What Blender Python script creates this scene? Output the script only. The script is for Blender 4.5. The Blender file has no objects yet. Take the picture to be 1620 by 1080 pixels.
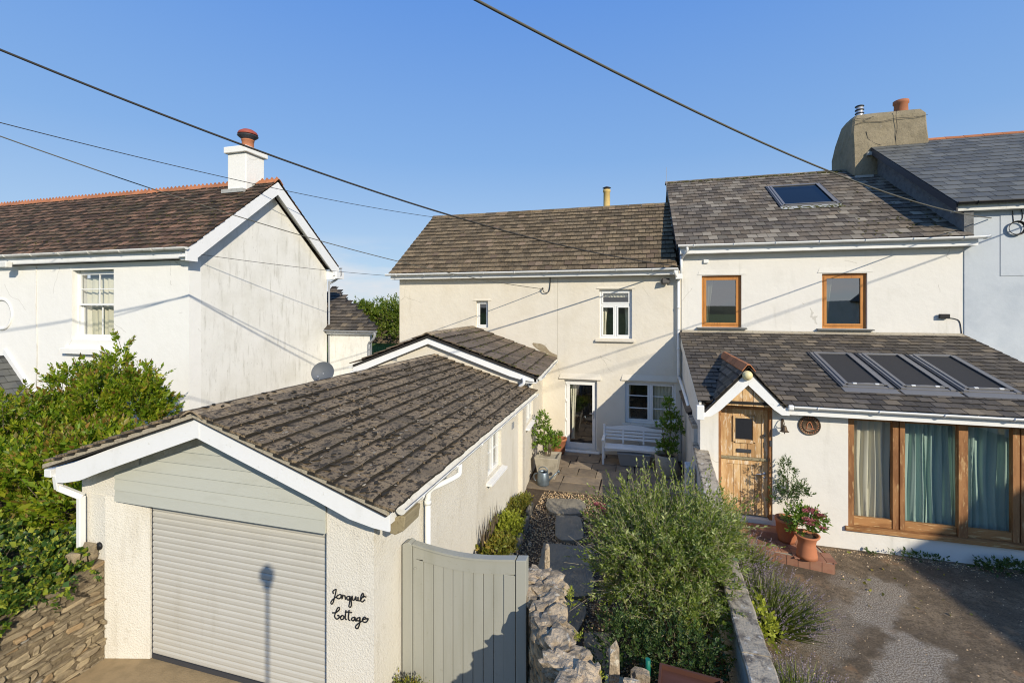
import bpy, math, random
import numpy as np
from mathutils import Vector, Matrix, noise as mnoise
R = math.radians
sc = bpy.context.scene
# ------------------------------------------------------------ camera, sky, sun, exposure
CAMH = 4.25
YAW = math.atan2(200, 722)
cam = bpy.data.cameras.new('camera'); camo = bpy.data.objects.new('camera', cam)
sc.collection.objects.link(camo); sc.camera = camo
camo.location = (0, 0, CAMH); camo.rotation_euler = (R(90), 0, YAW)
cam.sensor_width = 36.0; cam.lens = 36.0 * 722 / 1620; cam.shift_y = -55 / 1620
cam.clip_start = 0.05; cam.clip_end = 3000
SUN = Vector((-.763, .826, -.565)).normalized()          # direction the light travels
w = bpy.data.worlds.new('World'); sc.world = w; w.use_nodes = True
nt = w.node_tree; bg = nt.nodes['Background']
sky = nt.nodes.new('ShaderNodeTexSky'); sky.sky_type = 'NISHITA'; sky.sun_disc = False
sky.sun_elevation = R(26.7); sky.sun_rotation = math.atan2(-SUN.x, -SUN.y)
sky.altitude = 60; sky.air_density = 1.0; sky.dust_density = 0.25; sky.ozone_density = 2.2
def wn(t): return nt.nodes.new(t)
tc = wn('ShaderNodeTexCoord'); mp = wn('ShaderNodeMapping'); mp.inputs['Scale'].default_value = (1, 1, 4.2)
nz = wn('ShaderNodeTexNoise'); nz.inputs['Scale'].default_value = 3.6; nz.inputs['Detail'].default_value = 9; nz.inputs['Roughness'].default_value = .58
rp = wn('ShaderNodeValToRGB'); rp.color_ramp.elements[0].position = .38; rp.color_ramp.elements[1].position = .56
sx = wn('ShaderNodeSeparateXYZ'); rz = wn('ShaderNodeMapRange')
rz.inputs['From Min'].default_value = .03; rz.inputs['From Max'].default_value = .15; rz.inputs['To Min'].default_value = 1; rz.inputs['To Max'].default_value = 0.0
mu = wn('ShaderNodeMath'); mu.operation = 'MULTIPLY'; mx = wn('ShaderNodeMix'); mx.data_type = 'RGBA'
mx.inputs[7].default_value = (7.4, 7.6, 8.0, 1)
hz = wn('ShaderNodeMapRange'); hz.inputs['From Min'].default_value = -.02; hz.inputs['From Max'].default_value = .62
hz.inputs['To Min'].default_value = 0; hz.inputs['To Max'].default_value = 1
hr = wn('ShaderNodeValToRGB'); e_ = hr.color_ramp.elements; e_[0].position = .05; e_[0].color = (.54, .72, .90, 1); e_[1].position = .95; e_[1].color = (.13, .335, .86, 1)
e2 = hr.color_ramp.elements.new(.5); e2.color = (.255, .48, .88, 1)
hs_ = wn('ShaderNodeVectorMath'); hs_.operation = 'SCALE'; hs_.inputs['Scale'].default_value = 9.3
hm = wn('ShaderNodeMix'); hm.data_type = 'RGBA'; hm.inputs[0].default_value = .85
L = nt.links.new
L(tc.outputs['Generated'], mp.inputs[0]); L(mp.outputs[0], nz.inputs[0]); L(nz.outputs[0], rp.inputs[0])
L(tc.outputs['Generated'], sx.inputs[0]); L(sx.outputs[2], rz.inputs[0]); L(sx.outputs[2], hz.inputs[0])
L(rp.outputs[0], mu.inputs[0]); L(rz.outputs[0], mu.inputs[1])
L(sky.outputs[0], hm.inputs[6]); L(hz.outputs[0], hr.inputs[0]); L(hr.outputs[0], hs_.inputs[0]); L(hs_.outputs[0], hm.inputs[7])
L(hm.outputs[2], mx.inputs[6]); L(mu.outputs[0], mx.inputs[0]); L(mx.outputs[2], bg.inputs[0])
bg.inputs[1].default_value = 0.09
sl = bpy.data.lights.new('sun', 'SUN'); sl.energy = 4.2; sl.angle = R(.53); sl.color = (1, .91, .755)
so = bpy.data.objects.new('sun', sl); sc.collection.objects.link(so)
so.rotation_euler = SUN.to_track_quat('-Z', 'Y').to_euler(); so.location = (10, -12, 14)
sc.view_settings.view_transform = 'Standard'; sc.view_settings.look = 'None'; sc.view_settings.gamma = 1
sc.view_settings.exposure = 0.20; sc.view_settings.use_curve_mapping = False
sc.render.engine = 'CYCLES'; sc.cycles.filter_width = 1.1; sc.cycles.max_bounces = 6; sc.cycles.transparent_max_bounces = 12
sc.cycles.diffuse_bounces = 3; sc.cycles.glossy_bounces = 3; sc.cycles.caustics_reflective = False; sc.cycles.caustics_refractive = False

# ------------------------------------------------------------ helpers
WL = {}                                                # world location of every object made here
def V(*a): return Vector(a)
class F:                                               # a plane frame: a along u, b along v, c outward along n
    def __init__(s, o, u, v):
        s.o = Vector(o); s.u = Vector(u).normalized(); s.v = Vector(v).normalized(); s.n = s.u.cross(s.v)
    def p(s, a, b, c=0): return s.o + s.u*a + s.v*b + s.n*c
    def moved(s, a, b, c=0): return F(s.p(a, b, c), s.u, s.v)
def FRONT(x, y, z): return F((x, y, z), (1,0,0), (0,0,1))
def RIGHTF(x, y, z): return F((x, y, z), (0,1,0), (0,0,1))
def LEFTF(x, y, z): return F((x, y, z), (0,-1,0), (0,0,1))
GROUND = F((0,0,0), (1,0,0), (0,1,0))
def link(o): sc.collection.objects.link(o); return o
def empty(name, loc, label=None, cat=None, group=None):
    o = link(bpy.data.objects.new(name, None)); o.location = loc; o.empty_display_size = .2
    WL[o] = Vector(loc); tag(o, label, cat, group); return o
def tag(o, label=None, cat=None, group=None, kind=None):
    if label: o['label'] = label
    if cat: o['category'] = cat
    if group: o['group'] = group
    if kind: o['kind'] = kind
    return o
class MB:
    def __init__(s): s.v = []; s.f = []; s.m = []; s.sm = []
    def add(s, vs, fs, mi=0, smooth=False):
        k = len(s.v); s.v += [tuple(x) for x in vs]
        for f in fs: s.f.append(tuple(i+k for i in f)); s.m.append(mi); s.sm.append(smooth)
    def fbox(s, fr, a0, a1, b0, b1, c0, c1, mi=0):
        P = [fr.p(a, b, c) for c in (c0, c1) for b in (b0, b1) for a in (a0, a1)]
        s.add(P, [(0,2,3,1), (4,5,7,6), (0,1,5,4), (2,6,7,3), (0,4,6,2), (1,3,7,5)], mi)
    def box(s, x0, x1, y0, y1, z0, z1, mi=0): s.fbox(GROUND, x0, x1, y0, y1, z0, z1, mi)
    def fprism(s, fr, pts, c0, c1, mi=0):
        n = len(pts); P = [fr.p(a, b, c0) for a, b in pts] + [fr.p(a, b, c1) for a, b in pts]
        s.add(P, [tuple(range(n))[::-1], tuple(range(n, 2*n))] + [(i, (i+1) % n, n+(i+1) % n, n+i) for i in range(n)], mi)
    def quad(s, p, mi=0): s.add(p, [tuple(range(len(p)))], mi)
    def tube(s, pts, r, n=8, mi=0, caps=True, smooth=True):
        pts = [Vector(p) for p in pts]; m = len(pts); rr = r if isinstance(r, (list, tuple)) else [r]*m
        t0 = (pts[1]-pts[0]).normalized(); nn = t0.orthogonal().normalized(); vs = []
        for i, p in enumerate(pts):
            t = (pts[min(i+1, m-1)] - pts[max(i-1, 0)]).normalized()
            nn = (nn - t*nn.dot(t)).normalized(); b = t.cross(nn)
            for k in range(n):
                a = 2*math.pi*k/n; vs.append(p + (nn*math.cos(a) + b*math.sin(a))*rr[i])
        s.add(vs, [(i*n+k, i*n+(k+1) % n, (i+1)*n+(k+1) % n, (i+1)*n+k) for i in range(m-1) for k in range(n)], mi, smooth)
        if caps:
            k = len(s.v) - len(vs)
            s.f.append(tuple(k+j for j in range(n))[::-1]); s.m.append(mi); s.sm.append(False)
            s.f.append(tuple(k+(m-1)*n+j for j in range(n))); s.m.append(mi); s.sm.append(False)
    def lathe(s, prof, c, n=24, mi=0, smooth=True, ax=None):  # prof: (radius, height)
        c = Vector(c); A = ax or F((0,0,0), (1,0,0), (0,1,0)); vs = []
        for r_, h in prof:
            for k in range(n):
                a = 2*math.pi*k/n; vs.append(c + A.u*(r_*math.cos(a)) + A.v*(r_*math.sin(a)) + A.n*h)
        m = len(prof)
        s.add(vs, [(i*n+k, i*n+(k+1) % n, (i+1)*n+(k+1) % n, (i+1)*n+k) for i in range(m-1) for k in range(n)], mi, smooth)
    def ball(s, c, r, n=10, mi=0, sx=1, sy=1, sz=1):
        c = Vector(c); pr = []
        for i in range(n+1):
            t = -math.pi/2 + math.pi*i/n; pr.append((max(1e-4, math.cos(t)*r), math.sin(t)*r*sz))
        s.lathe(pr, c, 2*n, mi)
    def build(s, name, mats, parent=None, kind=None, bevel=0, rnd=False, base=False):
        A = np.array(s.v, dtype=float); lo = A.min(0); hi = A.max(0); o = Vector((lo+hi)/2)
        if parent is None or base: o.z = lo[2]
        me = bpy.data.meshes.new(name)
        me.from_pydata([tuple(x) for x in (A - np.array(o))], [], s.f)
        for m in (mats if isinstance(mats, (list, tuple)) else [mats]): me.materials.append(m)
        me.polygons.foreach_set('material_index', s.m); me.polygons.foreach_set('use_smooth', s.sm)
        if rnd:
            at = me.attributes.new('rnd', 'FLOAT', 'FACE')
            at.data.foreach_set('value', np.repeat(np.random.rand(len(s.f)//rnd+1), rnd)[:len(s.f)].astype(np.float32))
        me.update()
        ob = link(bpy.data.objects.new(name, me)); WL[ob] = o.copy()
        if parent is not None: ob.parent = parent; ob.location = o - WL[parent]
        else: ob.location = o
        if kind: ob['kind'] = kind
        if bevel:
            b = ob.modifiers.new('bevel', 'BEVEL'); b.width = bevel; b.segments = 2; b.limit_method = 'ANGLE'; b.angle_limit = R(35)
        return ob
def copy_tree(o, dloc, parent=None):
    c = link(o.copy()); WL[c] = WL[o] + Vector(dloc)
    if parent is not None: c.parent = parent
    else: c.location = o.location + Vector(dloc)
    for ch in list(o.children): copy_tree(ch, dloc, c)
    return c
def catmull(pts, k=5):
    P = [Vector(p) for p in pts]; P = [P[0]*2-P[1]] + P + [P[-1]*2-P[-2]]; out = []
    for i in range(1, len(P)-2):
        for j in range(k):
            t = j/k; a, b, c, d = P[i-1:i+3]
            out.append(.5*((2*b) + (c-a)*t + (2*a-5*b+4*c-d)*t*t + (3*b-a-3*c+d)*t**3))
    out.append(P[-2]); return out

# ------------------------------------------------------------ materials
def mat(name, col, rough=.85, layers=(), bump=(), rnd=0., metal=0., spec=.3, head=None, hue=None):
    m = bpy.data.materials.new(name); m.use_nodes = True; t = m.node_tree; N = t.nodes.new; K = t.links.new
    bs = t.nodes['Principled BSDF']; bs.inputs['Roughness'].default_value = rough; bs.inputs['Metallic'].default_value = metal
    bs.inputs['Specular IOR Level'].default_value = spec
    geo = N('ShaderNodeNewGeometry'); pos = geo.outputs['Position']
    def tex(kind, scale, sv):
        mp_ = N('ShaderNodeMapping'); mp_.inputs['Scale'].default_value = sv; K(pos, mp_.inputs[0])
        if kind == 'voronoi':
            n = N('ShaderNodeTexVoronoi'); n.inputs['Scale'].default_value = scale; K(mp_.outputs[0], n.inputs[0]); return n.outputs['Distance']
        if kind == 'crack':
            nd = N('ShaderNodeTexNoise'); nd.inputs['Scale'].default_value = 1.3; nd.inputs['Detail'].default_value = 5; K(mp_.outputs[0], nd.inputs[0])
            ad_ = N('ShaderNodeVectorMath'); ad_.operation = 'MULTIPLY_ADD'; K(nd.outputs['Color'], ad_.inputs[0]); ad_.inputs[1].default_value = (.5, .5, .5); K(mp_.outputs[0], ad_.inputs[2])
            n = N('ShaderNodeTexVoronoi'); n.feature = 'DISTANCE_TO_EDGE'; n.inputs['Scale'].default_value = scale; K(ad_.outputs[0], n.inputs[0])
            msk = N('ShaderNodeTexNoise'); msk.inputs['Scale'].default_value = .9; K(pos, msk.inputs[0]); m1 = N('ShaderNodeMath'); m1.operation = 'LESS_THAN'; m1.inputs[1].default_value = .0045; K(n.outputs['Distance'], m1.inputs[0])
            m2_ = N('ShaderNodeMath'); m2_.operation = 'GREATER_THAN'; m2_.inputs[1].default_value = .60; K(msk.outputs[0], m2_.inputs[0]); m3_ = N('ShaderNodeMath'); m3_.operation = 'MULTIPLY'; K(m1.outputs[0], m3_.inputs[0]); K(m2_.outputs[0], m3_.inputs[1]); return m3_.outputs[0]
        if kind == 'cell':
            n = N('ShaderNodeTexVoronoi'); n.inputs['Scale'].default_value = scale; K(mp_.outputs[0], n.inputs[0])
            s_ = N('ShaderNodeSeparateColor'); K(n.outputs['Color'], s_.inputs[0]); return s_.outputs[0]
        if kind == 'wave':
            n = N('ShaderNodeTexWave'); n.inputs['Scale'].default_value = scale; n.inputs['Distortion'].default_value = 6; n.inputs['Detail'].default_value = 3
            n.inputs['Detail Scale'].default_value = 1.5; K(mp_.outputs[0], n.inputs[0]); return n.outputs['Fac']
        n = N('ShaderNodeTexNoise'); n.inputs['Scale'].default_value = scale; n.inputs['Detail'].default_value = 6; n.inputs['Roughness'].default_value = .62
        K(mp_.outputs[0], n.inputs[0]); return n.outputs[0]
    rgb = N('ShaderNodeRGB'); rgb.outputs[0].default_value = (*col, 1); cur = rgb.outputs[0]
    for ly in layers:           # (kind, scale, lo, hi, colour, amount, stretch)
        kind, scale, lo, hi, c2, amt = ly[:6]; sv = ly[6] if len(ly) > 6 else (1, 1, 1)
        src = tex(kind, scale, sv); mr = N('ShaderNodeMapRange'); mr.interpolation_type = 'SMOOTHSTEP'
        mr.inputs['From Min'].default_value = lo; mr.inputs['From Max'].default_value = hi
        mr.inputs['To Max'].default_value = amt; K(src, mr.inputs[0])
        mix = N('ShaderNodeMix'); mix.data_type = 'RGBA'; K(mr.outputs[0], mix.inputs[0]); K(cur, mix.inputs[6]); mix.inputs[7].default_value = (*c2, 1); cur = mix.outputs[2]
    if head:                    # dirt that gathers where a tile dives under the one above
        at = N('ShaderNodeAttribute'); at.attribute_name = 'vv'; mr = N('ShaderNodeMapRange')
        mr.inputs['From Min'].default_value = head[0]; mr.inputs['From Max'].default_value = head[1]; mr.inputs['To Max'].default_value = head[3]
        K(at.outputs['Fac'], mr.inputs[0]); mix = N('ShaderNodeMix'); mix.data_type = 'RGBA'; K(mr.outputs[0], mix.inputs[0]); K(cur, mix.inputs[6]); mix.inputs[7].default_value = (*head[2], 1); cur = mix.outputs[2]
    if rnd or hue:
        oi = N('ShaderNodeObjectInfo'); at = N('ShaderNodeAttribute'); at.attribute_name = 'rnd'
        ad = N('ShaderNodeMath'); ad.operation = 'ADD'; K(oi.outputs['Random'], ad.inputs[0]); K(at.outputs['Fac'], ad.inputs[1])
        fr_ = N('ShaderNodeMath'); fr_.operation = 'FRACT'; K(ad.outputs[0], fr_.inputs[0])
        if hue:                 # random colour choice per piece: (lo, hi, colour)
            for lo, hi, c2, amt in hue:
                mr = N('ShaderNodeMapRange'); mr.inputs['From Min'].default_value = lo; mr.inputs['From Max'].default_value = hi; mr.inputs['To Max'].default_value = amt
                K(fr_.outputs[0], mr.inputs[0]); mix = N('ShaderNodeMix'); mix.data_type = 'RGBA'; K(mr.outputs[0], mix.inputs[0]); K(cur, mix.inputs[6]); mix.inputs[7].default_value = (*c2, 1); cur = mix.outputs[2]
        if rnd:
            m2 = N('ShaderNodeMath'); m2.operation = 'MULTIPLY'; K(fr_.outputs[0], m2.inputs[0]); m2.inputs[1].default_value = 7.31
            f2 = N('ShaderNodeMath'); f2.operation = 'FRACT'; K(m2.outputs[0], f2.inputs[0])
            mr = N('ShaderNodeMapRange'); mr.inputs['To Min'].default_value = 1-rnd; mr.inputs['To Max'].default_value = 1+rnd; K(f2.outputs[0], mr.inputs[0])
            mm = N('ShaderNodeMix'); mm.data_type = 'RGBA'; mm.blend_type = 'MULTIPLY'; mm.inputs[0].default_value = 1; K(cur, mm.inputs[6]); K(mr.outputs[0], mm.inputs[7]); cur = mm.outputs[2]
    K(cur, bs.inputs['Base Color'])
    prev = None
    for kind, scale, strength, dist, *sv in bump:
        b = N('ShaderNodeBump'); b.inputs['Strength'].default_value = strength; b.inputs['Distance'].default_value = dist
        K(tex(kind, scale, sv[0] if sv else (1, 1, 1)), b.inputs['Height'])
        if prev: K(prev, b.inputs['Normal'])
        prev = b.outputs[0]
    if prev: K(prev, bs.inputs['Normal'])
    m.diffuse_color = (*col, 1)
    return m
def leafmat(name, c1, c2, c3, trans=.25, rough=.45):
    m = mat(name, c1, rough, [('noise', 1.7, .35, .7, c2, .8)], rnd=.3, hue=[(.55, 1.0, c3, .8)], spec=.4)
    t = m.node_tree; bs = t.nodes['Principled BSDF']; out = t.nodes['Material Output']
    tr = t.nodes.new('ShaderNodeBsdfTranslucent'); mx_ = t.nodes.new('ShaderNodeMixShader'); mx_.inputs[0].default_value = trans
    src = bs.inputs['Base Color'].links[0].from_socket
    ml = t.nodes.new('ShaderNodeMix'); ml.data_type = 'RGBA'; ml.blend_type = 'MULTIPLY'; ml.inputs[0].default_value = 1; ml.inputs[7].default_value = (1.5, 1.6, .7, 1)
    t.links.new(src, ml.inputs[6]); t.links.new(ml.outputs[2], tr.inputs[0])
    t.links.new(bs.outputs[0], mx_.inputs[1]); t.links.new(tr.outputs[0], mx_.inputs[2]); t.links.new(mx_.outputs[0], out.inputs[0])
    return m
def glassmat(name, tint=(.93, .95, .95), refl=.9, f0=.16):
    m = bpy.data.materials.new(name); m.use_nodes = True; t = m.node_tree; t.nodes.remove(t.nodes['Principled BSDF'])
    out = t.nodes['Material Output']; g = t.nodes.new('ShaderNodeBsdfGlossy'); g.inputs['Roughness'].default_value = .015; g.inputs[0].default_value = (refl, refl, refl, 1)
    tr = t.nodes.new('ShaderNodeBsdfTransparent'); tr.inputs[0].default_value = (*tint, 1)
    ge = t.nodes.new('ShaderNodeNewGeometry'); dt = t.nodes.new('ShaderNodeVectorMath'); dt.operation = 'DOT_PRODUCT'; t.links.new(ge.outputs['Normal'], dt.inputs[0]); t.links.new(ge.outputs['Incoming'], dt.inputs[1])
    ab = t.nodes.new('ShaderNodeMath'); ab.operation = 'ABSOLUTE'; t.links.new(dt.outputs['Value'], ab.inputs[0]); iv = t.nodes.new('ShaderNodeMath'); iv.operation = 'SUBTRACT'; iv.inputs[0].default_value = 1; t.links.new(ab.outputs[0], iv.inputs[1])
    pw = t.nodes.new('ShaderNodeMath'); pw.operation = 'POWER'; pw.inputs[1].default_value = 3.5; t.links.new(iv.outputs[0], pw.inputs[0]); f = t.nodes.new('ShaderNodeMapRange'); f.inputs['To Min'].default_value = f0; f.inputs['To Max'].default_value = 1; t.links.new(pw.outputs[0], f.inputs[0]); mx_ = t.nodes.new('ShaderNodeMixShader')
    t.links.new(f.outputs[0], mx_.inputs[0]); t.links.new(tr.outputs[0], mx_.inputs[1]); t.links.new(g.outputs[0], mx_.inputs[2]); t.links.new(mx_.outputs[0], out.inputs[0])
    return m
Z3 = (1, 1, .14)
m_garage = mat('cream_pebbledash', (.72, .68, .585), .9, [('noise', 1.3, .45, .75, (.60, .54, .42), .45), ('noise', 9, .60, .72, (.48, .43, .33), .4), ('noise', 3, .52, .72, (.46, .41, .31), .45, Z3), ('noise', 55, .62, .7, (.42, .38, .3), .4)],
               [('noise', 62, .8, .012), ('voronoi', 40, .35, .008), ('noise', 3, .3, .02)])
m_cottage = mat('cream_render', (.70, .645, .535), .9, [('noise', 1.1, .42, .72, (.60, .535, .41), .5), ('noise', .6, .5, .7, (.62, .58, .50), .5), ('crack', .8, 0, 1, (.40, .36, .28), .6), ('noise', 4, .58, .78, (.48, .42, .31), .45, Z3), ('noise', 26, .66, .74, (.44, .38, .28), .35)],
               [('noise', 2.2, .45, .04), ('noise', 9, .25, .02), ('noise', 70, .35, .004)])
m_white = mat('white_render', (.74, .71, .64), .88, [('noise', 1.6, .45, .8, (.62, .59, .52), .5), ('crack', .7, 0, 1, (.42, .39, .33), .55), ('noise', 3.5, .56, .8, (.44, .42, .35), .5, Z3), ('noise', 28, .68, .74, (.42, .39, .32), .4)],
               [('noise', 3, .35, .03), ('noise', 40, .25, .004)])
m_leftwall = mat('old_white_render', (.81, .795, .74), .9, [('noise', 2.2, .45, .8, (.76, .74, .67), .4), ('crack', .6, 0, 1, (.5, .48, .42), .5), ('noise', 4, .6, .85, (.66, .64, .56), .3, Z3), ('noise', 30, .68, .74, (.5, .47, .4), .4)], [('noise', 3, .35, .03), ('noise', 45, .3, .005)])
m_gablewall = mat('stained_white_render', (.77, .755, .695), .9, [('noise', 1.3, .4, .75, (.60, .58, .50), .6), ('noise', 9, .5, .82, (.36, .34, .27), .62, (1, 1, .16)), ('noise', 30, .60, .74, (.36, .34, .27), .55, (1, 1, .3)), ('noise', .7, .5, .75, (.60, .58, .51), .4)],
               [('noise', 3, .35, .03), ('noise', 45, .35, .006)])
m_blue = mat('pale_blue_render', (.50, .535, .56), .88, [('noise', 1.2, .4, .7, (.41, .45, .485), .8), ('noise', 7, .55, .7, (.55, .58, .60), .4), ('noise', 5, .6, .8, (.40, .43, .46), .35, Z3)], [('noise', 3, .3, .03), ('noise', 50, .2, .004)])
m_upvc = mat('white_upvc', (.80, .80, .77), .38, [('noise', 4, .55, .8, (.60, .58, .52), .4), ('noise', 18, .64, .74, (.5, .48, .4), .35)], spec=.5)
m_board = mat('white_fascia_board', (.80, .80, .78), .5, [('noise', 3, .5, .8, (.60, .59, .53), .45, (1, 1, .5)), ('noise', 13, .62, .74, (.5, .49, .4), .45), ('noise', 50, .68, .74, (.35, .33, .27), .4)], [('noise', 30, .08, .002)])
m_dirtwhite = mat('weathered_white_paint', (.70, .69, .64), .6, [('noise', 7, .5, .72, (.38, .36, .3), .55)])
m_greyg = mat('grey_gutter_plastic', (.32, .33, .34), .4)
m_slat = mat('cream_roller_slat', (.50, .482, .425), .45, [('noise', 2, .4, .8, (.45, .425, .36), .5), ('noise', 6, .55, .8, (.38, .355, .29), .4, Z3), ('noise', 30, .66, .74, (.36, .33, .27), .3)], rnd=.02)
m_sage = mat('sage_grey_paint', (.48, .485, .42), .6, [('noise', 12, .5, .75, (.42, .42, .355), .5, (.25, 1, 1)), ('noise', 40, .7, .78, (.3, .28, .22), .3)], [('noise', 18, .25, .004, (.2, 1, 1))], rnd=.04)
m_gatep = mat('grey_green_gate_paint', (.355, .35, .295), .5, [('noise', 5, .45, .75, (.29, .285, .225), .6, Z3), ('noise', 22, .62, .72, (.25, .24, .18), .4)], [('noise', 20, .12, .003, (1, 1, .2))], rnd=.02)
m_darkgrey = mat('dark_grey_metal', (.05, .052, .058), .5)
m_black = mat('black_iron', (.012, .012, .013), .5)
m_cable = mat('black_cable', (.03, .028, .026), .7)
# roofs
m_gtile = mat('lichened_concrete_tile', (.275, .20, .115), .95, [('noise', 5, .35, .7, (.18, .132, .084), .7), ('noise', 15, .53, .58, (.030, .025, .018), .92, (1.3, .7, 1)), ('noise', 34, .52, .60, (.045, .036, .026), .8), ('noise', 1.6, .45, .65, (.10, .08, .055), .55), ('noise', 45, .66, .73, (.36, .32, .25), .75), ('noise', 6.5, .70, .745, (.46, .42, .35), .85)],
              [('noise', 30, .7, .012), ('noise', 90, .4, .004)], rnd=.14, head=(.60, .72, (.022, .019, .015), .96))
m_mtile = mat('brown_concrete_tile', (.175, .13, .088), .95, [('noise', 7, .42, .68, (.085, .068, .052), .7), ('noise', 38, .58, .66, (.04, .034, .026), .7), ('noise', 4, .60, .72, (.12, .11, .045), .6), ('noise', 30, .72, .76, (.30, .27, .2), .7)],
              [('noise', 30, .6, .01)], rnd=.25, head=(.66, .79, (.03, .025, .02), .85))
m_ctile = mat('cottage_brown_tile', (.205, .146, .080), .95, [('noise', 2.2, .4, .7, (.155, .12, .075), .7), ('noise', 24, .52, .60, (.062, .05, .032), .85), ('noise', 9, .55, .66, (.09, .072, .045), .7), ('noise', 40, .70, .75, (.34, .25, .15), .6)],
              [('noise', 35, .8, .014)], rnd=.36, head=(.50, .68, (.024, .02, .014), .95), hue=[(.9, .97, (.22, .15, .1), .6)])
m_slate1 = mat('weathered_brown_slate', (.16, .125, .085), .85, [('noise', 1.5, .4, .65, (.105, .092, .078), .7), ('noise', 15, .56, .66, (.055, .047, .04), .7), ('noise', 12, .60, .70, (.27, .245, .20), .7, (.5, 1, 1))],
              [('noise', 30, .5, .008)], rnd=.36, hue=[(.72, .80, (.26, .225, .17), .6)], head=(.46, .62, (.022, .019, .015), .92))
m_slate2 = mat('dark_mossy_slate', (.112, .092, .068), .82, [('noise', 2, .4, .65, (.07, .062, .055), .7), ('noise', 17, .56, .66, (.04, .035, .030), .7), ('noise', 9, .60, .72, (.19, .165, .13), .7)],
              [('noise', 30, .5, .008)], rnd=.42, hue=[(.78, .84, (.20, .155, .10), .6)], head=(.46, .62, (.018, .015, .012), .92))
m_slate3 = mat('blue_grey_slate', (.112, .112, .100), .6, [('noise', 3, .45, .7, (.072, .078, .082), .7), ('noise', 20, .62, .74, (.14, .145, .145), .5)], [('noise', 20, .3, .005)], rnd=.24, head=(.5, .62, (.03, .03, .028), .85))
m_redtile = mat('red_brown_tile', (.17, .095, .055), .92, [('noise', 6, .45, .62, (.045, .034, .022), .92), ('noise', 1.8, .40, .62, (.058, .046, .024), .75), ('noise', 26, .66, .72, (.24, .15, .10), .8)],
              [('noise', 30, .6, .01)], rnd=.50, hue=[(.8, .88, (.22, .12, .075), .6)], head=(.50, .66, (.02, .015, .012), .95))
m_terra = mat('terracotta_ridge', (.42, .16, .065), .85, [('noise', 9, .5, .7, (.24, .10, .055), .7), ('noise', 14, .64, .72, (.5, .38, .27), .7)], [('noise', 30, .3, .006)], rnd=.18)
m_pot = mat('terracotta_pot', (.43, .165, .08), .8, [('noise', 8, .5, .75, (.30, .13, .075), .6), ('noise', 14, .66, .74, (.5, .36, .26), .5)], [('noise', 30, .15, .004)], rnd=.1)
m_mortar = mat('lime_mortar', (.40, .35, .26), .95, [('noise', 20, .5, .7, (.2, .17, .12), .7)], [('noise', 40, .8, .01)])
m_ridge = mat('tan_ridge_tile', (.33, .25, .155), .95, [('noise', 9, .45, .62, (.13, .10, .065), .8), ('noise', 20, .6, .7, (.48, .42, .30), .7), ('noise', 30, .6, .68, (.05, .04, .03), .7)], [('noise', 30, .8, .014)], rnd=.2)
m_paleline = mat('weathered_pale_cable', (.10, .095, .075), .7)
m_joint = mat('mossy_tile_edge', (.035, .029, .020), 1, [('noise', 12, .5, .7, (.075, .06, .04), .6)])
m_moss = mat('roof_moss', (.095, .095, .030), 1, [('noise', 30, .4, .7, (.045, .04, .018), .8)], [('noise', 80, .8, .02)])
m_felt = mat('roof_underlay', (.03, .027, .024), .95)
m_lead = mat('lead_flashing', (.40, .40, .37), .6, [('noise', 12, .5, .7, (.2, .2, .18), .6)], [('noise', 15, .3, .01)])
m_stack = mat('roughcast_chimney', (.30, .25, .165), .95, [('noise', 26, .56, .66, (.13, .11, .075), .7), ('noise', 2.4, .4, .7, (.21, .175, .115), .8), ('noise', 14, .62, .72, (.12, .10, .075), .6), ('noise', 5, .62, .75, (.35, .31, .24), .5)],
              [('noise', 5, .7, .05), ('noise', 50, .8, .014)])
# wood
m_oakwin = mat('varnished_orange_wood', (.52, .22, .050), .45, [('noise', 6, .4, .7, (.38, .15, .035), .7, (1, 1, .15)), ('noise', 40, .5, .7, (.2, .075, .025), .5, (1, 1, .08))], spec=.4)
m_peel = mat('peeling_varnished_wood', (.62, .41, .20), .75, [('noise', 7, .40, .62, (.40, .21, .08), .75, (1, 1, .22)), ('noise', 34, .53, .62, (.72, .58, .41), .85, (1, 1, .16)), ('noise', 22, .62, .70, (.17, .08, .035), .7, (1, 1, .12))],
              [('noise', 40, .4, .005, (1, 1, .12))], rnd=.12)
m_framew = mat('worn_brown_frame', (.34, .165, .065), .7, [('noise', 7, .42, .62, (.19, .08, .03), .8, (1, 1, .2)), ('noise', 34, .56, .66, (.55, .36, .17), .75, (1, 1, .14))], [('noise', 40, .5, .006, (1, 1, .12))], rnd=.1)
m_framer = mat('worn_brown_rail', (.38, .19, .07), .7, [('noise', 7, .42, .62, (.21, .09, .03), .8, (.2, 1, 1)), ('noise', 34, .56, .66, (.60, .42, .2), .75, (.14, 1, 1))], [('noise', 40, .5, .006, (.12, 1, 1))], rnd=.1)
m_brown = mat('dark_brown_wood', (.09, .042, .022), .7, [('noise', 12, .5, .7, (.05, .025, .015), .6)])
m_oldwood = mat('grey_rotten_timber', (.30, .25, .15), .9, [('noise', 25, .5, .7, (.13, .10, .06), .8, (1, .12, 1))], [('noise', 30, .6, .01, (1, .12, 1))])
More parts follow.
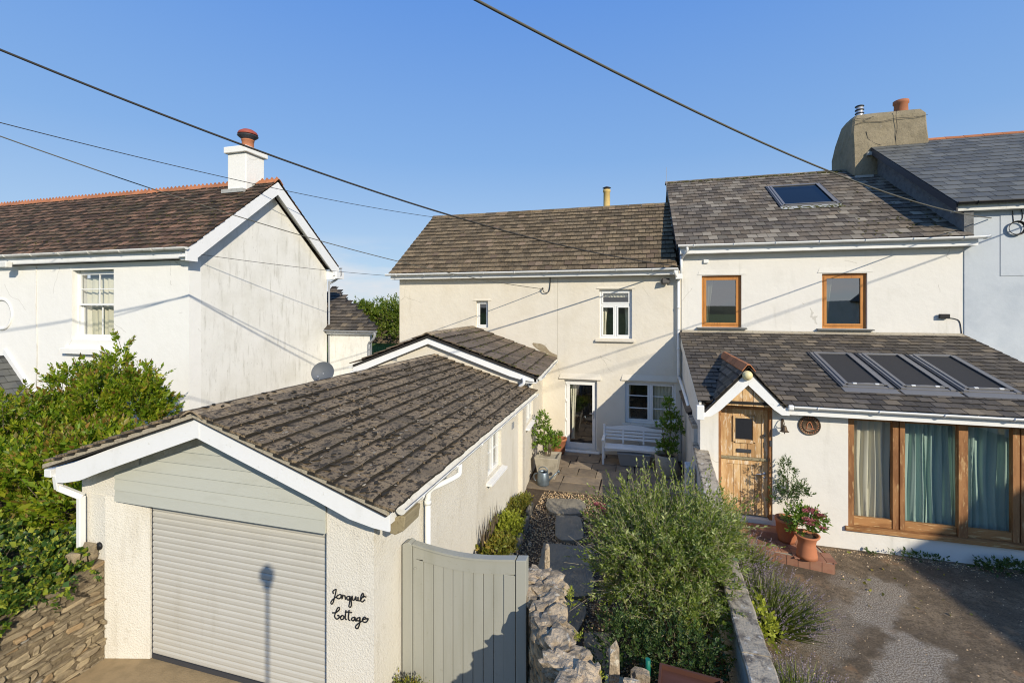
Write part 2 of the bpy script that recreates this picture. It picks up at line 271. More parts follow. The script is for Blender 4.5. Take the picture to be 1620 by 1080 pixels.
# ground
m_drive = mat('stained_concrete_drive', (.22, .162, .10), .95, [('noise', 1.1, .42, .56, (.115, .084, .052), .85), ('noise', 9, .46, .62, (.085, .062, .036), .6), ('noise', 38, .5, .58, (.075, .055, .034), .7), ('noise', 50, .62, .68, (.42, .35, .25), .7), ('noise', 2.3, .58, .70, (.34, .19, .09), .5)],
              [('noise', 75, .7, .006), ('noise', 5, .6, .04)])
m_patch = mat('pale_washed_concrete', (.46, .43, .38), .9, [('noise', 45, .48, .56, (.13, .105, .078), .9), ('noise', 4, .45, .65, (.19, .165, .135), .75)], [('noise', 70, .8, .01)])
m_apron = mat('sandy_concrete', (.34, .25, .14), .95, [('noise', 6, .4, .7, (.24, .18, .1), .7)], [('noise', 60, .6, .008)])
m_road = mat('asphalt', (.055, .053, .05), .92, [('noise', 3, .4, .7, (.07, .066, .06), .7)], [('noise', 90, .7, .006)])
m_grass = mat('field_grass', (.075, .12, .025), .95, [('noise', 2, .4, .7, (.05, .09, .02), .7)], [('noise', 40, .6, .02)])
m_earth = mat('dark_garden_soil', (.07, .05, .033), .98, [('noise', 14, .4, .7, (.12, .09, .06), .7)], [('noise', 30, .9, .03)])
m_slab = mat('sandstone_paving', (.25, .195, .135), .9, [('noise', 4, .4, .7, (.14, .115, .09), .75), ('noise', 20, .58, .7, (.31, .27, .21), .5), ('noise', 3, .62, .72, (.08, .06, .05), .5)], [('noise', 6, .5, .03), ('noise', 50, .4, .005)], rnd=.22)
m_step = mat('grey_slate_flag', (.25, .22, .165), .88, [('noise', 3.5, .4, .7, (.16, .142, .11), .8), ('noise', 8, .6, .72, (.36, .32, .25), .5, (1, .3, 1))], [('noise', 5, .9, .06, (1, .35, 1)), ('noise', 40, .4, .005)], rnd=.12)
m_grav = mat('golden_gravel', (.60, .42, .23), .9, [('cell', 40, .3, .9, (.34, .22, .12), .6)], rnd=.4, hue=[(.7, .8, (.66, .53, .36), .8)])
m_quarry = mat('red_quarry_tile', (.31, .16, .10), .7, [('noise', 8, .4, .7, (.25, .095, .06), .6), ('noise', 24, .64, .72, (.45, .3, .22), .4)], [('noise', 30, .2, .004)], rnd=.2)
m_coping = mat('lichened_concrete_coping', (.40, .34, .25), .95, [('noise', 7, .45, .62, (.10, .085, .07), .85), ('noise', 11, .58, .66, (.55, .52, .45), .8), ('noise', 45, .6, .7, (.06, .05, .045), .6)], [('noise', 25, .9, .015)], rnd=.1)
m_wallbl = mat('old_white_wall_paint', (.56, .55, .51), .9, [('noise', 3, .4, .7, (.44, .43, .40), .7), ('noise', 14, .62, .72, (.2, .19, .16), .6), ('noise', 6, .55, .75, (.3, .28, .23), .5, Z3)], [('noise', 6, .6, .03), ('noise', 50, .3, .005)])
m_schist = mat('schist_wall_stone', (.34, .27, .165), .93, [('noise', 12, .4, .65, (.19, .15, .10), .8, (1, .7, 1)), ('noise', 6, .58, .7, (.40, .30, .17), .6), ('noise', 22, .66, .74, (.13, .10, .08), .6)], [('noise', 14, 1, .03, (1, .5, 1.4)), ('noise', 60, .7, .008)],
               rnd=.30, hue=[(.84, .88, (.33, .21, .10), .6), (.975, .98, (.5, .47, .4), .8)])
m_schmort = mat('sandy_stone_mortar', (.23, .18, .11), .97, [('noise', 16, .4, .65, (.10, .075, .05), .8, (1, .4, 1))], [('noise', 30, 1, .03), ('noise', 80, .6, .006)])
m_rock = mat('lichened_rock', (.46, .36, .24), .93, [('noise', 7, .42, .60, (.21, .165, .11), .8), ('noise', 13, .57, .65, (.62, .55, .42), .75), ('noise', 9, .60, .70, (.44, .28, .18), .6), ('noise', 30, .6, .68, (.09, .075, .055), .6)], [('noise', 12, 1, .05), ('noise', 40, .8, .012)], rnd=.15)
m_conc = mat('old_concrete_planter', (.40, .36, .28), .95, [('noise', 6, .45, .7, (.25, .22, .17), .7), ('noise', 30, .62, .7, (.14, .12, .09), .5)], [('noise', 30, .8, .012)])
m_galv = mat('galvanised_steel', (.20, .25, .29), .42, [('noise', 9, .4, .7, (.15, .18, .21), .7)], metal=.7, spec=.5)
m_dish = mat('grey_dish_enamel', (.10, .11, .12), .55)
m_brass = mat('aged_bronze', (.12, .085, .055), .55, [('noise', 20, .5, .7, (.06, .05, .04), .6)], metal=.5)
m_cowl = mat('red_chimney_cowl', (.33, .075, .05), .6, [('noise', 10, .5, .7, (.2, .06, .045), .5)])
m_ypot = mat('buff_chimney_pot', (.58, .42, .16), .75, [('noise', 10, .5, .7, (.42, .3, .12), .6)])
m_steel = mat('bright_flue_steel', (.62, .63, .64), .35, metal=.6)
m_room = mat('dim_interior', (.12, .11, .095), .95, [('noise', 3, .4, .7, (.04, .036, .03), .8)])
m_cream_c = mat('cream_curtain', (.74, .69, .53), .9, [('noise', 3, .4, .7, (.66, .61, .46), .5, Z3)])
m_teal_c = mat('sage_teal_curtain', (.42, .55, .47), .9, [('noise', 3, .4, .7, (.33, .45, .39), .5, Z3)])
m_blind = mat('charcoal_blind_fabric', (.035, .033, .031), .8, [('noise', 60, .4, .7, (.045, .043, .04), .5)])
m_skf = mat('grey_rooflight_frame', (.16, .155, .15), .45, spec=.5)
m_lampg = mat('cream_opal_glass', (.72, .63, .34), .4)
m_boxp = mat('frosted_grey_plastic', (.30, .29, .27), .35)
m_green = mat('green_plastic', (.01, .16, .11), .5)
m_glass = glassmat('window_glass'); m_glasss = glassmat('rooflight_glass', (.35, .4, .42), .45, .03); m_glassd = glassmat('tinted_glass', (.45, .5, .48), .9, .30)
m_bark = mat('bark', (.16, .12, .08), .9, [('noise', 20, .4, .7, (.09, .07, .05), .7)])
l_shrub = leafmat('shrub_leaf', (.13, .215, .014), (.25, .31, .018), (.42, .39, .03), .42)
l_red = leafmat('bronze_leaf', (.22, .15, .03), (.17, .17, .025), (.25, .12, .03), .35)
l_ivy = leafmat('ivy_leaf', (.045, .10, .024), (.08, .15, .022), (.30, .34, .03), .35)
l_olive = leafmat('olive_leaf', (.135, .185, .028), (.21, .25, .042), (.50, .53, .25), .38)
l_hedge = leafmat('hedge_leaf', (.09, .15, .018), (.17, .22, .024), (.24, .25, .03), .35)
l_lav = leafmat('lavender_stem', (.20, .25, .06), (.27, .29, .085), (.33, .33, .11), .3, .7)
l_spike = leafmat('lavender_flower', (.24, .19, .21), (.28, .23, .23), (.18, .14, .2), .15, .8)
l_succ = leafmat('succulent_leaf', (.11, .20, .022), (.16, .24, .03), (.22, .28, .04))
l_bed = leafmat('bed_leaf', (.15, .18, .03), (.27, .25, .04), (.33, .22, .04))
l_lime = leafmat('lime_leaf', (.30, .33, .04), (.24, .28, .035), (.36, .36, .05))
l_pink = leafmat('pink_sedum_flower', (.42, .11, .14), (.50, .17, .20), (.30, .09, .08), .15, .8)
l_holly = leafmat('dark_shrub_leaf', (.05, .095, .026), (.07, .12, .03), (.16, .19, .07), .3)
l_grass = leafmat('lawn_blade', (.07, .13, .02), (.09, .15, .025), (.12, .17, .03))

def stain_patches(m, boxes, col, speck):
    """washed areas of the drive: soft edged rectangles with a speckle of their own"""
    t = m.node_tree; N = t.nodes.new; K = t.links.new; bs = t.nodes['Principled BSDF']; cur = bs.inputs['Base Color'].links[0].from_socket
    geo = N('ShaderNodeNewGeometry'); nz = N('ShaderNodeTexNoise'); nz.inputs['Scale'].default_value = 5; nz.inputs['Detail'].default_value = 5; K(geo.outputs['Position'], nz.inputs[0])
    n2 = N('ShaderNodeTexNoise'); n2.inputs['Scale'].default_value = 62; n2.inputs['Detail'].default_value = 5; K(geo.outputs['Position'], n2.inputs[0])
    sp = N('ShaderNodeMapRange'); sp.inputs['From Min'].default_value = .46; sp.inputs['From Max'].default_value = .55; K(n2.outputs[0], sp.inputs[0])
    cc = N('ShaderNodeMix'); cc.data_type = 'RGBA'; cc.inputs[6].default_value = (*speck, 1); cc.inputs[7].default_value = (*col, 1); K(sp.outputs[0], cc.inputs[0])
    for cx, cy, ang, hl, hw, amt in boxes:
        mp_ = N('ShaderNodeMapping'); mp_.vector_type = 'TEXTURE'; mp_.inputs['Location'].default_value = (cx, cy, 0); mp_.inputs['Rotation'].default_value = (0, 0, math.radians(ang)); K(geo.outputs['Position'], mp_.inputs[0])
        s_ = N('ShaderNodeSeparateXYZ'); K(mp_.outputs[0], s_.inputs[0]); outs = []
        for ax, h in ((0, hl), (1, hw)):
            a = N('ShaderNodeMath'); a.operation = 'ABSOLUTE'; K(s_.outputs[ax], a.inputs[0]); b = N('ShaderNodeMath'); b.operation = 'MULTIPLY_ADD'; K(nz.outputs[0], b.inputs[0]); b.inputs[1].default_value = .34; b.inputs[2].default_value = -.17
            c = N('ShaderNodeMath'); c.operation = 'ADD'; K(a.outputs[0], c.inputs[0]); K(b.outputs[0], c.inputs[1])
            r_ = N('ShaderNodeMapRange'); r_.interpolation_type = 'SMOOTHSTEP'; r_.inputs['From Min'].default_value = h-.10; r_.inputs['From Max'].default_value = h+.05; r_.inputs['To Min'].default_value = 1; r_.inputs['To Max'].default_value = 0; K(c.outputs[0], r_.inputs[0]); outs.append(r_)
        mu_ = N('ShaderNodeMath'); mu_.operation = 'MULTIPLY'; K(outs[0].outputs[0], mu_.inputs[0]); K(outs[1].outputs[0], mu_.inputs[1]); m3 = N('ShaderNodeMath'); m3.operation = 'MULTIPLY'; K(mu_.outputs[0], m3.inputs[0]); m3.inputs[1].default_value = amt
        mx_ = N('ShaderNodeMix'); mx_.data_type = 'RGBA'; K(m3.outputs[0], mx_.inputs[0]); K(cur, mx_.inputs[6]); K(cc.outputs[2], mx_.inputs[7]); cur = mx_.outputs[2]
    K(cur, bs.inputs['Base Color'])
stain_patches(m_drive, [(3.36,7.76,56,.74,.27,.72), (2.98,6.28,54,.90,.30,.78), (3.12,8.2,56,.26,.22,.45), (2.55,6.95,56,.75,.24,.35), (2.05,6.4,56,.7,.25,.25)], (.44,.385,.30), (.15,.115,.078))
SIGN={'J':[[(-2.986,1.336),(-2.992,1.36),(-2.975,1.376),(-2.954,1.384),(-2.961,1.344),(-2.971,1.307),(-2.986,1.254),(-3.004,1.228),(-3.017,1.241),(-2.996,1.274),(-2.954,1.309)],[(-2.913,1.341),(-2.942,1.322),(-2.944,1.3),(-2.921,1.297),(-2.897,1.316),(-2.897,1.341),(-2.913,1.341)],[(-2.884,1.343),(-2.883,1.3),(-2.876,1.333),(-2.851,1.337),(-2.843,1.303)],[(-2.798,1.343),(-2.827,1.331),(-2.824,1.307),(-2.805,1.306),(-2.79,1.344),(-2.798,1.272),(-2.805,1.241),(-2.788,1.235),(-2.774,1.262),(-2.778,1.311),(-2.766,1.352)],[(-2.766,1.352),(-2.762,1.314),(-2.741,1.317),(-2.725,1.352),(-2.721,1.317),(-2.705,1.316)],[(-2.699,1.352),(-2.697,1.318),(-2.677,1.318)],[(-2.677,1.318),(-2.657,1.346),(-2.635,1.384),(-2.649,1.396),(-2.665,1.365),(-2.669,1.323),(-2.649,1.312),(-2.621,1.338)],[(-2.637,1.36),(-2.625,1.371),(-2.606,1.365)]],'C':[[(-3.0,1.14),(-2.954,1.152),(-2.917,1.187),(-2.917,1.209),(-2.938,1.198),(-2.963,1.144),(-2.971,1.106),(-2.946,1.086),(-2.917,1.11),(-2.925,1.127),(-2.939,1.123)],[(-2.884,1.136),(-2.905,1.111),(-2.892,1.092),(-2.868,1.104),(-2.865,1.129),(-2.884,1.136)],[(-2.839,1.194),(-2.847,1.114),(-2.831,1.1)],[(-2.802,1.201),(-2.81,1.114),(-2.79,1.1)],[(-2.847,1.178),(-2.77,1.185)],[(-2.741,1.144),(-2.77,1.128),(-2.77,1.107),(-2.749,1.107),(-2.733,1.142),(-2.729,1.111),(-2.717,1.11)],[(-2.681,1.152),(-2.709,1.136),(-2.709,1.115),(-2.685,1.119),(-2.675,1.151),(-2.681,1.088),(-2.701,1.039),(-2.725,1.038),(-2.724,1.059),(-2.699,1.085),(-2.657,1.119)],[(-2.645,1.134),(-2.611,1.154),(-2.627,1.165),(-2.649,1.136),(-2.637,1.114),(-2.605,1.12),(-2.583,1.155),(-2.611,1.15)]]}
# ------------------------------------------------------------ building kit
rng = random.Random(7); np.random.seed(7)
def wall(parent, name, fr, a0, a1, b0, b1, holes, m, rec=.14, thick=.3, cap=None):
    """front skin cut into cells round the openings, reveals running back, solid edges"""
    mb = MB(); A = sorted({a0, a1, *[h[0] for h in holes], *[h[1] for h in holes]}); B = sorted({b0, b1, *[h[2] for h in holes], *[h[3] for h in holes]})
    for i in range(len(A)-1):
        for j in range(len(B)-1):
            ca, cb = (A[i]+A[i+1])/2, (B[j]+B[j+1])/2
            if any(h[0] < ca < h[1] and h[2] < cb < h[3] for h in holes): continue
            mb.quad([fr.p(A[i], B[j]), fr.p(A[i+1], B[j]), fr.p(A[i+1], B[j+1]), fr.p(A[i], B[j+1])])
            mb.quad([fr.p(A[i], B[j], -thick), fr.p(A[i], B[j+1], -thick), fr.p(A[i+1], B[j+1], -thick), fr.p(A[i+1], B[j], -thick)])
    for x0, x1, y0, y1 in holes:
        t = -thick
        mb.quad([fr.p(x0, y0), fr.p(x0, y1), fr.p(x0, y1, t), fr.p(x0, y0, t)]); mb.quad([fr.p(x1, y0), fr.p(x1, y0, t), fr.p(x1, y1, t), fr.p(x1, y1)])
        mb.quad([fr.p(x0, y0), fr.p(x0, y0, t), fr.p(x1, y0, t), fr.p(x1, y0)]); mb.quad([fr.p(x0, y1), fr.p(x1, y1), fr.p(x1, y1, t), fr.p(x0, y1, t)])
    t = -thick
    mb.quad([fr.p(a0, b0), fr.p(a0, b1), fr.p(a0, b1, t), fr.p(a0, b0, t)][::-1]); mb.quad([fr.p(a1, b0), fr.p(a1, b1), fr.p(a1, b1, t), fr.p(a1, b0, t)])
    mb.quad([fr.p(a0, b1), fr.p(a1, b1), fr.p(a1, b1, t), fr.p(a0, b1, t)]); mb.quad([fr.p(a0, b0), fr.p(a0, b0, t), fr.p(a1, b0, t), fr.p(a1, b0)])
    return mb.build(name, m, parent)
def room(win, fr, a0, a1, b0, b1, c, depth=.9):
    mb = MB(); e = .25; A0, A1, B0, B1 = a0-e, a1+e, b0-e, b1+e; d = c-depth
    mb.quad([fr.p(A0, B0, d), fr.p(A1, B0, d), fr.p(A1, B1, d), fr.p(A0, B1, d)])
    mb.quad([fr.p(A0, B0, c), fr.p(A0, B0, d), fr.p(A0, B1, d), fr.p(A0, B1, c)]); mb.quad([fr.p(A1, B0, c), fr.p(A1, B1, c), fr.p(A1, B1, d), fr.p(A1, B0, d)])
    mb.quad([fr.p(A0, B0, c), fr.p(A1, B0, c), fr.p(A1, B0, d), fr.p(A0, B0, d)]); mb.quad([fr.p(A0, B1, c), fr.p(A0, B1, d), fr.p(A1, B1, d), fr.p(A1, B1, c)])
    return mb.build('room_interior', m_room, win)
def curtain(win, fr, a0, a1, b0, b1, c, m, waves=6, amp=.03, gather=0., seed=0, flare=0.):
    mb = MB(); n = max(24, waves*8); rows = 10; vs = []; r_ = random.Random(seed); ph = r_.random()*6
    for j in range(rows+1):
        tv = j/rows
        for i in range(n+1):
            t = i/n; w_ = 1 - gather*(1-tv)**1.5
            a = a0 + (a1-a0)*t*w_ + .012*math.sin(tv*5+t*9)
            cc = c + amp*(math.sin(t*waves*6.28+ph + .5*math.sin(tv*3)) + .4*math.sin(t*waves*14.1+ph*2))
            vs.append(fr.p(a, b0+(b1-b0)*tv, cc))
    mb.add(vs, [(j*(n+1)+i, j*(n+1)+i+1, (j+1)*(n+1)+i+1, (j+1)*(n+1)+i) for j in range(rows) for i in range(n)], 0, True)
    return mb.build('curtain', m, win)
def window(parent, fr, a0, a1, b0, b1, rec=.10, fw=.055, mull=(), bars=(), m=None, gm=None, lights=None, sash=.045, name='window', roomd=.9, transom=None):
    """outer frame ring, one opening light (sash ring + pane + bars) per cell"""
    m = m or m_upvc; gm = gm or m_glass; c0, c1 = -rec-.06, -rec
    mb = MB(); mb.fbox(fr, a0, a1, b0, b0+fw, c0, c1); mb.fbox(fr, a0, a1, b1-fw, b1, c0, c1)
    mb.fbox(fr, a0, a0+fw, b0+fw, b1-fw, c0, c1); mb.fbox(fr, a1-fw, a1, b0+fw, b1-fw, c0, c1)
    cells = []; xs_ = [a0+fw] + list(mull) + [a1-fw]; top = b1-fw
    if transom:
        mb.fbox(fr, a0+fw, a1-fw, transom-.03, transom+.03, c0, c1); cells.append((a0+fw, a1-fw, transom+.03, b1-fw, True)); top = transom-.03
    for k in mull: mb.fbox(fr, k-.025, k+.025, b0+fw, top, c0, c1)
    for i in range(len(xs_)-1):
        cells.append((xs_[i]+(.025 if i else 0), xs_[i+1]-(.025 if i < len(xs_)-2 else 0), b0+fw, top, False))
    w_ = mb.build(name, m, parent, bevel=.004)
    for x0, x1, y0, y1, tr in cells:
        s = MB(); q0, q1 = -rec-.045, -rec+.012; f = sash; g = .004
        s.fbox(fr, x0+g, x1-g, y0+g, y0+f, q0, q1); s.fbox(fr, x0+g, x1-g, y1-f, y1-g, q0, q1); s.fbox(fr, x0+g, x0+f, y0+f, y1-f, q0, q1); s.fbox(fr, x1-f, x1-g, y0+f, y1-f, q0, q1)
        s.build('sash', m, w_, bevel=.003)
        p = MB(); p.quad([fr.p(x0+f, y0+f, -rec-.02), fr.p(x1-f, y0+f, -rec-.02), fr.p(x1-f, y1-f, -rec-.02), fr.p(x0+f, y1-f, -rec-.02)]); p.build('pane', gm, w_)
        if not tr:
            for t in bars:
                b = MB(); y = y0 + (y1-y0)*t; b.fbox(fr, x0+f, x1-f, y-.011, y+.011, -rec-.034, -rec-.006); b.build('glazing_bar', m, w_)
    room(w_, fr, a0, a1, b0, b1, -.3, roomd)
    return w_
def sill(parent, fr, a0, a1, b, proj=.09, th=.05, m=None, name='sill'):
    mb = MB(); mb.add([fr.p(a0, b-th, -.02), fr.p(a1, b-th, -.02), fr.p(a1, b-th, proj), fr.p(a0, b-th, proj), fr.p(a0, b, -.02), fr.p(a1, b, -.02), fr.p(a1, b-.012, proj), fr.p(a0, b-.012, proj)],
                      [(0,1,2,3)[::-1], (4,5,6,7)[::-1], (3,2,6,7), (0,3,7,4)[::-1], (1,5,6,2), (0,4,5,1)])
    return mb.build(name, m or m_white, parent, bevel=.004)
def hood(parent, fr, a0, a1, b, m, proj=.05, h=.16, slope=.04):
    mb = MB(); P = [fr.p(a0, b, 0.002), fr.p(a1, b, 0.002), fr.p(a1, b, proj), fr.p(a0, b, proj), fr.p(a0+slope, b+h, 0.002), fr.p(a1-slope, b+h, 0.002)]
    mb.add(P, [(3,2,1,0)[::-1], (0,3,4), (1,5,2), (3,2,5,4)]); return mb.build('hood_mould', m, parent)
def half_gutter(parent, p0, p1, r=.055, m=None, out=None, brackets=.9, name='gutter', joints=True):
    """open half round trough with brackets, running p0 to p1"""
    p0 = Vector(p0); p1 = Vector(p1); d = (p1-p0); Ln = d.length; d.normalize(); up = V(0,0,1); side = d.cross(up).normalized(); n = 9
    mb = MB(); vs = []
    for e in (p0, p1):
        for rr in (r, r-.008):
            for k in range(n+1):
                a = math.pi*k/n; vs.append(e + side*math.cos(a)*rr - up*math.sin(a)*rr)
    q = n+1; fs = []
    for k in range(n): fs += [(k, k+1, 2*q+k+1, 2*q+k), (q+k, 3*q+k, 3*q+k+1, q+k+1)]
    fs += [(0, 2*q, 3*q, q), (n, q+n, 3*q+n, 2*q+n)]; mb.add(vs, fs, 0, True)
    for e, s_ in ((p0, -1), (p1, 1)):
        mb.add([e + side*math.cos(math.pi*k/n)*r - up*math.sin(math.pi*k/n)*r for k in range(n+1)], [tuple(range(n+1))[::s_]])
    g = mb.build(name, m or m_upvc, parent)
    k = brackets*.4
    while k < Ln:
        b = MB(); c = p0 + d*k
        b.tube([c + side*math.cos(a)*(r+.008) - up*math.sin(a)*(r+.008) for a in [math.pi*i/8 for i in range(9)]], .009, 5); b.build('gutter_bracket', m or m_upvc, g); k += brackets
    return g
def pipe(parent, pts, r=.034, m=None, collars=(), name='downpipe', square=False):
    mb = MB(); mb.tube(catmull(pts, 3) if len(pts) > 2 else pts, r, 4 if square else 12, smooth=not square)
    for c in collars: mb.tube([Vector(c), Vector(c)+V(0,0,.05)], r*1.25, 12)
    return mb.build(name, m or m_upvc, parent)
TV = {}; EDGED = {'lichened_concrete_tile', 'brown_concrete_tile', 'cottage_brown_tile', 'red_brown_tile', 'weathered_brown_slate', 'dark_mossy_slate'}
def tile_mesh(name, w, ln, th, m, variant, scallop=False):
    key = (name, round(w, 3), round(ln, 3), round(th, 4), m.name, variant, scallop)
    if key in TV: return TV[key]
    r_ = random.Random(hash((round(w*1000), variant, int(th*1e4)))); j = lambda s: r_.uniform(-s, s)
    g = .005 if w < .4 else .009; jl = .016*min(1, ln/.3)
    if scallop: low = [(g, .04), (w*.2, .012), (w*.5, 0), (w*.8, .012), (w-g, .04)]
    else: low = [(g, j(jl)), (w*.33, j(jl*.5)), (w*.7, j(jl*.6)), (w-g, j(jl))]
    k = len(low); P = []
    for z in (0, 1):
        for a, b in low: P.append((a, b, (z*th) + (j(.0015) if z else 0), 0))
        P.append((w-g, ln, z*th, 1)); P.append((g, ln, z*th, 1))
    n = k+2; fs = [tuple(range(n, 2*n)), tuple(range(n))[::-1]] + [(i, (i+1) % n, n+(i+1) % n, n+i) for i in range(n)]
    me = bpy.data.meshes.new(name); me.from_pydata([p[:3] for p in P], [], fs); me.materials.append(m); me.materials.append(m_joint)
    me.polygons.foreach_set('material_index', [1 if 2 <= q < 2+len(low)-1 and m.name in EDGED else 0 for q in range(len(fs))])
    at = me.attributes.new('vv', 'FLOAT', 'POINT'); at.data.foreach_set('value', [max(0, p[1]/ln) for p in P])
    TV[key] = (me, P, fs); return TV[key]
def tiles(parent, fr, Lu, Lv, w, g, th, m, name='roof_tile', limit=300, skip=None, lap=.45, scallop=False, jit=.006, a_start=0., far=False):
    """courses of real overlapping tiles; the nearest `limit` are parts, the rest one joined part"""
    ln = g*(1+lap); tilt = math.atan2(th*1.05, g); spots = []; nr = int(math.ceil(Lv/g - .3)); camp = V(0, 0, CAMH)
    for r_ in range(nr):
        off = (r_ % 2)*w*.5; c = -1
        while True:
            c += 1; a = a_start + c*w - off
            if a >= Lu - .02: break
            x0, x1 = max(a, 0), min(a+w, Lu)
            if x1-x0 < w*.2: continue
            b = r_*g - .03
            if skip and skip((x0+x1)/2, b+g*.5): continue
            sb = 1.0 if b+ln < Lv+.05 else max(.3, (Lv+.02-b)/ln)
            p = fr.p(x0, b + rng.uniform(-jit, jit), th*1.05 + rng.uniform(0, jit*.6)); spots.append(((p-camp).length, p, (x1-x0)/w, sb, rng.randrange(8), rng.gauss(0, .006)))
    spots.sort(key=lambda s_: s_[0])
    Rm = Matrix((fr.u, fr.v, fr.n)).transposed(); T = Matrix.Rotation(-tilt, 3, 'X')
    joined = MB(); vv = []
    for i, (_, p, sx_, sb, k, tw) in enumerate(spots):
        me, P, fs = tile_mesh(name, w, ln, th, m, k, scallop)
        M3 = Rm @ T @ Matrix.Rotation(tw, 3, 'Z') @ Matrix.Diagonal((sx_, sb, 1))
        if i < limit:
            o = link(bpy.data.objects.new(name, me)); o.parent = parent; o.matrix_local = Matrix.Translation(p - WL[parent]) @ M3.to_4x4()
        else:
            nl = len(P)//2-3; joined.add([p + M3 @ Vector(q[:3]) for q in P], fs[:2]+fs[2+nl:]); joined.add([p + M3 @ Vector(q[:3]) for q in P], fs[2:2+nl], 1 if m.name in EDGED else 0); vv += [max(0, q[1]/ln) for q in P]; vv += [max(0, q[1]/ln) for q in P]
    if joined.v:
        o = joined.build(name + '_field', [m, m_joint], parent, kind='stuff', rnd=len(fs))
        at = o.data.attributes.new('vv', 'FLOAT', 'POINT'); at.data.foreach_set('value', vv)
    return spots
def deck(parent, name, pts, th, m=None):
    """the roof part itself: an underlay slab that carries its tiles"""
    P = [Vector(p) for p in pts]; n = (P[1]-P[0]).cross(P[2]-P[0]).normalized()
    if n.z < 0: n = -n
    mb = MB(); k = len(P); mb.add(P + [p - n*th for p in P], [tuple(range(k)), tuple(range(k, 2*k))[::-1]] + [(i, k+i, k+(i+1) % k, (i+1) % k) for i in range(k)])
    return mb.build(name, m or m_felt, parent)
def ridge_tiles(parent, p0, p1, w=.16, drop=.08, length=.4, m=None, crest=False, rise=.0, name='ridge_tile', limit=300):
    p0 = Vector(p0); p1 = Vector(p1); d = p1-p0; n = max(1, int(round(d.length/length))); s = d/n; dd = d.normalized(); side = dd.cross(V(0,0,1)).normalized()
    for i in range(n):
        mb = MB(); a = p0+s*i+dd*.004 + V(0,0,rng.uniform(-.004, .006)); b = p0+s*(i+1)-dd*.004 + V(0,0,rng.uniform(-.004, .006)); e = .018
        prof = [(-w, -drop), (-w*.5, -drop*.42+.012), (-.025, .012), (.025, .012), (w*.5, -drop*.42+.012), (w, -drop)]
        k = len(prof); vs = [q + side*x + V(0,0,z+rise) for q in (a, b) for x, z in prof] + [q + side*x*.97 + V(0,0,z-e+rise) for q in (a, b) for x, z in prof]
        fs = [(j, j+1, k+j+1, k+j) for j in range(k-1)] + [(2*k+j, 3*k+j, 3*k+j+1, 2*k+j+1) for j in range(k-1)]
        fs += [(j, 2*k+j, 2*k+j+1, j+1) for j in range(k-1)] + [(k+j, k+j+1, 3*k+j+1, 3*k+j) for j in range(k-1)] + [(0, k, 3*k, 2*k), (k-1, 3*k-1, 4*k-1, 2*k-1)]
        mb.add(vs, fs)
        if crest:
            nt_ = 2; L_ = (b-a).length
            for q in range(nt_):
                c0 = a + dd*(L_*(q+.06)/nt_); c1 = a + dd*(L_*(q+.94)/nt_); cm = (c0+c1)/2
                for sg in (1,):
                    A0 = [c0+side*.012+V(0,0,rise), c1+side*.012+V(0,0,rise), cm+side*.012+V(0,0,.075+rise), c0-side*.012+V(0,0,rise), c1-side*.012+V(0,0,rise), cm-side*.012+V(0,0,.075+rise)]
                    mb.add(A0, [(0,1,2), (3,5,4), (0,2,5,3), (1,4,5,2), (0,3,4,1)])
        mb.build(name, m, parent)
def rock(mb, c, sx_, sy_, sz_, seed, sub=2, rough=.28, mi=0, rot=0.):
    import bmesh
    bm = bmesh.new(); bmesh.ops.create_icosphere(bm, subdivisions=sub, radius=1); o = Vector((seed*3.1, seed*1.7, seed*.9)); vs = []
    cr, sr = math.cos(rot), math.sin(rot)
    for v in bm.verts:
        d = v.co.normalized(); k = 1 + rough*(mnoise.noise(d*1.6+o)*1.2 + mnoise.noise(d*4+o)*.45)
        q = Vector((d.x, d.y, d.z))
        q = Vector([math.copysign(abs(t)**.62, t) for t in q])*k
        x, y, z = q.x*sx_, q.y*sy_, q.z*sz_; vs.append((c[0]+x*cr-y*sr, c[1]+x*sr+y*cr, c[2]+z))
    mb.add(vs, [tuple(v.index for v in f.verts) for f in bm.faces], mi, False); bm.free()
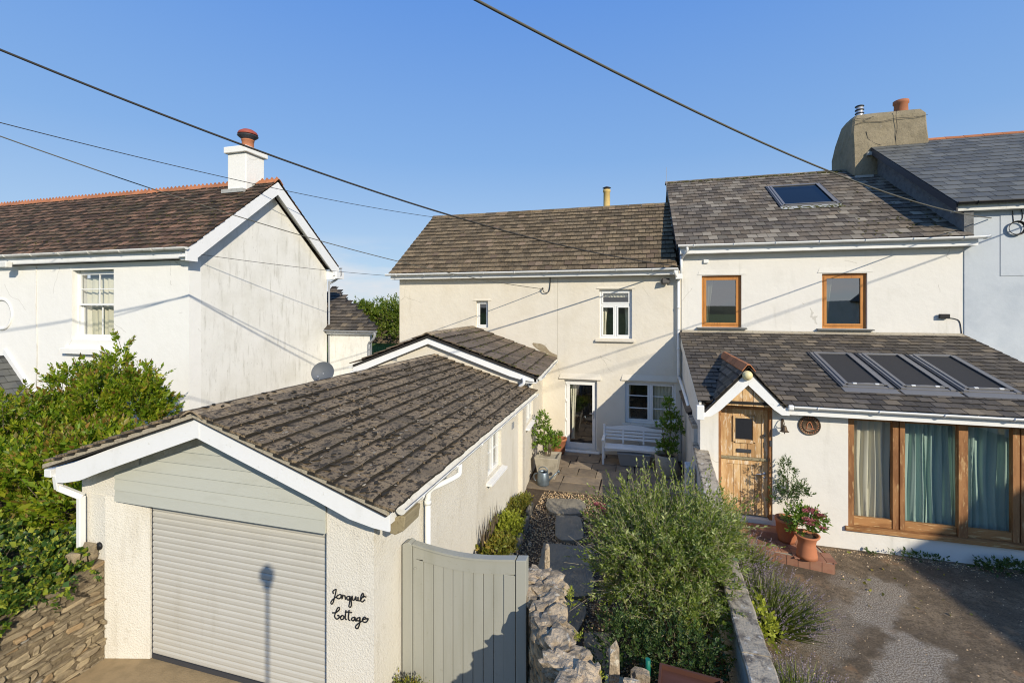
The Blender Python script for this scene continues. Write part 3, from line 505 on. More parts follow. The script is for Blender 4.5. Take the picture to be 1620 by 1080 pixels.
# ------------------------------------------------------------ foliage kit
def build_leaves(C, D, S, ratio, name, mats, parent, mi=None, rnd=None, kind=None, fold=.12, label=None):
    C = np.asarray(C, float); D = np.asarray(D, float); S = np.asarray(S, float); n = len(C)
    D /= np.linalg.norm(D, axis=1)[:, None] + 1e-9
    r = np.random.normal(size=(n, 3)) + np.array([0, 0, .0]); W = np.cross(D, r); W /= np.linalg.norm(W, axis=1)[:, None] + 1e-9
    Nn = np.cross(W, D); s = S[:, None]; rt = np.asarray(ratio)*np.ones(n); wd = W*s*rt[:, None]*.5
    tipb = D*s - Nn*s*.06
    V4 = np.stack([C, C + D*s*.45 + wd + Nn*s*fold*rt[:, None], C + tipb, C + D*s*.45 - wd + Nn*s*fold*rt[:, None]], 1).reshape(-1, 3)
    o = (V4.min(0)+V4.max(0))/2
    me = bpy.data.meshes.new(name); V4 = (V4 - o).astype(np.float32); me.vertices.add(len(V4)); me.vertices.foreach_set('co', V4.ravel())
    b = np.arange(n)*4; T = np.stack([b, b+1, b+2, b, b+2, b+3], 1).ravel().astype(np.int32)
    me.loops.add(len(T)); me.loops.foreach_set('vertex_index', T); me.polygons.add(2*n)
    me.polygons.foreach_set('loop_start', np.arange(2*n, dtype=np.int32)*3); me.polygons.foreach_set('loop_total', np.full(2*n, 3, np.int32))
    for m in (mats if isinstance(mats, (list, tuple)) else [mats]): me.materials.append(m)
    if mi is not None: me.polygons.foreach_set('material_index', np.repeat(np.asarray(mi, np.int32), 2))
    me.update(calc_edges=True)
    at = me.attributes.new('rnd', 'FLOAT', 'FACE'); rr = np.random.rand(n) if rnd is None else np.asarray(rnd)
    at.data.foreach_set('value', np.repeat(rr, 2).astype(np.float32)*.999)
    ob = link(bpy.data.objects.new(name, me)); o = Vector(o); WL[ob] = o
    if parent is not None: ob.parent = parent; ob.location = o - WL[parent]
    else: ob.location = o
    if kind: ob['kind'] = kind
    return ob
def twigs(blobs, n, L, per, leaf, seed, up=.5, lump=.35, inner=.5, droop=0., spread=.6):
    """leafy shoots in ellipsoid blobs: arrays of leaf bases, directions, sizes, place on the shoot, plus shoot lines"""
    rs = np.random.RandomState(seed); C, D, S, T, seg = [], [], [], [], []
    vol = np.array([b[1][0]*b[1][1]*b[1][2] for b in blobs])**.67; vol /= vol.sum()
    for i in range(n):
        c, r = blobs[rs.choice(len(blobs), p=vol)]; d = rs.normal(size=3); d /= np.linalg.norm(d)
        if d[2] < -.45: d[2] *= -1
        k = mnoise.noise(Vector(d*2.3) + Vector((seed, i % 1, c[0])))*lump
        q = (inner + (1-inner)*rs.rand()**.6)*(1+k)
        p = np.array(c) + d*np.array(r)*q
        t = d*(1-up) + np.array([0, 0, up]) + rs.normal(size=3)*.3; t /= np.linalg.norm(t); l = L*rs.uniform(.5, 1.3)
        m = max(3, int(per*rs.uniform(.6, 1.3))); w_ = np.cross(t, rs.normal(size=3)); w_ /= np.linalg.norm(w_); v_ = np.cross(t, w_)
        f = np.linspace(.12, 1, m); ang = np.arange(m)*2.4
        pos = p + t*(f*l)[:, None] + np.array([0, 0, -1])*(droop*l*f**2)[:, None]
        dr = t*(.45+.5*f)[:, None] + (w_*np.cos(ang)[:, None] + v_*np.sin(ang)[:, None])*(spread*(1.25-.75*f))[:, None]
        C.append(pos); D.append(dr); S.append(leaf*rs.lognormal(0, .28, m)*(1-.35*f)); T.append(np.full(m, (q > .86)*1.)*f); seg.append((p - t*l*.8, p+t*l))
    return np.concatenate(C), np.concatenate(D), np.concatenate(S), np.concatenate(T), seg
def stems(parent, seg, m, r=.004, name='twig', every=1, kind=None):
    mb = MB()
    for i, (a, b) in enumerate(seg):
        if i % every: continue
        mb.tube([a, (Vector(a)+Vector(b))/2+V(0,0,.01), b], [r, r*.8, r*.4], 3, caps=False)
    return mb.build(name, m, parent, kind=kind)
# ============================================================ GROUND
mb = MB(); mb.quad([(-400,-400,-.3), (400,-400,-.3), (400,18,-.3), (-400,18,-.3)]); mb.build('ground', m_grass, kind='structure')
mb = MB(); mb.box(-60, 60, -4.5, 3.3, -.29, -.02); mb.build('road', m_road, kind='structure')
mb = MB(); mb.box(-6.19, -1.0, 3.3, 4.35, -.28, .02); mb.build('driveway_apron', m_apron, kind='structure')
mb = MB(); mb.box(1.16, 14, 3.304, 9.5, -.28, 0.0); mb.box(7.2, 14, 9.5, 12.99, -.28, 0.0); mb.build('driveway', m_drive, kind='structure')
def slabpoly(name, pts, z0, z1, m, parent=None, kind=None, bevel=0):
    mb = MB(); mb.fprism(F((0,0,z0), (1,0,0), (0,1,0)), pts, 0, z1-z0); return mb.build(name, m, parent, kind=kind, bevel=bevel)
mb = MB(); mb.box(-2.53, 1.0, 4.35, 10.15, -.28, .095); mb.build('garden_ground', m_earth, kind='structure')
mb = MB(); mb.box(-2.6, 1.12, 10.15, 13.1, -.28, .10); patio = mb.build('patio', m_earth, kind='structure')
y = 10.16; widths = [.52, .44, .58, .48, .50, .44]
for ri, h in enumerate(widths):
    x = -2.5
    while x < 1.0:
        wd = rng.choice([.45, .6, .75, .9]); x1 = min(x+wd, 1.03)
        if x1 - x > .12:
            g = .012; q = lambda: rng.uniform(-.012, .012)
            pts = [(x+g+q(), y+g+q()), ((x+x1)/2, y+g+q()), (x1-g+q(), y+g+q()), (x1-g+q(), y+h-g+q()), ((x+x1)/2, y+h-g+q()), (x+g+q(), y+h-g+q())]
            slabpoly('paving_slab', pts, .09, .13+rng.uniform(-.004, .006), m_slab, patio, bevel=.006)
        x = x1
    y += h
# raised lawn behind the houses, wooded hills far behind the camera
mb = MB(); mb.quad([(-60,14.5,-.2), (60,14.5,-.2), (60,18,2.05), (-60,18,2.05)]); mb.quad([(-400,18,2.05), (400,18,2.05), (400,400,1), (-400,400,1)]); mb.build('raised_lawn', m_grass, kind='structure')
def ridgeline(name, x0, x1, y, h, seed, n=60):
    vs = []; fs = []
    for i in range(n+1):
        x = x0+(x1-x0)*i/n; t = h*(.55+.45*mnoise.noise(Vector((i*.13, seed, 0)))+.06*mnoise.noise(Vector((i*1.7, seed, 3))))
        vs += [(x, y, -3), (x, y-30, t), (x, y-120, t*.8)]
    for i in range(n): fs += [(3*i, 3*i+1, 3*i+4, 3*i+3), (3*i+1, 3*i+2, 3*i+5, 3*i+4)]
    mb = MB(); mb.add(vs, fs, 0, True); return mb.build(name, mat(name+'_cover', (.035,.045,.02), .95, [('noise', .03, .4, .6, (.07,.08,.035), .9)]), kind='structure')
ridgeline('hills', -500, 700, -260, 7, 3)
# earth bank left of the garage behind the retaining wall
mb = MB(); mb.fprism(F((0,0,0), (1,0,0), (0,1,0)), [(-30,2), (-6.45,2), (-6.45,4.0), (-6.75,4.05), (-6.75,13), (-30,13)], -.25, 1.12); mb.build('earth_bank', m_earth, kind='structure')

# ============================================================ GARAGE
GF = FRONT(0, 4.0, 0)
def sqpipe(parent, P_, h=.033):
    for i in range(len(P_)-1):
        a, b = Vector(P_[i]), Vector(P_[i+1]); d = b-a; q = MB(); u = d.normalized(); s_ = V(1,0,0) if abs(u.z) > .95 else V(0,0,1).cross(u).normalized()
        f = F(a, u, s_); q.fbox(f, -.0, d.length+.02, -h, h, -h, h); q.build('downpipe', m_upvc, parent, bevel=.008)
gar = empty('garage', (-4.5, 4.0, 0), 'cream pebbledash garage with a roller door and mossy ridged tile roof, nearest the viewer', 'garage')
mb = MB(); mb.fprism(GROUND, [(-6.6,4.0), (-6.19,3.99), (-5.665,4.13), (-5.665,4.4), (-6.6,4.3)], -.1, 1.975); mb.fprism(GF, [(-6.6,1.9751), (-5.66,1.9751), (-5.66,2.56), (-6.6,2.27)], -.3, 0); mb.fprism(GF, [(-3.08,-.1), (-2.53,-.1), (-2.53,2.26), (-3.08,2.44)], -.3, 0)
mb.fprism(GF, [(-5.66,1.98), (-3.08,1.98), (-3.08,2.44), (-4.47,2.9), (-5.66,2.56)], -.3, -.02)
mb.build('front_wall', m_garage, gar)
GR = RIGHTF(-2.53, 0, 0)
wall(gar, 'side_wall', GR, 4.301, 9.75, -.1, 2.24, [(7.55, 8.37, 1.22, 2.02)], m_garage)
mb = MB(); mb.fbox(LEFTF(-6.6,0,0), -9.75, -4.301, -.1, 2.24, -.25, 0); mb.build('far_side_wall', m_garage, gar)
wn_ = window(gar, GR, 7.55, 8.37, 1.22, 2.02, rec=.06, fw=.045, mull=[7.96], bars=[.5], sash=.045, roomd=.7)
sill(gar, GR, 7.47, 8.45, 1.20, .10, .05, m_board)
# roller door: one part per slat
rd = MB(); DF = FRONT(0, 4.16, 0); rd.fbox(DF, -5.66, -3.085, 1.94, 1.975, -.1, .0); rd.fbox(DF, -5.66, -5.645, .02, 1.94, -.02, .012); rd.fbox(DF, -3.16, -3.085, .02, 1.94, -.02, .03)  # wide right guide rail; its dark grey also paints in the jamb shadow
rdoor = rd.build('roller_door', m_darkgrey, gar)
k = 0; z = .075
while z < 1.93:
    h = .0715; s = MB(); prof = [(0,-.012), (0,.001), (.006,.009), (.02,.013), (.05,.014), (.062,.010), (.0695,.003), (.0695,-.012)]
    n = len(prof); P = [DF.p(x, z+b, c) for x in (-5.643, -3.115) for b, c in prof]
    s.add(P, [(i, (i+1) % n, n+(i+1) % n, n+i) for i in range(n)] + [tuple(range(n))[::-1], tuple(range(n, 2*n))]); s.build('slat', m_slat, rdoor); z += h
s = MB(); s.fbox(DF, -5.643, -3.115, .022, .073, -.012, .02); s.build('bottom_rail', m_darkgrey, rdoor)
# gable cladding boards
cl = MB(); cl.fbox(GF, -6.0, -3.085, 1.955, 2.28, .001, .008); clad = cl.build('gable_cladding', m_sage, gar)
zb = 1.94; hb = .135
def under(x): return 2.865 - abs(x+4.47)*.335 - .07
while zb < 2.75:
    z1 = zb+hb; l = -6.01; r_ = -3.075
    top_l = max(l, -4.47-(2.795-z1)/.335) if z1 > under(l) else l
    pts = []; zl = zb
    lb = max(l, -4.47-(2.795-zb)/.335); rb = min(r_, -4.47+(2.795-zb)/.335); lt = max(l, -4.47-(2.795-z1)/.335); rt = min(r_, -4.47+(2.795-z1)/.335)
    if rb-lb < .1: break
    pts = [(lb, zb), (rb, zb)] + ([(rt, z1-.004), (lt, z1-.004)] if rt > lt+.02 else [(-4.47, 2.79)])
    if lb == l and lt > l: pts = pts[:3] + [(lt, z1-.004), (l, under(l))] if len(pts) == 4 else pts
    b = MB(); n = len(pts); P = [GF.p(a, q, .009) for a, q in pts] + [GF.p(a, q, .034 - .014*(q-zb)/hb) for a, q in pts]
    b.add(P, [tuple(range(n))[::-1], tuple(range(n, 2*n))] + [(i, (i+1) % n, n+(i+1) % n, n+i) for i in range(n)]); b.build('board', m_sage, clad); zb = z1
# bargeboards with the kicked out foot
BF = FRONT(0, 3.73, 0)
def barge(side):
    s_ = side; k_ = 1 if side > 0 else .935; X = lambda d: -4.47 + s_*d*k_
    top = [(0,3.10), (.9,2.80), (1.6,2.565), (1.95,2.45), (2.27,2.365)]; bot = [(2.27,2.185), (2.1,2.2), (1.85,2.25), (1.5,2.375), (.9,2.575), (0,2.872)]
    b = MB(); pts = [(X(d), z) for d, z in top+bot]
    if side < 0: pts = pts[::-1]
    b.fprism(BF, pts, -.025, 0); b.build('bargeboard', m_board, gar, bevel=.003)
barge(1); barge(-1)
mb = MB(); mb.fbox(BF, -4.51, -4.43, 2.875, 3.09, .001, .006); mb.build('apex_cover', m_board, gar)
mb = MB(); mb.fprism(F((-4.47,0,0), (0,1,0), (0,0,1)), [(3.825,2.84), (3.99,2.84), (3.99,2.86), (3.825,2.86)], -.0, .01)
for s_ in (-1, 1):
    q = MB(); q.add([(-4.47, 3.76, 2.905), (-4.47, 4.0, 2.905), (-4.47+s_*2.2, 4.0, 2.23), (-4.47+s_*2.2, 3.76, 2.23), (-4.47, 3.76, 2.925), (-4.47, 4.0, 2.925), (-4.47+s_*2.2, 4.0, 2.25), (-4.47+s_*2.2, 3.76, 2.25)], [(0,1,2,3), (4,7,6,5), (0,3,7,4), (1,5,6,2), (2,6,7,3), (0,4,5,1)])
    q.build('verge_soffit', m_board, gar)
sl_ = math.atan2(.75, 2.27); cS, sS = math.cos(sl_), math.sin(sl_)
roof = deck(gar, 'roof', [(-4.47,3.70,3.13), (-2.2,3.70,2.38), (-2.2,9.80,2.38), (-4.47,9.80,3.13)], .05)
GRF = F((-2.17, 3.665, 2.385), (0,1,0), (-cS, 0, sS)); Ls = 2.27/cS+.03
tiles(roof, GRF, 6.15, Ls, .30, .216, .026, m_gtile, limit=300, lap=.35, jit=.006)
roof2 = deck(gar, 'roof', [(-4.47,3.70,3.131), (-4.47,9.80,3.131), (-6.62,9.80,2.42), (-6.62,3.70,2.42)], .05)
GLF = F((-6.65, 9.815, 2.425), (0,-1,0), (cS, 0, sS)); tiles(roof2, GLF, 6.15, Ls-.12, .30, .216, .026, m_gtile, limit=120, lap=.35)
ridge_tiles(roof, (-4.47,3.66,3.165), (-4.47,9.75,3.165), .15, .055, .42, m_ridge)
ms = MB(); Gm = GRF; mp_ = MB()
for i in range(1500):
    a, b = rng.uniform(.02, 6.1), rng.uniform(.02, Ls)
    if mnoise.noise(Vector((a*2.2, b*3.1, 5))) < rng.uniform(-.25,.35): continue
    rock(ms, Gm.p(a, b, .045), rng.uniform(.010,.035), rng.uniform(.014,.05), rng.uniform(.004,.011), i, 1, .5, 0, rng.uniform(0,3))
for i in range(220): rock(mp_, Gm.p(rng.uniform(.02,6.1), rng.uniform(.02,Ls), .046), rng.uniform(.008,.022), rng.uniform(.01,.03), .004, i, 1, .5, 0, rng.uniform(0,3))
ms.build('moss_clumps', m_joint, roof, kind='stuff'); mp_.build('lichen_crust', m_coping, roof, kind='stuff')
v = MB()                                              # mortar bedding under the verge
for s_ in (-1, 1): v.add([(-4.47, 3.74, 3.085), (-4.47+s_*2.27, 3.74, 2.34), (-4.47+s_*2.27, 3.74, 2.40), (-4.47, 3.74, 3.145), (-4.47, 3.69, 3.095), (-4.47+s_*2.27, 3.69, 2.355), (-4.47+s_*2.27, 3.69, 2.40), (-4.47, 3.69, 3.145)], [(4,5,6,7), (0,3,2,1), (3,7,6,2), (0,1,5,4), (1,2,6,5)])
v.build('verge_mortar', m_mortar, gar)
half_gutter(gar, (-2.155, 3.86, 2.345), (-2.155, 9.8, 2.345), .055, m_dirtwhite)
mb = MB(); mb.fbox(RIGHTF(-2.24,0,0), 3.83, 9.8, 2.21, 2.375, -.02, 0); mb.build('fascia', m_board, gar)
mb = MB(); mb.box(-2.53, -2.262, 3.84, 9.8, 2.215, 2.235); mb.build('soffit', m_board, gar)
mb = MB(); mb.fprism(FRONT(0, 3.9, 0), [(-2.30,2.08), (-2.24,2.07), (-2.15,2.12), (-2.13,2.26), (-2.20,2.26), (-2.30,2.2)], -.32, 0); mb.build('purlin_end', m_oldwood, gar, bevel=.01)
pipe(gar, [(-2.155,5.32,2.29), (-2.155,5.32,2.20), (-2.17,5.29,2.15), (-2.30,5.12,2.10), (-2.43,5.06,2.03), (-2.455,5.05,1.9)], .034)
pipe(gar, [(-2.455,5.05,1.94), (-2.455,5.05,.1)], .034, collars=[(-2.455,5.05,1.86), (-2.455,5.05,1.1)])
half_gutter(gar, (-6.72, 9.8, 2.345), (-6.72, 3.80, 2.345), .055, m_dirtwhite)
mb = MB(); mb.box(-6.77,-6.66,3.72,3.84,2.24,2.33); mb.build('gutter_outlet', m_upvc, gar, bevel=.006)
sqpipe(gar, [(-6.66,3.78,2.26), (-6.66,3.80,2.10), (-6.50,3.93,1.96), (-6.50,3.93,1.28)])
mb = MB(); mb.lathe([(0.0005,.03), (.035,.028), (.045,.018), (.047,0), (.047,-.01)], (-6.28, 3.99, 1.36), 16, ax=F((0,0,0), (1,0,0), (0,0,1))); mb.build('door_override_lock', m_black, gar)
mb = MB()
for i in range(4): mb.fbox(GR, 9.12, 9.26, 1.72+i*.03, 1.738+i*.03, .002, .014)
mb.fbox(GR, 9.1, 9.28, 1.70, 1.84, .0, .004); mb.build('air_vent', m_greyg, gar)
# house name in script letters
sg = empty('house_name_sign', (-2.8, 4.0, 1.0), 'black wrought script reading Jonquil Cottage fixed to the cream garage pier', 'sign')
for wd, nm in (('J', 'upper_word'), ('C', 'lower_word')):
    mb = MB()
    for st in SIGN[wd]: mb.tube(catmull([(x, 3.985, z) for x, z in st], 4) if len(st) > 2 else [(x, 3.985, z) for x, z in st], .0062, 6)
    mb.tube([(-2.9, 4.0, SIGN[wd][1][1][1]), (-2.9, 3.985, SIGN[wd][1][1][1])], .004, 5); mb.build(nm, m_black, sg)

# ============================================================ LINK EXTENSION (turned a few degrees)
ya = R(4.0); LO = V(-4.60, 9.72, 0); lu = V(math.cos(ya), math.sin(ya), 0); lv = V(-math.sin(ya), math.cos(ya), 0)
def LP(a, b, z): return LO + lu*a + lv*b + V(0,0,z)
lnk = empty('kitchen_extension', LP(0,0,0), 'low cream extension with white gable bargeboards between garage and cottage', 'extension')
LF = F(LO, lu, (0,0,1))
mb = MB(); mb.fprism(LF, [(-1.62,0), (2.15,0), (2.15,2.72), (0,3.50), (-1.62,2.82)], -.05, .19); mb.build('front_wall', m_cottage, lnk)
LRF = F(LP(2.15,0,0), lv, (0,0,1))
wall(lnk, 'side_wall', LRF, -.189, 3.2, 0, 2.79, [(.30, 1.28, 1.50, 2.52)], m_cottage)
window(lnk, LRF, .30, 1.28, 1.50, 2.52, rec=.04, mull=[.79], bars=[.5], roomd=.7); sill(lnk, LRF, .22, 1.38, 1.48, .09, .05, m_board)
sw = 1/math.sqrt(1+(.91/2.55)**2)
rz0, re0 = 3.62, 2.74
roof = deck(lnk, 'roof', [LP(0,-.33,rz0-.02), LP(2.5,-.33,re0), LP(2.5,3.28,re0), LP(0,3.28,rz0-.02)], .05)
vd = (LP(0,0,rz0)-LP(2.53,0,re0)); tiles(roof, F(LP(2.53,-.36,re0+.01), lv, vd), 3.66, vd.length+.02, .42, .335, .024, m_mtile, lap=.25, jit=.008)
roof = deck(lnk, 'roof', [LP(0,-.33,rz0-.019), LP(0,3.28,rz0-.019), LP(-1.85,3.28,2.90), LP(-1.85,-.33,2.90)], .05)
vd = (LP(0,0,rz0)-LP(-1.88,0,2.90)); tiles(roof, F(LP(-1.88,3.30,2.91), -lv, vd), 3.66, vd.length+.02, .42, .335, .024, m_mtile, lap=.25)
ridge_tiles(roof, LP(0,-.37,rz0+.045), LP(0,3.25,rz0+.045), .14, .055, .42, m_ridge)
ms = MB(); vd = (LP(0,0,rz0)-LP(2.53,0,re0)); Fm = F(LP(2.53,-.36,re0+.01), lv, vd)
for i in range(260): rock(ms, Fm.p(rng.choice([k*.42+rng.gauss(0,.02) for k in range(9)] + [rng.uniform(0,3.6)]*6), rng.uniform(0,2.6), .035), rng.uniform(.012,.035), rng.uniform(.012,.04), .012, i, 1)
ms.build('moss_clumps', m_moss, roof, kind='stuff')
LB = F(LP(0,-.30,0), lu, (0,0,1))
mb = MB(); mb.fprism(LB, [(0,3.585), (2.0,2.875), (2.30,2.79), (2.42,2.775), (2.42,2.63), (2.18,2.66), (1.9,2.73), (0,3.41)][::-1], -.02, .0); mb.build('bargeboard', m_board, lnk, bevel=.003)
mb = MB(); mb.fprism(LB, [(0,3.585), (-1.86,2.88), (-1.86,2.70), (-1.7,2.73), (0,3.41)], -.02, .0); mb.build('bargeboard', m_board, lnk, bevel=.003)
for s_, e, ze in ((1, 2.3, 2.70), (-1, -1.7, 2.80)):
    q = MB(); q.add([LP(0,-.28,3.50), LP(0,0,3.50), LP(e,0,ze), LP(e,-.28,ze), LP(0,-.28,3.52), LP(0,0,3.52), LP(e,0,ze+.02), LP(e,-.28,ze+.02)], [(0,1,2,3), (4,7,6,5), (0,3,7,4), (2,6,7,3)]); q.build('verge_soffit', m_board, lnk)
half_gutter(lnk, LP(2.56,-.30,re0-.02), LP(2.56,3.12,re0-.02), .052, m_dirtwhite)
mb = MB(); mb.fbox(F(LP(2.49,0,0), lv, (0,0,1)), -.28, 3.15, 2.62, 2.735, -.02, 0); mb.build('fascia', m_board, lnk)
mb = MB(); mb.fbox(F(LP(0,0,0), lu, (0,0,1)), 2.15, 2.47, 2.60, 2.62, -3.15, .28); mb.build('soffit', m_board, lnk)
half_gutter(lnk, LP(-1.9,.2,2.86), LP(-1.9,-.34,2.86), .05, m_dirtwhite)
mb = MB(); mb.fbox(LF, -1.93, -1.62, 2.69, 2.75, .0, .3); mb.build('box_end', m_board, lnk)
pipe(lnk, [LP(2.20,-.34,2.72), LP(2.20,-.34,2.60), LP(2.10,-.30,2.52), LP(2.05,-.2,2.42)], .035)
mb = MB(); mb.fbox(LF, -.98, -.80, 3.0, 3.16, .191, .202)
for i in range(5): mb.fbox(LF, -.97, -.81, 3.012+i*.028, 3.03+i*.028, .202, .212)
mb.build('air_vent', m_greyg, lnk)
cam_l = empty('security_lamp', LP(2.2,2.25,2.45), 'small cream lamp under the eave of the low extension beside the glass door', 'lamp')
mb = MB(); c_ = LP(2.25,2.25,2.47); mb.tube([LP(2.152,2.25,2.50), c_], .012, 6); mb.build('arm', m_dirtwhite, cam_l); mb = MB(); mb.lathe([(.0,.10), (.04,.10), (.05,.0), (.02,-.02), (0,-.02)], LP(2.28,2.28,2.38), 12); mb.build('lamp_head', m_dirtwhite, cam_l)

# ============================================================ COTTAGE
cot = empty('cottage', (-3.1, 13.03, 0), 'cream rendered cottage with a brown tiled roof and white upvc windows, middle of the row', 'house')
CF = FRONT(0, 13.03, 0)
H_c = [(-1.06,-.17,3.36,4.73), (-4.74,-4.36,3.62,4.42), (-2.05,-1.12,.16,2.16), (-.36,.98,1.04,2.18)]
wall(cot, 'front_wall', CF, -7.32, 1.10, -.1, 5.22, H_c, m_cottage)
mb = MB(); mb.fprism(LEFTF(-7.32,0,0), [(-18.97,-.2), (-13.331,-.2), (-13.331,5.2), (-16.0,7.6), (-18.97,5.2)], -.25, 0); mb.build('gable_wall', m_cottage, cot)
mb = MB(); mb.fbox(FRONT(0,18.9,0), -7.0, 1.0, -.2, 5.2, -.2, 0); mb.build('rear_wall', m_cottage, cot)
wu = window(cot, CF, -1.06, -.17, 3.36, 4.73, rec=.09, mull=[-.615], transom=4.30); sill(cot, CF, -1.16, -.10, 3.34, .08, .06, m_cottage)
window(cot, CF, -4.74, -4.36, 3.62, 4.42, rec=.10, fw=.04)
wl_ = window(cot, CF, -.36, .98, 1.04, 2.18, rec=.09, mull=[.31], bars=[.34, .67]); sill(cot, CF, -.44, 1.02, 1.02, .07, .05, m_cottage)
curtain(wl_, CF, .36, .95, 1.1, 2.16, -.22, m_cream_c, 6, .02, .1, 3); curtain(wl_, CF, -.34, -.22, 1.1, 2.16, -.24, m_cream_c, 2, .02, 0, 5)
curtain(wu, CF, -1.02, -.86, 3.4, 4.3, -.24, m_cream_c, 2, .02, .2, 6); curtain(wu, CF, -.36, -.2, 3.4, 4.3, -.24, m_cream_c, 2, .02, .0, 7); curtain(wu, CF, -1.0, -.22, 4.52, 4.70, -.2, m_cream_c, 9, .012, 0, 8)
# glazed upvc door
dr = MB(); fw = .055; a0, a1, b0, b1 = -2.05, -1.12, .16, 2.16; c0, c1 = -.17, -.10
for bx in ((a0,a0+fw,b0,b1), (a1-fw,a1,b0,b1), (a0+fw,a1-fw,b1-fw,b1), (a0+fw,a1-fw,b0,b0+.035)): dr.fbox(CF, *bx, c0, c1)
door = dr.build('door', m_upvc, cot, bevel=.003)
lf = MB(); x0, x1, y0, y1 = a0+fw+.004, a1-fw-.004, b0+.04, b1-fw-.004; f = .085
for bx in ((x0,x0+f,y0,y1), (x1-f,x1,y0,y1), (x0+f,x1-f,y1-f,y1), (x0+f,x1-f,y0,y0+.15)): lf.fbox(CF, *bx, -.155, -.085)
lf.build('door_leaf', m_upvc, door, bevel=.004)
p = MB(); p.quad([CF.p(x0+f,y0+.15,-.12), CF.p(x1-f,y0+.15,-.12), CF.p(x1-f,y1-f,-.12), CF.p(x0+f,y1-f,-.12)]); p.build('pane', m_glass, door)
p = MB(); p.fbox(CF, x1-.055, x1-.03, 1.08, 1.30, -.085, -.07); p.tube([CF.p(x1-.042,1.22,-.07), CF.p(x1-.042,1.22,-.035), CF.p(x1-.16,1.22,-.035)], .009, 6); p.build('handle', m_steel, door)
for zz in (.45, .95, 1.5, 2.0): p = MB(); p.tube([CF.p(a0+.045,zz,-.088), CF.p(a0+.045,zz+.09,-.088)], .014, 8); p.build('hinge', m_upvc, door)
room(door, CF, a0, a1, b0, b1, -.3, 1.2); curtain(door, CF, x0+.09, x0+.24, .4, 2.0, -.32, m_cream_c, 2, .02, .3, 11)
sill(cot, CF, -2.12, -1.05, .165, .10, .04, m_upvc, 'door_sill')
for a0_, a1_, b_ in ((-2.20,-1.0,2.19), (-.46,1.06,2.22), (-4.83,-4.24,4.44), (-1.14,-.08,4.76)): hood(cot, CF, a0_, a1_, b_, m_cottage, .045 if b_ < 3 else .02, .16 if b_ < 3 else .05)
mb = MB(); pts = [(-2.62+.36*math.cos(t)-.04*math.sin(t)+.03*math.sin(5*t), 2.98+.13*math.sin(t)-.19*math.cos(t)+.02*math.sin(4*t+1)) for t in [i*.19635 for i in range(32)]]
mb.fprism(CF, pts, .001, .004); mb.build('render_repair', mat('bare_cement_render', (.30,.24,.15), .95, [('noise', 8, .45, .7, (.50,.44,.32), .7)], [('noise', 30, .6, .01)]), cot)
mb = MB(); mb.fbox(CF, -2.255, -2.247, 2.7, 5.05, .0005, .003); mb.build('render_joint', mat('render_seam', (.4,.36,.28), .9), cot)  # thin darker seam line down the render
zr, yr, ze, ye = 7.66, 16.0, 5.27, 12.76
vd = V(0, yr-ye, zr-ze)
roof = deck(cot, 'roof', [(-7.5,ye+.04,ze), (.98,ye+.04,ze), (.98,yr,zr-.03), (-7.5,yr,zr-.03)], .06)
tiles(roof, F((-7.53, ye, ze+.01), (1,0,0), vd), 8.52, vd.length+.02, .215, .25, .021, m_ctile, limit=300, jit=.009)
roof_b = deck(cot, 'roof', [(-7.5,yr,zr-.028), (.98,yr,zr-.028), (.98,19.2,5.3), (-7.5,19.2,5.3)], .06, m_ctile)
ridge_tiles(roof, (-7.55,yr,zr+.035), (.95,yr,zr+.035), .14, .07, .42, m_ctile)
ms = MB()
for i in range(240):
    x = rng.uniform(-7.45,.9); t = abs(rng.gauss(0,.10)); p_ = V(x, yr-t*.8, zr+.03-t*.6); rock(ms, p_, rng.uniform(.015,.05), rng.uniform(.012,.03), rng.uniform(.01,.022), i, 1)
for i in range(60):
    x = rng.uniform(-7.45,-5.2); t = abs(rng.gauss(0,.6)); rock(ms, V(x, yr-t*.80, zr+.02-t*.59), rng.uniform(.015,.05), rng.uniform(.012,.03), rng.uniform(.01,.02), i, 1)
ms.build('moss_clumps', m_moss, roof, kind='stuff')
mb = MB(); mb.fbox(CF, -7.5, 1.02, 5.12, 5.25, .22, .24); mb.build('fascia', m_board, cot); mb = MB(); mb.fbox(CF, -7.5, 1.02, 5.10, 5.118, 0.001, .24); mb.build('soffit', m_board, cot)
half_gutter(cot, (-7.62, 12.70, 5.265), (1.0, 12.70, 5.265), .06, m_upvc, brackets=.95)
fl = empty('roof_flue_pot', (-1.07,16.3,7.5), 'buff clay chimney pot with a dark cap behind the cottage ridge', 'chimney pot')
mb = MB(); mb.lathe([(.125,-.1), (.125,.1), (.115,.12), (.11,.62), (.13,.64), (.13,.72), (.10,.73), (.09,.6)], (-1.07,16.3,7.62), 20); mb.build('pot', m_ypot, fl)
mb = MB(); mb.lathe([(.02,.84), (.12,.80), (.15,.78), (.10,.76), (.08,.72), (.02,.72)], (-1.07,16.3,7.62), 16); mb.build('cap', m_darkgrey, fl)
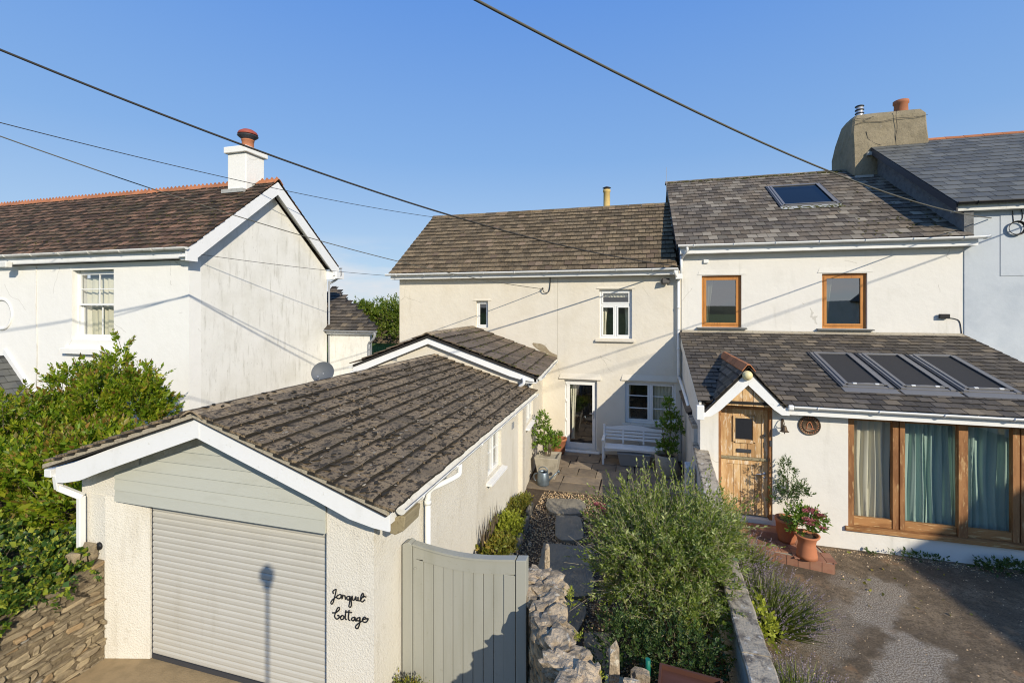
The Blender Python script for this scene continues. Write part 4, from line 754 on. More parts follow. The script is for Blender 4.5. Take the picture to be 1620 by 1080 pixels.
# rain pipes at the junction with the neighbour
pipe(cot, [(.93,12.70,5.2), (.93,12.72,5.12), (1.02,12.93,5.0)], .034); pipe(cot, [(1.03,12.95,5.05), (1.03,12.95,2.5), (1.05,12.9,2.35), (1.10,11.2,1.98), (1.12,11.0,1.7)], .036, collars=[(1.03,12.95,4.2), (1.03,12.95,3.1)])
mb = MB(); mb.box(.95,1.12,12.80,12.99,4.98,5.12); mb.build('hopper_head', m_upvc, cot, bevel=.01)
sc_ = empty('floodlight', (.70,12.9,4.95), 'small black floodlight under the cottage gutter by the downpipe', 'lamp')
mb = MB(); mb.tube([(.70,13.03,5.0), (.70,12.94,5.0)], .015, 6); mb.build('bracket', m_black, sc_); mb = MB(); mb.fbox(F((.70,12.90,4.93), (1,0.35,0), (0,.35,1)), -.10,.10,-.07,.07,-.04,.04); mb.build('lamp_head', m_black, sc_, bevel=.008)
# ============================================================ RIGHT HOUSE (two storeys) WITH LEAN-TO
rh = empty('terraced_house', (4.2, 13.0, 0), 'white rendered terraced house with orange wood windows and a slate lean-to in front', 'house')
RF_ = FRONT(0, 13.02, 0)
H_r = [(1.62,2.58,3.71,5.07), (4.41,5.37,3.71,5.07)]
wall(rh, 'upper_wall', RF_, 1.115, 7.285, -.1, 5.78, H_r, m_white)
mb = MB(); mb.fprism(LEFTF(1.115,0,0), [(-21.8,-.2), (-13.33,-.2), (-13.33,5.78), (-17.4,8.6), (-21.8,5.9)], -.25, 0); mb.build('gable_wall', m_white, rh)
for a0, a1, b0, b1 in H_r:
    wv = window(rh, RF_, a0, a1, b0, b1, rec=.07, fw=.06, m=m_oakwin, sash=.06, gm=m_glassd)
    curtain(wv, RF_, a0+.05, a0+.3, b0+.1, b1-.05, -.28, m_cream_c, 3, .02, .4, int(a0*10))
    sill(rh, RF_, a0-.12, a1+.12, b0-.005, .10, .035, m_slate3); hood(rh, RF_, a0-.10, a1+.12, b1+.02, m_white, .012, .14, .05)
zr, yr, ze, ye = 8.72, 17.4, 5.86, 12.74; vd = V(0, yr-ye, zr-ze); un = vd.normalized()
RU = F((.96, ye, ze+.01), (1,0,0), vd)
roof = deck(rh, 'roof', [(.99,ye+.04,ze), (7.24,ye+.04,ze), (7.24,yr,zr-.03), (.99,yr,zr-.03)], .06)
sk0, sk1 = (14.73-ye)/un.y, (16.28-ye)/un.y
tiles(roof, RU, 6.34, vd.length+.02, .235, .268, .011, m_slate1, name='roof_slate', limit=300, lap=.6, skip=lambda a, b: 3.02 < a < 4.46 and sk0+.02 < b < sk1-.05, jit=.008)
deck(rh, 'roof', [(.99,yr,zr-.029), (7.24,yr,zr-.029), (7.24,21.9,5.9), (.99,21.9,5.9)], .06, m_slate1)
ridge_tiles(roof, (.93,yr,zr+.03), (6.5,yr,zr+.03), .13, .07, .40, m_slate1)
mb = MB(); mb.fprism(LEFTF(.965,0,0), [(-yr,zr-.14), (-ye-.02,ze-.12), (-ye-.02,ze), (-yr,zr-.02)], -.02, 0); mb.build('verge_board', m_darkgrey, rh)
ms = MB()
for i in range(190):
    x = rng.uniform(.98,6.4); t = abs(rng.gauss(0,.05)); rock(ms, V(x, yr-t-.10, zr-.02-t*.6), rng.uniform(.015,.05), rng.uniform(.012,.03), rng.uniform(.01,.022), i, 1)
for i in range(70):
    a = rng.uniform(3.0,4.5); rock(ms, RU.p(a, sk0-.12+rng.gauss(0,.05), .03), rng.uniform(.02,.06), rng.uniform(.012,.03), .015, i, 1)
for i in range(60):
    a = rng.uniform(4.2,6.2); rock(ms, RU.p(a, abs(rng.gauss(0,1.6)), .028), rng.uniform(.012,.04), rng.uniform(.012,.025), .012, i, 1)
ms.build('moss_clumps', m_moss, roof, kind='stuff')
def rooflight(parent, fr, a0, a1, b0, b1, h=.065, fw=.075, blind=False, label=None):
    mb = MB(); 
    mb.fbox(fr, a0, a0+fw, b0, b1, .0, h); mb.fbox(fr, a1-fw, a1, b0, b1, .0, h); mb.fbox(fr, a0+fw, a1-fw, b1-fw, b1, .0, h+.01); mb.fbox(fr, a0+fw, a1-fw, b0, b0+fw, .0, h-.015)
    w_ = mb.build('rooflight', m_skf, parent, bevel=.006)
    s = MB(); g = fw+.012; q = .03; s.fbox(fr, a0+g-.03, a0+g+q, b0+fw, b1-fw, h, h+.018); s.fbox(fr, a1-g-q, a1-g+.03, b0+fw, b1-fw, h, h+.018); s.fbox(fr, a0+g+q, a1-g-q, b0+fw, b0+fw+q, h-.02, h+.012); s.build('sash', m_skf, w_, bevel=.004)
    p = MB(); p.quad([fr.p(a0+g+q,b0+fw+q,h-.015), fr.p(a1-g-q,b0+fw+q,h-.015), fr.p(a1-g-q,b1-fw,h-.015), fr.p(a0+g+q,b1-fw,h-.015)]); 
    if blind:
        p.build('blind', m_blind, w_)
        c = MB(); c.tube([fr.p(a0+g+q,b0+fw+q+.02,h+.004), fr.p(a1-g-q,b0+fw+q+.02,h+.004)], .010, 6); c.build('blind_bar', m_skf, w_)
        for t in (.28, .72):
            c = MB(); x = a0+(a1-a0)*t; c.add([fr.p(x-.035,b0+fw+q+.035,h+.004), fr.p(x+.035,b0+fw+q+.035,h+.004), fr.p(x,b0+fw+q-.03,h+.02)], [(0,1,2)]); c.fbox(fr, x-.03, x+.03, b0+fw+.0, b0+fw+.03, h+.0, h+.022); c.build('blind_clip', m_upvc, w_)
    else: p.build('pane', m_glasss, w_); r_ = MB(); r_.fbox(fr, a0+fw, a1-fw, b0+fw, b1-fw, -.25, -.24); r_.build('room_interior', m_room, w_)
    l = MB(); l.fbox(fr, a0-.03, a1+.03, b0-.20, b0-.002, .022, .032); l.build('flashing_apron', m_skf if blind else m_lead, w_)
    for x in (a0-.035, a1+.005): l = MB(); l.fbox(fr, x, x+.03, b0, b1+.05, .0, .05); l.build('side_flashing', m_darkgrey, w_)
    return w_
rooflight(roof.parent, RU, 3.0, 4.46, sk0, sk1, blind=False)
mb = MB(); mb.fbox(RF_, 1.06, 7.42, 5.66, 5.82, .22, .24); mb.build('fascia', m_board, rh); mb = MB(); mb.fbox(RF_, 1.06, 7.42, 5.64, 5.658, .001, .24); mb.build('soffit', m_board, rh)
half_gutter(rh, (1.0, 12.68, 5.86), (7.50, 12.68, 5.83), .06, m_upvc, brackets=.95)
pipe(rh, [(7.46,12.68,5.80), (7.52,12.7,5.80), (7.60,12.72,5.83)], .035, m_dirtwhite)
pipe(rh, [(1.22,12.68,5.80), (1.22,12.70,5.70), (1.12,12.9,5.55)], .034); pipe(rh, [(1.10,12.93,5.6), (1.10,12.93,5.08)], .034)
# ---- lean-to
ZE, YE, KR = 2.52, 9.05, .266; vd = V(0, 1, KR); RL = F((0, YE, ZE), (1,0,0), vd); cl_ = RL.v.y
LT = FRONT(0, 9.3, 0)
H_l = [(1.45,2.36,.34,2.40), (3.55,6.62,.40,2.36)]
wall(rh, 'lean_to_wall', LT, 1.13, 7.25, -.12, 2.43, H_l, m_white, thick=.25)
mb = MB(); mb.fprism(LEFTF(1.13,0,0), [(-13.0,0), (-9.551,0), (-9.551,2.56), (-13.0,3.50)], -.2, 0); mb.build('lean_to_side_wall', m_white, rh)
mb = MB(); mb.fprism(LEFTF(1.085,0,0), [(-13.0,3.20), (-9.08,2.30), (-9.08,2.50), (-13.0,3.545)], -.04, 0); mb.build('lean_to_verge', m_white, rh)
mb = MB(); mb.fprism(RIGHTF(7.25,0,0), [(9.551,0), (13.0,0), (13.0,3.50), (9.551,2.56)], -.2, 0); mb.build('lean_to_end_wall', m_white, rh)
lroof = deck(rh, 'lean_to_roof', [RL.p(1.07,.03,0), RL.p(7.30,.03,0), RL.p(7.30,4.10,0), RL.p(1.07,4.10,0)], .05)
PRX, PRZ, PRK = 1.90, 3.16, 1.10; HW = {-1: .74, 1: .60}
def porch_z(x): return PRZ - abs(x-PRX)*PRK
SKL = [(3.66,4.46), (4.57,5.38), (5.49,6.30)]; s0, s1 = (9.83-YE)/cl_, (11.55-YE)/cl_
def skip_l(a, b):
    x = a+1.05; z = ZE + b*RL.v.z
    if any(p-.0 < x < q+.0 and s0 < b < s1-.05 for p, q in SKL): return True
    return porch_z(x) > z + .05 and b < 2.4
tiles(lroof, RL.moved(1.05, -.02, .008), 6.25, 4.13, .225, .198, .010, m_slate2, name='roof_slate', limit=300, lap=.6, skip=skip_l, jit=.008)
mb = MB(); mb.fprism(RIGHTF(1.12,0,0), [(12.88,3.55), (13.0,3.56), (13.0,3.63)], 0, 6.13); mb.build('mortar_fillet', m_mortar, rh)
for p, q in SKL: rooflight(rh, RL, p, q, s0, s1, blind=True)
mb = MB(); mb.fbox(LT, 2.50, 7.3, 2.34, 2.50, .19, .21); mb.build('fascia', m_board, rh); mb = MB(); mb.fbox(LT, 2.45, 7.3, 2.435, 2.452, 0.001, .19); mb.build('soffit', m_board, rh)
half_gutter(rh, (2.62, 9.03, 2.515), (7.3, 9.03, 2.50), .055, m_upvc, brackets=.9)
mb = MB(); mb.box(2.53,2.62,8.98,9.08,2.44,2.53); mb.build('gutter_stop', m_upvc, rh, bevel=.02)
# porch gable
for s_ in (-1, 1):
    dz = V(-s_, 0, PRK).normalized()                      # up the slope towards the ridge
    base = V(PRX + s_*HW[s_], 8.99, porch_z(PRX+HW[s_])); u = V(0, 1, 0) if s_ > 0 else V(0, -1, 0)
    o = base if s_ > 0 else base + V(0, 2.3, 0)
    pr = deck(rh, 'porch_roof', [V(PRX,9.02,PRZ-.02), V(PRX+s_*HW[s_],9.02,porch_z(PRX+HW[s_])-.02), V(PRX+s_*HW[s_],9.5,porch_z(PRX+HW[s_])-.02), V(PRX,11.35,PRZ-.02)], .03)
    def skp(a, b, s_=s_):
        yy = (8.99 + a) if s_ > 0 else (11.29 - a); zz = porch_z(PRX+HW[s_]) + b*dz.z
        return zz < ZE + (yy-YE)*KR - .02
    tiles(pr, F(o, u, dz), 2.3, HW[s_]*math.sqrt(1+PRK**2)+.02, .20, .155, .009, m_slate2, name='roof_slate', skip=skp, lap=.5)
ridge_tiles(rh, (PRX,8.97,PRZ+.045), (PRX,11.35,PRZ+.045), .11, .10, .40, m_terra)
PF = FRONT(0, 9.03, 0)
for s_ in (-1, 1):
    X = lambda d: PRX + s_*d
    top = [(0,PRZ-.02), (HW[s_],porch_z(PRX+HW[s_])-.02)] + ([(.86,2.33)] if s_ < 0 else [(.66,2.45)]); bot = ([(.84,2.20), (.62,2.24), (.46,2.36)] if s_ < 0 else [(.66,2.335), (.54,2.335), (.42,2.42)]) + [(0,2.84)]
    pts = [(X(d), z) for d, z in top+bot]; pts = pts if s_ < 0 else pts[::-1]
    b = MB(); b.fprism(PF, pts, -.025, 0); b.build('porch_bargeboard', m_board, rh, bevel=.003)
mb = MB(); mb.box(1.03,1.16,8.96,9.06,2.18,2.44); mb.build('gutter_box', m_upvc, rh, bevel=.012)
mb = MB(); mb.fprism(FRONT(0,9.15,0), [(1.20,2.431), (2.50,2.431), (1.90,3.05)][::1], -.25, -.02); mb.build('porch_gable_infill', m_brown, rh)
for i in range(5):
    x0 = 1.47+i*.178; x1 = x0+.172; zt = lambda x: min(3.02, 2.98-abs(x-PRX)*.95)
    pts = [(x0,2.45), (x1,2.45), (x1,zt(x1))] + ([(PRX,zt(PRX))] if x0 < PRX < x1 else []) + [(x0,zt(x0))]
    b = MB(); b.fprism(FRONT(0,9.10,0), pts, -.02, 0); b.build('porch_board', m_peel, rh, bevel=.003)
mb = MB(); mb.fbox(LT, 1.44, 2.37, 2.40, 2.44, .002, .05); mb.build('door_lintel', m_framer, rh)
lp = empty('porch_lamp', (1.88,8.98,3.0), 'round cream bulkhead lamp at the peak of the white porch gable', 'lamp')
mb = MB(); mb.lathe([(.085,0), (.085,.02), (.078,.03), (0.05,.03)], (1.88,9.0,3.02), 20, ax=F((0,0,0), (1,0,0), (0,0,1))); mb.build('backplate', m_lampg, lp)
mb = MB(); mb.lathe([(.078,.02), (.074,.05), (.055,.075), (.03,.088), (.001,.092)], (1.88,9.0,3.02), 20, ax=F((0,0,0), (1,0,0), (0,0,1))); mb.build('glass', m_lampg, lp)
# stable door
fr_ = MB(); D0 = -.10
for bx in ((1.45,1.50,.34,2.40), (2.31,2.36,.34,2.40), (1.50,2.31,2.35,2.40)): fr_.fbox(LT, *bx, D0-.06, -.02)
sdoor = fr_.build('door', m_framew, rh, bevel=.003)
room(sdoor, LT, 1.5, 2.3, .4, 2.3, -.25, .5)
def leafdoor(b0, b1, nm):
    x0, x1 = 1.505, 2.305; q = MB()
    q.fbox(LT, x0, x0+.10, b0, b1, D0-.05, D0); q.fbox(LT, x1-.10, x1, b0, b1, D0-.05, D0); q.fbox(LT, x0+.10, x1-.10, b1-.10, b1, D0-.05, D0)
    return q.build(nm, m_peel, sdoor, bevel=.003)
def planks(x0, x1, b0, b1, n):
    w_ = (x1-x0)/n
    for i in range(n): b = MB(); b.fbox(LT, x0+i*w_+.003, x0+(i+1)*w_-.003, b0, b1, D0-.04, D0-.015); b.build('plank', m_peel, sdoor, bevel=.004)
leafdoor(.36, 1.40, 'lower_leaf'); planks(1.605, 2.205, .36, 1.30, 5)
leafdoor(1.44, 2.345, 'upper_leaf'); planks(1.605, 1.715, 1.44, 2.245, 1); planks(2.095, 2.205, 1.44, 2.245, 1); planks(1.715, 2.095, 1.44, 1.70, 3); planks(1.715, 2.095, 2.20, 2.245, 3)
q = MB()
for bx in ((1.715,1.755,1.72,2.20), (2.055,2.095,1.72,2.20), (1.755,2.055,2.16,2.20), (1.755,2.055,1.70,1.76)): q.fbox(LT, *bx, D0-.04, D0+.012)
q.build('window_frame', m_peel, sdoor, bevel=.004)
q = MB(); q.quad([LT.p(1.755,1.76,D0-.03), LT.p(2.055,1.76,D0-.03), LT.p(2.055,2.16,D0-.03), LT.p(1.755,2.16,D0-.03)]); q.build('pane', m_glassd, sdoor)
q = MB(); q.fbox(LT, 1.49, 2.31, 1.395, 1.44, D0-.02, D0+.035); q.build('weather_bar', m_oldwood, sdoor, bevel=.006)
q = MB(); q.fbox(LT, 1.78, 2.03, 1.52, 1.585, D0-.015, D0+.006); q.fbox(LT, 1.80, 2.01, 1.535, 1.57, D0+.006, D0+.012); q.build('letterbox', m_darkgrey, sdoor, bevel=.003)
q = MB(); q.tube([LT.p(2.25,1.16,D0), LT.p(2.25,1.16,D0+.05), LT.p(2.10,1.155,D0+.05)], .010, 6); q.lathe([(.028,0), (.028,.01), (0,.012)], LT.p(2.25,1.16,D0), 12, ax=F((0,0,0), (1,0,0), (0,0,1))); q.lathe([(.022,0), (.022,.01), (0,.012)], LT.p(2.25,1.09,D0), 12, ax=F((0,0,0), (1,0,0), (0,0,1))); q.build('handle', m_steel, sdoor)
q = MB(); q.tube([LT.p(2.24,1.87,D0), LT.p(2.24,1.87,D0+.04)], .02, 8); q.fbox(LT, 2.315, 2.35, 1.70, 1.80, -.02, .0); q.build('latch', m_darkgrey, sdoor)
# sliding doors: posts, rails, panes, curtains
PD = LT; q = MB(); q.fbox(PD, 3.55, 6.62, 2.30, 2.36, -.12, -.02); q.fbox(PD, 3.55, 3.65, .40, 2.30, -.12, -.02)
q.fbox(PD, 6.52, 6.62, .40, 2.30, -.12, -.02); pd = q.build('patio_doors', m_framew, rh, bevel=.004)
q = MB(); q.fbox(PD, 3.50, 6.66, .34, .41, -.14, .05); q.build('threshold', m_framer, pd, bevel=.005)
posts = [(4.23,4.315), (4.335,4.41), (5.14,5.27), (5.88,5.97), (5.99,6.06)]
for a, b in posts: q = MB(); q.fbox(PD, a, b, .412, 2.298, -.13 if a != 5.14 else -.10, -.045 if a != 5.14 else -.01); q.build('stile', m_framew, pd, bevel=.004)
for a, b in ((3.652,4.228), (4.412,5.138), (5.272,5.878), (6.062,6.518)):
    q = MB(); q.fbox(PD, a, b, .414, .56, -.12, -.06); q.build('bottom_rail', m_framer, pd, bevel=.004)
    q = MB(); q.fbox(PD, a, b, 2.25, 2.298, -.12, -.06); q.build('top_rail', m_framer, pd, bevel=.004)
    q = MB(); q.quad([PD.p(a,.56,-.09), PD.p(b,.56,-.09), PD.p(b,2.25,-.09), PD.p(a,2.25,-.09)]); q.build('pane', m_glass, pd)
room(pd, PD, 3.55, 6.62, .4, 2.36, -.26, 1.6)
curtain(pd, PD, 3.66, 4.26, .45, 2.28, -.24, m_cream_c, 5, .035, .0, 1); curtain(pd, PD, 4.36, 4.84, .45, 2.28, -.26, m_teal_c, 4, .035, .05, 2)
curtain(pd, PD, 4.80, 5.24, .45, 2.28, -.30, m_teal_c, 4, .04, -.1, 4); curtain(pd, PD, 5.20, 5.52, .45, 2.28, -.28, m_teal_c, 3, .03, .2, 5); curtain(pd, PD, 5.46, 6.5, .45, 2.28, -.36, m_teal_c, 8, .04, .0, 9)
# wall ornaments
bl = empty('door_bell', (2.52,9.25,2.05), 'small bronze bell hanging from a scroll bracket on the white wall', 'bell')
q = MB(); q.fbox(LT, 2.50, 2.53, 2.0, 2.22, .001, .012); q.tube(catmull([LT.p(2.515,2.20,.01), LT.p(2.515,2.22,.07), LT.p(2.515,2.17,.12), LT.p(2.515,2.14,.14)], 4), .008, 6); q.tube(catmull([LT.p(2.515,2.06,.01), LT.p(2.515,2.09,.07), LT.p(2.515,2.15,.11)], 4), .006, 6); q.build('bracket', m_brass, bl)
q = MB(); q.lathe([(.005,.11), (.03,.10), (.04,.06), (.05,.02), (.075,0), (.065,0), (.03,.06)], LT.p(2.515,2.02,.14), 16); q.tube([LT.p(2.515,2.08,.14), LT.p(2.515,1.98,.14)], .008, 6); q.build('bell', m_brass, bl)
pl = empty('round_plaque', (2.95,9.28,2.02), 'round brown ornamental plaque on the white wall right of the bell', 'plaque'); AX = F((0,0,0), (1,0,0), (0,0,1))
q = MB(); q.lathe([(.0,.014), (.10,.014), (.105,.022), (.115,.022), (.12,.012), (.155,.012), (.162,.024), (.175,.022), (.178,.0)], LT.p(2.95,2.13,.002), 32, ax=AX); q.build('disc', m_brass, pl)
q = MB()
for i in range(22):
    a = i*2*math.pi/22; c = LT.p(2.95+.138*math.cos(a), 2.13+.138*math.sin(a), .016); q.fbox(F(c, (math.cos(a),0,math.sin(a)), (-math.sin(a),0,math.cos(a))), -.011, .011, -.005, .005, -.004, .004)
q.tube(catmull([LT.p(2.90,2.07,.02), LT.p(2.91,2.15,.022), LT.p(2.95,2.19,.022), LT.p(2.98,2.14,.022), LT.p(3.0,2.07,.02)], 4), .008, 5); q.tube([LT.p(2.88,2.07,.02), LT.p(3.02,2.07,.02)], .008, 5); q.build('relief', m_pot, pl)
q = MB(); q.fbox(RF_, 1.66, 1.78, 5.40, 5.49, .002, .05); ab = q.build('alarm_box', m_upvc, None, bevel=.008); tag(ab, 'tiny white alarm box under the eaves above the left orange window', 'alarm box')
fl2 = empty('wall_floodlight', (7.0,12.9,3.9), 'small dark floodlight low on the white wall beside the pale blue house', 'lamp')
q = MB(); q.fbox(RF_, 6.78, 6.98, 3.98, 4.08, .03, .09); q.build('lamp_head', m_black, fl2, bevel=.01); q = MB(); q.tube([RF_.p(6.88,4.03,.0), RF_.p(6.88,4.03,.04)], .015, 6); q.build('bracket', m_black, fl2)
q = MB(); q.tube(catmull([RF_.p(6.97,3.99,.02), RF_.p(7.1,3.97,.012), RF_.p(7.2,3.9,.012), RF_.p(7.24,3.62,.012)], 4), .008, 5); q.build('lead', m_cable, fl2)

# ============================================================ FAR RIGHT PALE BLUE HOUSE
bh = empty('blue_house', (9.5, 13.03, 0), 'pale blue rendered house with a smooth grey slate roof at the right edge', 'house')
BF_ = FRONT(0, 13.0, 0)
wall(bh, 'front_wall', BF_, 7.285, 14, -.1, 6.62, [], m_blue)
q = MB(); q.fprism(BF_, [(7.95,4.95), (14,4.95), (14,6.32), (7.95,6.32)], .001, .012); q.build('render_panel', m_blue, bh)
q = MB(); q.fprism(LEFTF(7.20,0,0), [(-21.2,0), (-13.35,0), (-13.35,5.96), (-12.86,5.80), (-12.86,6.45), (-17.1,9.22), (-21.2,6.45)], -.18, 0); q.build('parapet_wall', mat('dirty_grey_render', (.17,.17,.165), .95, [('noise', 6, .4, .7, (.10,.10,.10), .8), ('noise', 12, .62, .72, (.3,.3,.3), .6)], [('noise', 12, .8, .03)]), bh)
zr, yr, ze, ye = 9.42, 17.1, 6.62, 12.78; vd = V(0, yr-ye, zr-ze)
roof = deck(bh, 'roof', [(7.05,ye+.03,ze), (14.2,ye+.03,ze), (14.2,yr,zr-.02), (7.05,yr,zr-.02)], .06)
tiles(roof, F((7.02, ye, ze+.01), (1,0,0), vd), 7.2, vd.length+.02, .34, .285, .008, m_slate3, name='roof_slate', limit=300, lap=.6, jit=.003)
deck(bh, 'roof', [(7.05,yr,zr-.019), (14.2,yr,zr-.019), (14.2,21.4,6.6), (7.05,21.4,6.6)], .06, m_slate3)
q = MB(); q.fprism(LEFTF(7.015,0,0), [(-yr,zr-.20), (-ye,ze-.20), (-ye,ze+.0), (-yr,zr-.0)], -.03, 0); q.build('verge_board', m_darkgrey, bh)
ridge_tiles(roof, (8.6,yr,zr+.03), (14.2,yr,zr+.03), .13, .07, .45, m_terra)
q = MB(); q.fbox(BF_, 7.02, 14.2, 6.46, 6.60, .17, .19); q.build('fascia', m_dirtwhite, bh); q = MB(); q.fbox(BF_, 7.02, 14.2, 6.44, 6.458, .001, .19); q.build('soffit', m_dirtwhite, bh)
half_gutter(bh, (7.0,12.72,6.63), (14.2,12.72,6.62), .06, m_black)
# big roughcast stack
st = empty('roughcast_chimney', (7.5,17.4,8.0), 'broad brown roughcast chimney stack with battered shoulders on the party wall', 'chimney')
q = MB(); rings = [(7.9, 6.56,8.56,16.8,18.5), (9.35, 6.54,8.55,16.8,18.5), (9.75, 6.53,8.53,16.82,18.2), (10.2, 6.56,8.50,16.84,17.75), (10.33, 6.64,8.40,16.88,17.6), (10.37, 6.78,8.25,16.98,17.5)]
vs = []
for zi, (z, x0, x1, y0, y1) in enumerate(rings):
    pts = []
    e = .05
    N_ = 10
    for i in range(N_): pts.append((x0+e+(x1-x0-2*e)*i/(N_-1), y0))
    for i in range(N_): pts.append((x1, y0+e+(y1-y0-2*e)*i/(N_-1)))
    for i in range(N_): pts.append((x1-e-(x1-x0-2*e)*i/(N_-1), y1))
    for i in range(N_): pts.append((x0, y1-e-(y1-y0-2*e)*i/(N_-1)))
    for x, y in pts:
        n_ = Vector((x, y, z)); d_ = mnoise.noise(n_*1.5)*.035 + mnoise.noise(n_*4)*.015; vs.append((x+d_, y+d_, z))
M_ = 4*N_; fs = [(i*M_+k, i*M_+(k+1) % M_, (i+1)*M_+(k+1) % M_, (i+1)*M_+k) for i in range(len(rings)-1) for k in range(M_)] + [tuple(range((len(rings)-1)*M_, len(rings)*M_))]
q.add(vs, fs, 0, False); q.build('stack', m_stack, st)
q = MB()
for cr in ([(7.70,10.34), (7.69,10.1), (7.72,9.8), (7.68,9.5), (7.70,9.15)], [(6.6,10.0), (6.9,10.07), (7.3,10.02), (7.7,10.08), (8.2,10.06), (8.5,10.1)], [(6.9,9.75), (6.96,9.5), (7.15,9.35), (7.3,9.28)], [(6.6,10.2),(6.85,10.14),(7.1,10.2)]):
    q.tube([(x, 16.80-.002, z) for x, z in catmull([(a, b, 0) for a, b in cr], 3) and [(p.x, p.y) for p in catmull([(a, b, 0) for a, b in cr], 3)]], .007, 4)
q.build('render_crack', m_black, st)
q = MB(); q.box(6.9,8.62,16.70,16.80,8.98,9.08); q.build('lead_flashing', m_lead, bh)
q = MB(); q.box(6.55,7.02,16.6,16.80,8.26,8.34); q.build('lead_flashing', m_lead, rh)
fp = empty('steel_flue', (6.92,17.3,10.3), 'shiny ribbed steel flue on the left of the roughcast chimney', 'flue')
q = MB(); q.lathe([(.10,0), (.10,.46), (.08,.47)], (6.92,17.3,10.3), 20); q.build('liner', m_steel, fp)
for h in (.08, .19, .30, .42): q = MB(); q.lathe([(.10,0), (.125,.01), (.125,.03), (.10,.045)], (6.92,17.3,10.3+h), 20); q.build('collar', m_darkgrey if h != .10 else m_steel, fp)
tp = empty('terracotta_chimney_pot', (8.05,17.3,10.3), 'orange terracotta pot on the right of the roughcast chimney', 'chimney pot')
q = MB(); q.lathe([(.19,0), (.175,.36), (.205,.39), (.205,.48), (.17,.50), (.15,.3)], (8.05,17.3,10.3), 24); q.build('pot', m_pot, tp)

# ============================================================ LEFT HOUSE
lh = empty('white_house', (-15, 8.1, 0), 'white painted gabled house on the left with red brown tiles and orange crested ridge', 'house')
XG = -9.92; HF = FRONT(0, 8.1, 0)
wall(lh, 'front_wall', HF, -26, XG, .9, 5.32, [(-13.70,-12.28,3.42,5.16)], m_leftwall)
q = MB(); q.fprism(RIGHTF(XG-.0,0,0), [(8.401,.9), (12.9,.9), (12.9,5.42), (10.5,7.42), (8.401,5.5)], -.3, 0); q.build('gable_wall', m_gablewall, lh)
q = MB(); q.fprism(HF, [(XG-.3,5.32), (XG,5.32), (XG,5.55), (XG-.3,5.55)], -.3, 0); q.build('wall_corner', m_gablewall, lh)
# sash window
W0, W1, Wb, Wt = -13.66, -12.28, 3.50, 5.10
q = MB(); q.fbox(HF, -13.70, W0, 3.42, 5.16, -.3, -.12); q.fbox(HF, W0, W1, 3.42, 3.50, -.3, -.12); q.fbox(HF, W0, W1, 5.10, 5.16, -.3, -.15); lw = q.build('window', m_upvc, lh)
def sash_(b0, b1, c, nb):
    q = MB(); f = .05
    for bx in ((W0,W0+f,b0,b1), (W1-f,W1,b0,b1), (W0+f,W1-f,b0,b0+f), (W0+f,W1-f,b1-f,b1)): q.fbox(HF, *bx, c-.04, c)
    q.build('sash', m_upvc, lw, bevel=.003); m_ = (W0+W1)/2
    q = MB(); q.fbox(HF, m_-.012, m_+.012, b0+f, b1-f, c-.03, c-.005); q.build('glazing_bar', m_upvc, lw)
    for t in nb: q = MB(); z = b0+(b1-b0)*t; q.fbox(HF, W0+f, W1-f, z-.012, z+.012, c-.031, c-.006); q.build('glazing_bar', m_upvc, lw)
    q = MB(); q.quad([HF.p(W0+f,b0+f,c-.02), HF.p(W1-f,b0+f,c-.02), HF.p(W1-f,b1-f,c-.02), HF.p(W0+f,b1-f,c-.02)]); q.build('pane', m_glass, lw)
sash_(3.50, 4.32, -.19, []); sash_(4.28, 5.10, -.13, [.5])
room(lw, HF, -13.4, -12.28, 3.5, 5.1, -.36, .8); curtain(lw, HF, -13.6, -12.3, 3.5, 4.98, -.30, m_cream_c, 7, .03, .0, 21)
sill(lh, HF, -13.95, -12.15, 3.22, .12, .13, m_leftwall); q = MB(); q.lathe([(.36,0), (.36,.02), (.40,.03), (.43,.02), (.43,0)], HF.p(-16.35,4.05,.001), 32, ax=AX); q.build('round_moulding', m_leftwall, lh)
q = MB(); q.fprism(HF, [(-13.80,3.30), (-13.702,3.42), (-13.702,5.16), (-13.80,5.2)], .001, .012); q.build('window_surround', m_leftwall, lh)
pk = 2.30/2.42; zr, yr, ze, ye = 7.74, 10.5, 5.56, 7.88; vd = V(0, yr-ye, zr-ze)
roof = deck(lh, 'roof', [(-26,ye+.03,ze), (-9.68,ye+.03,ze), (-9.68,yr,zr-.03), (-26,yr,zr-.03)], .06)
xs0 = -22.2
tiles(roof, F((xs0, ye, ze+.01), (1,0,0), vd), -9.64-xs0, vd.length+.02, .21, .19, .020, m_redtile, limit=300, lap=.5, scallop=True, jit=.016, skip=lambda a, b: -11.02 < a+xs0 < -10.33 and b > 2.92)
roof_b = deck(lh, 'roof', [(-26,yr,zr-.029), (-9.68,yr,zr-.029), (-9.68,13.12,5.56), (-26,13.12,5.56)], .06, m_redtile)
tiles(roof_b, F((-9.64,13.15,5.57), (-1,0,0), V(0,-2.65,2.18)), 1.0, 3.4, .19, .175, .016, m_redtile, limit=60, lap=.5, scallop=True)
ridge_tiles(roof, (-22.2,yr,zr+.05), (-11.05,yr,zr+.05), .16, .12, .30, m_terra, crest=True); ridge_tiles(roof, (-10.28,yr,zr+.05), (-9.62,yr,zr+.05), .16, .12, .30, m_terra, crest=True)
ms = MB()
for i in range(420):
    a = rng.uniform(6, 12.5); b = rng.uniform(0, 3.3)
    if mnoise.noise(Vector((a*.8, b*.9, 2))) < .02 and a < 11.6: continue
    rock(ms, F((xs0, ye, ze+.01), (1,0,0), vd).p(a, b, .03), rng.uniform(.012,.035), rng.uniform(.012,.03), .012, i, 1)
ms.build('moss_clumps', m_moss, roof, kind='stuff')
GB = RIGHTF(-9.66, 0, 0)
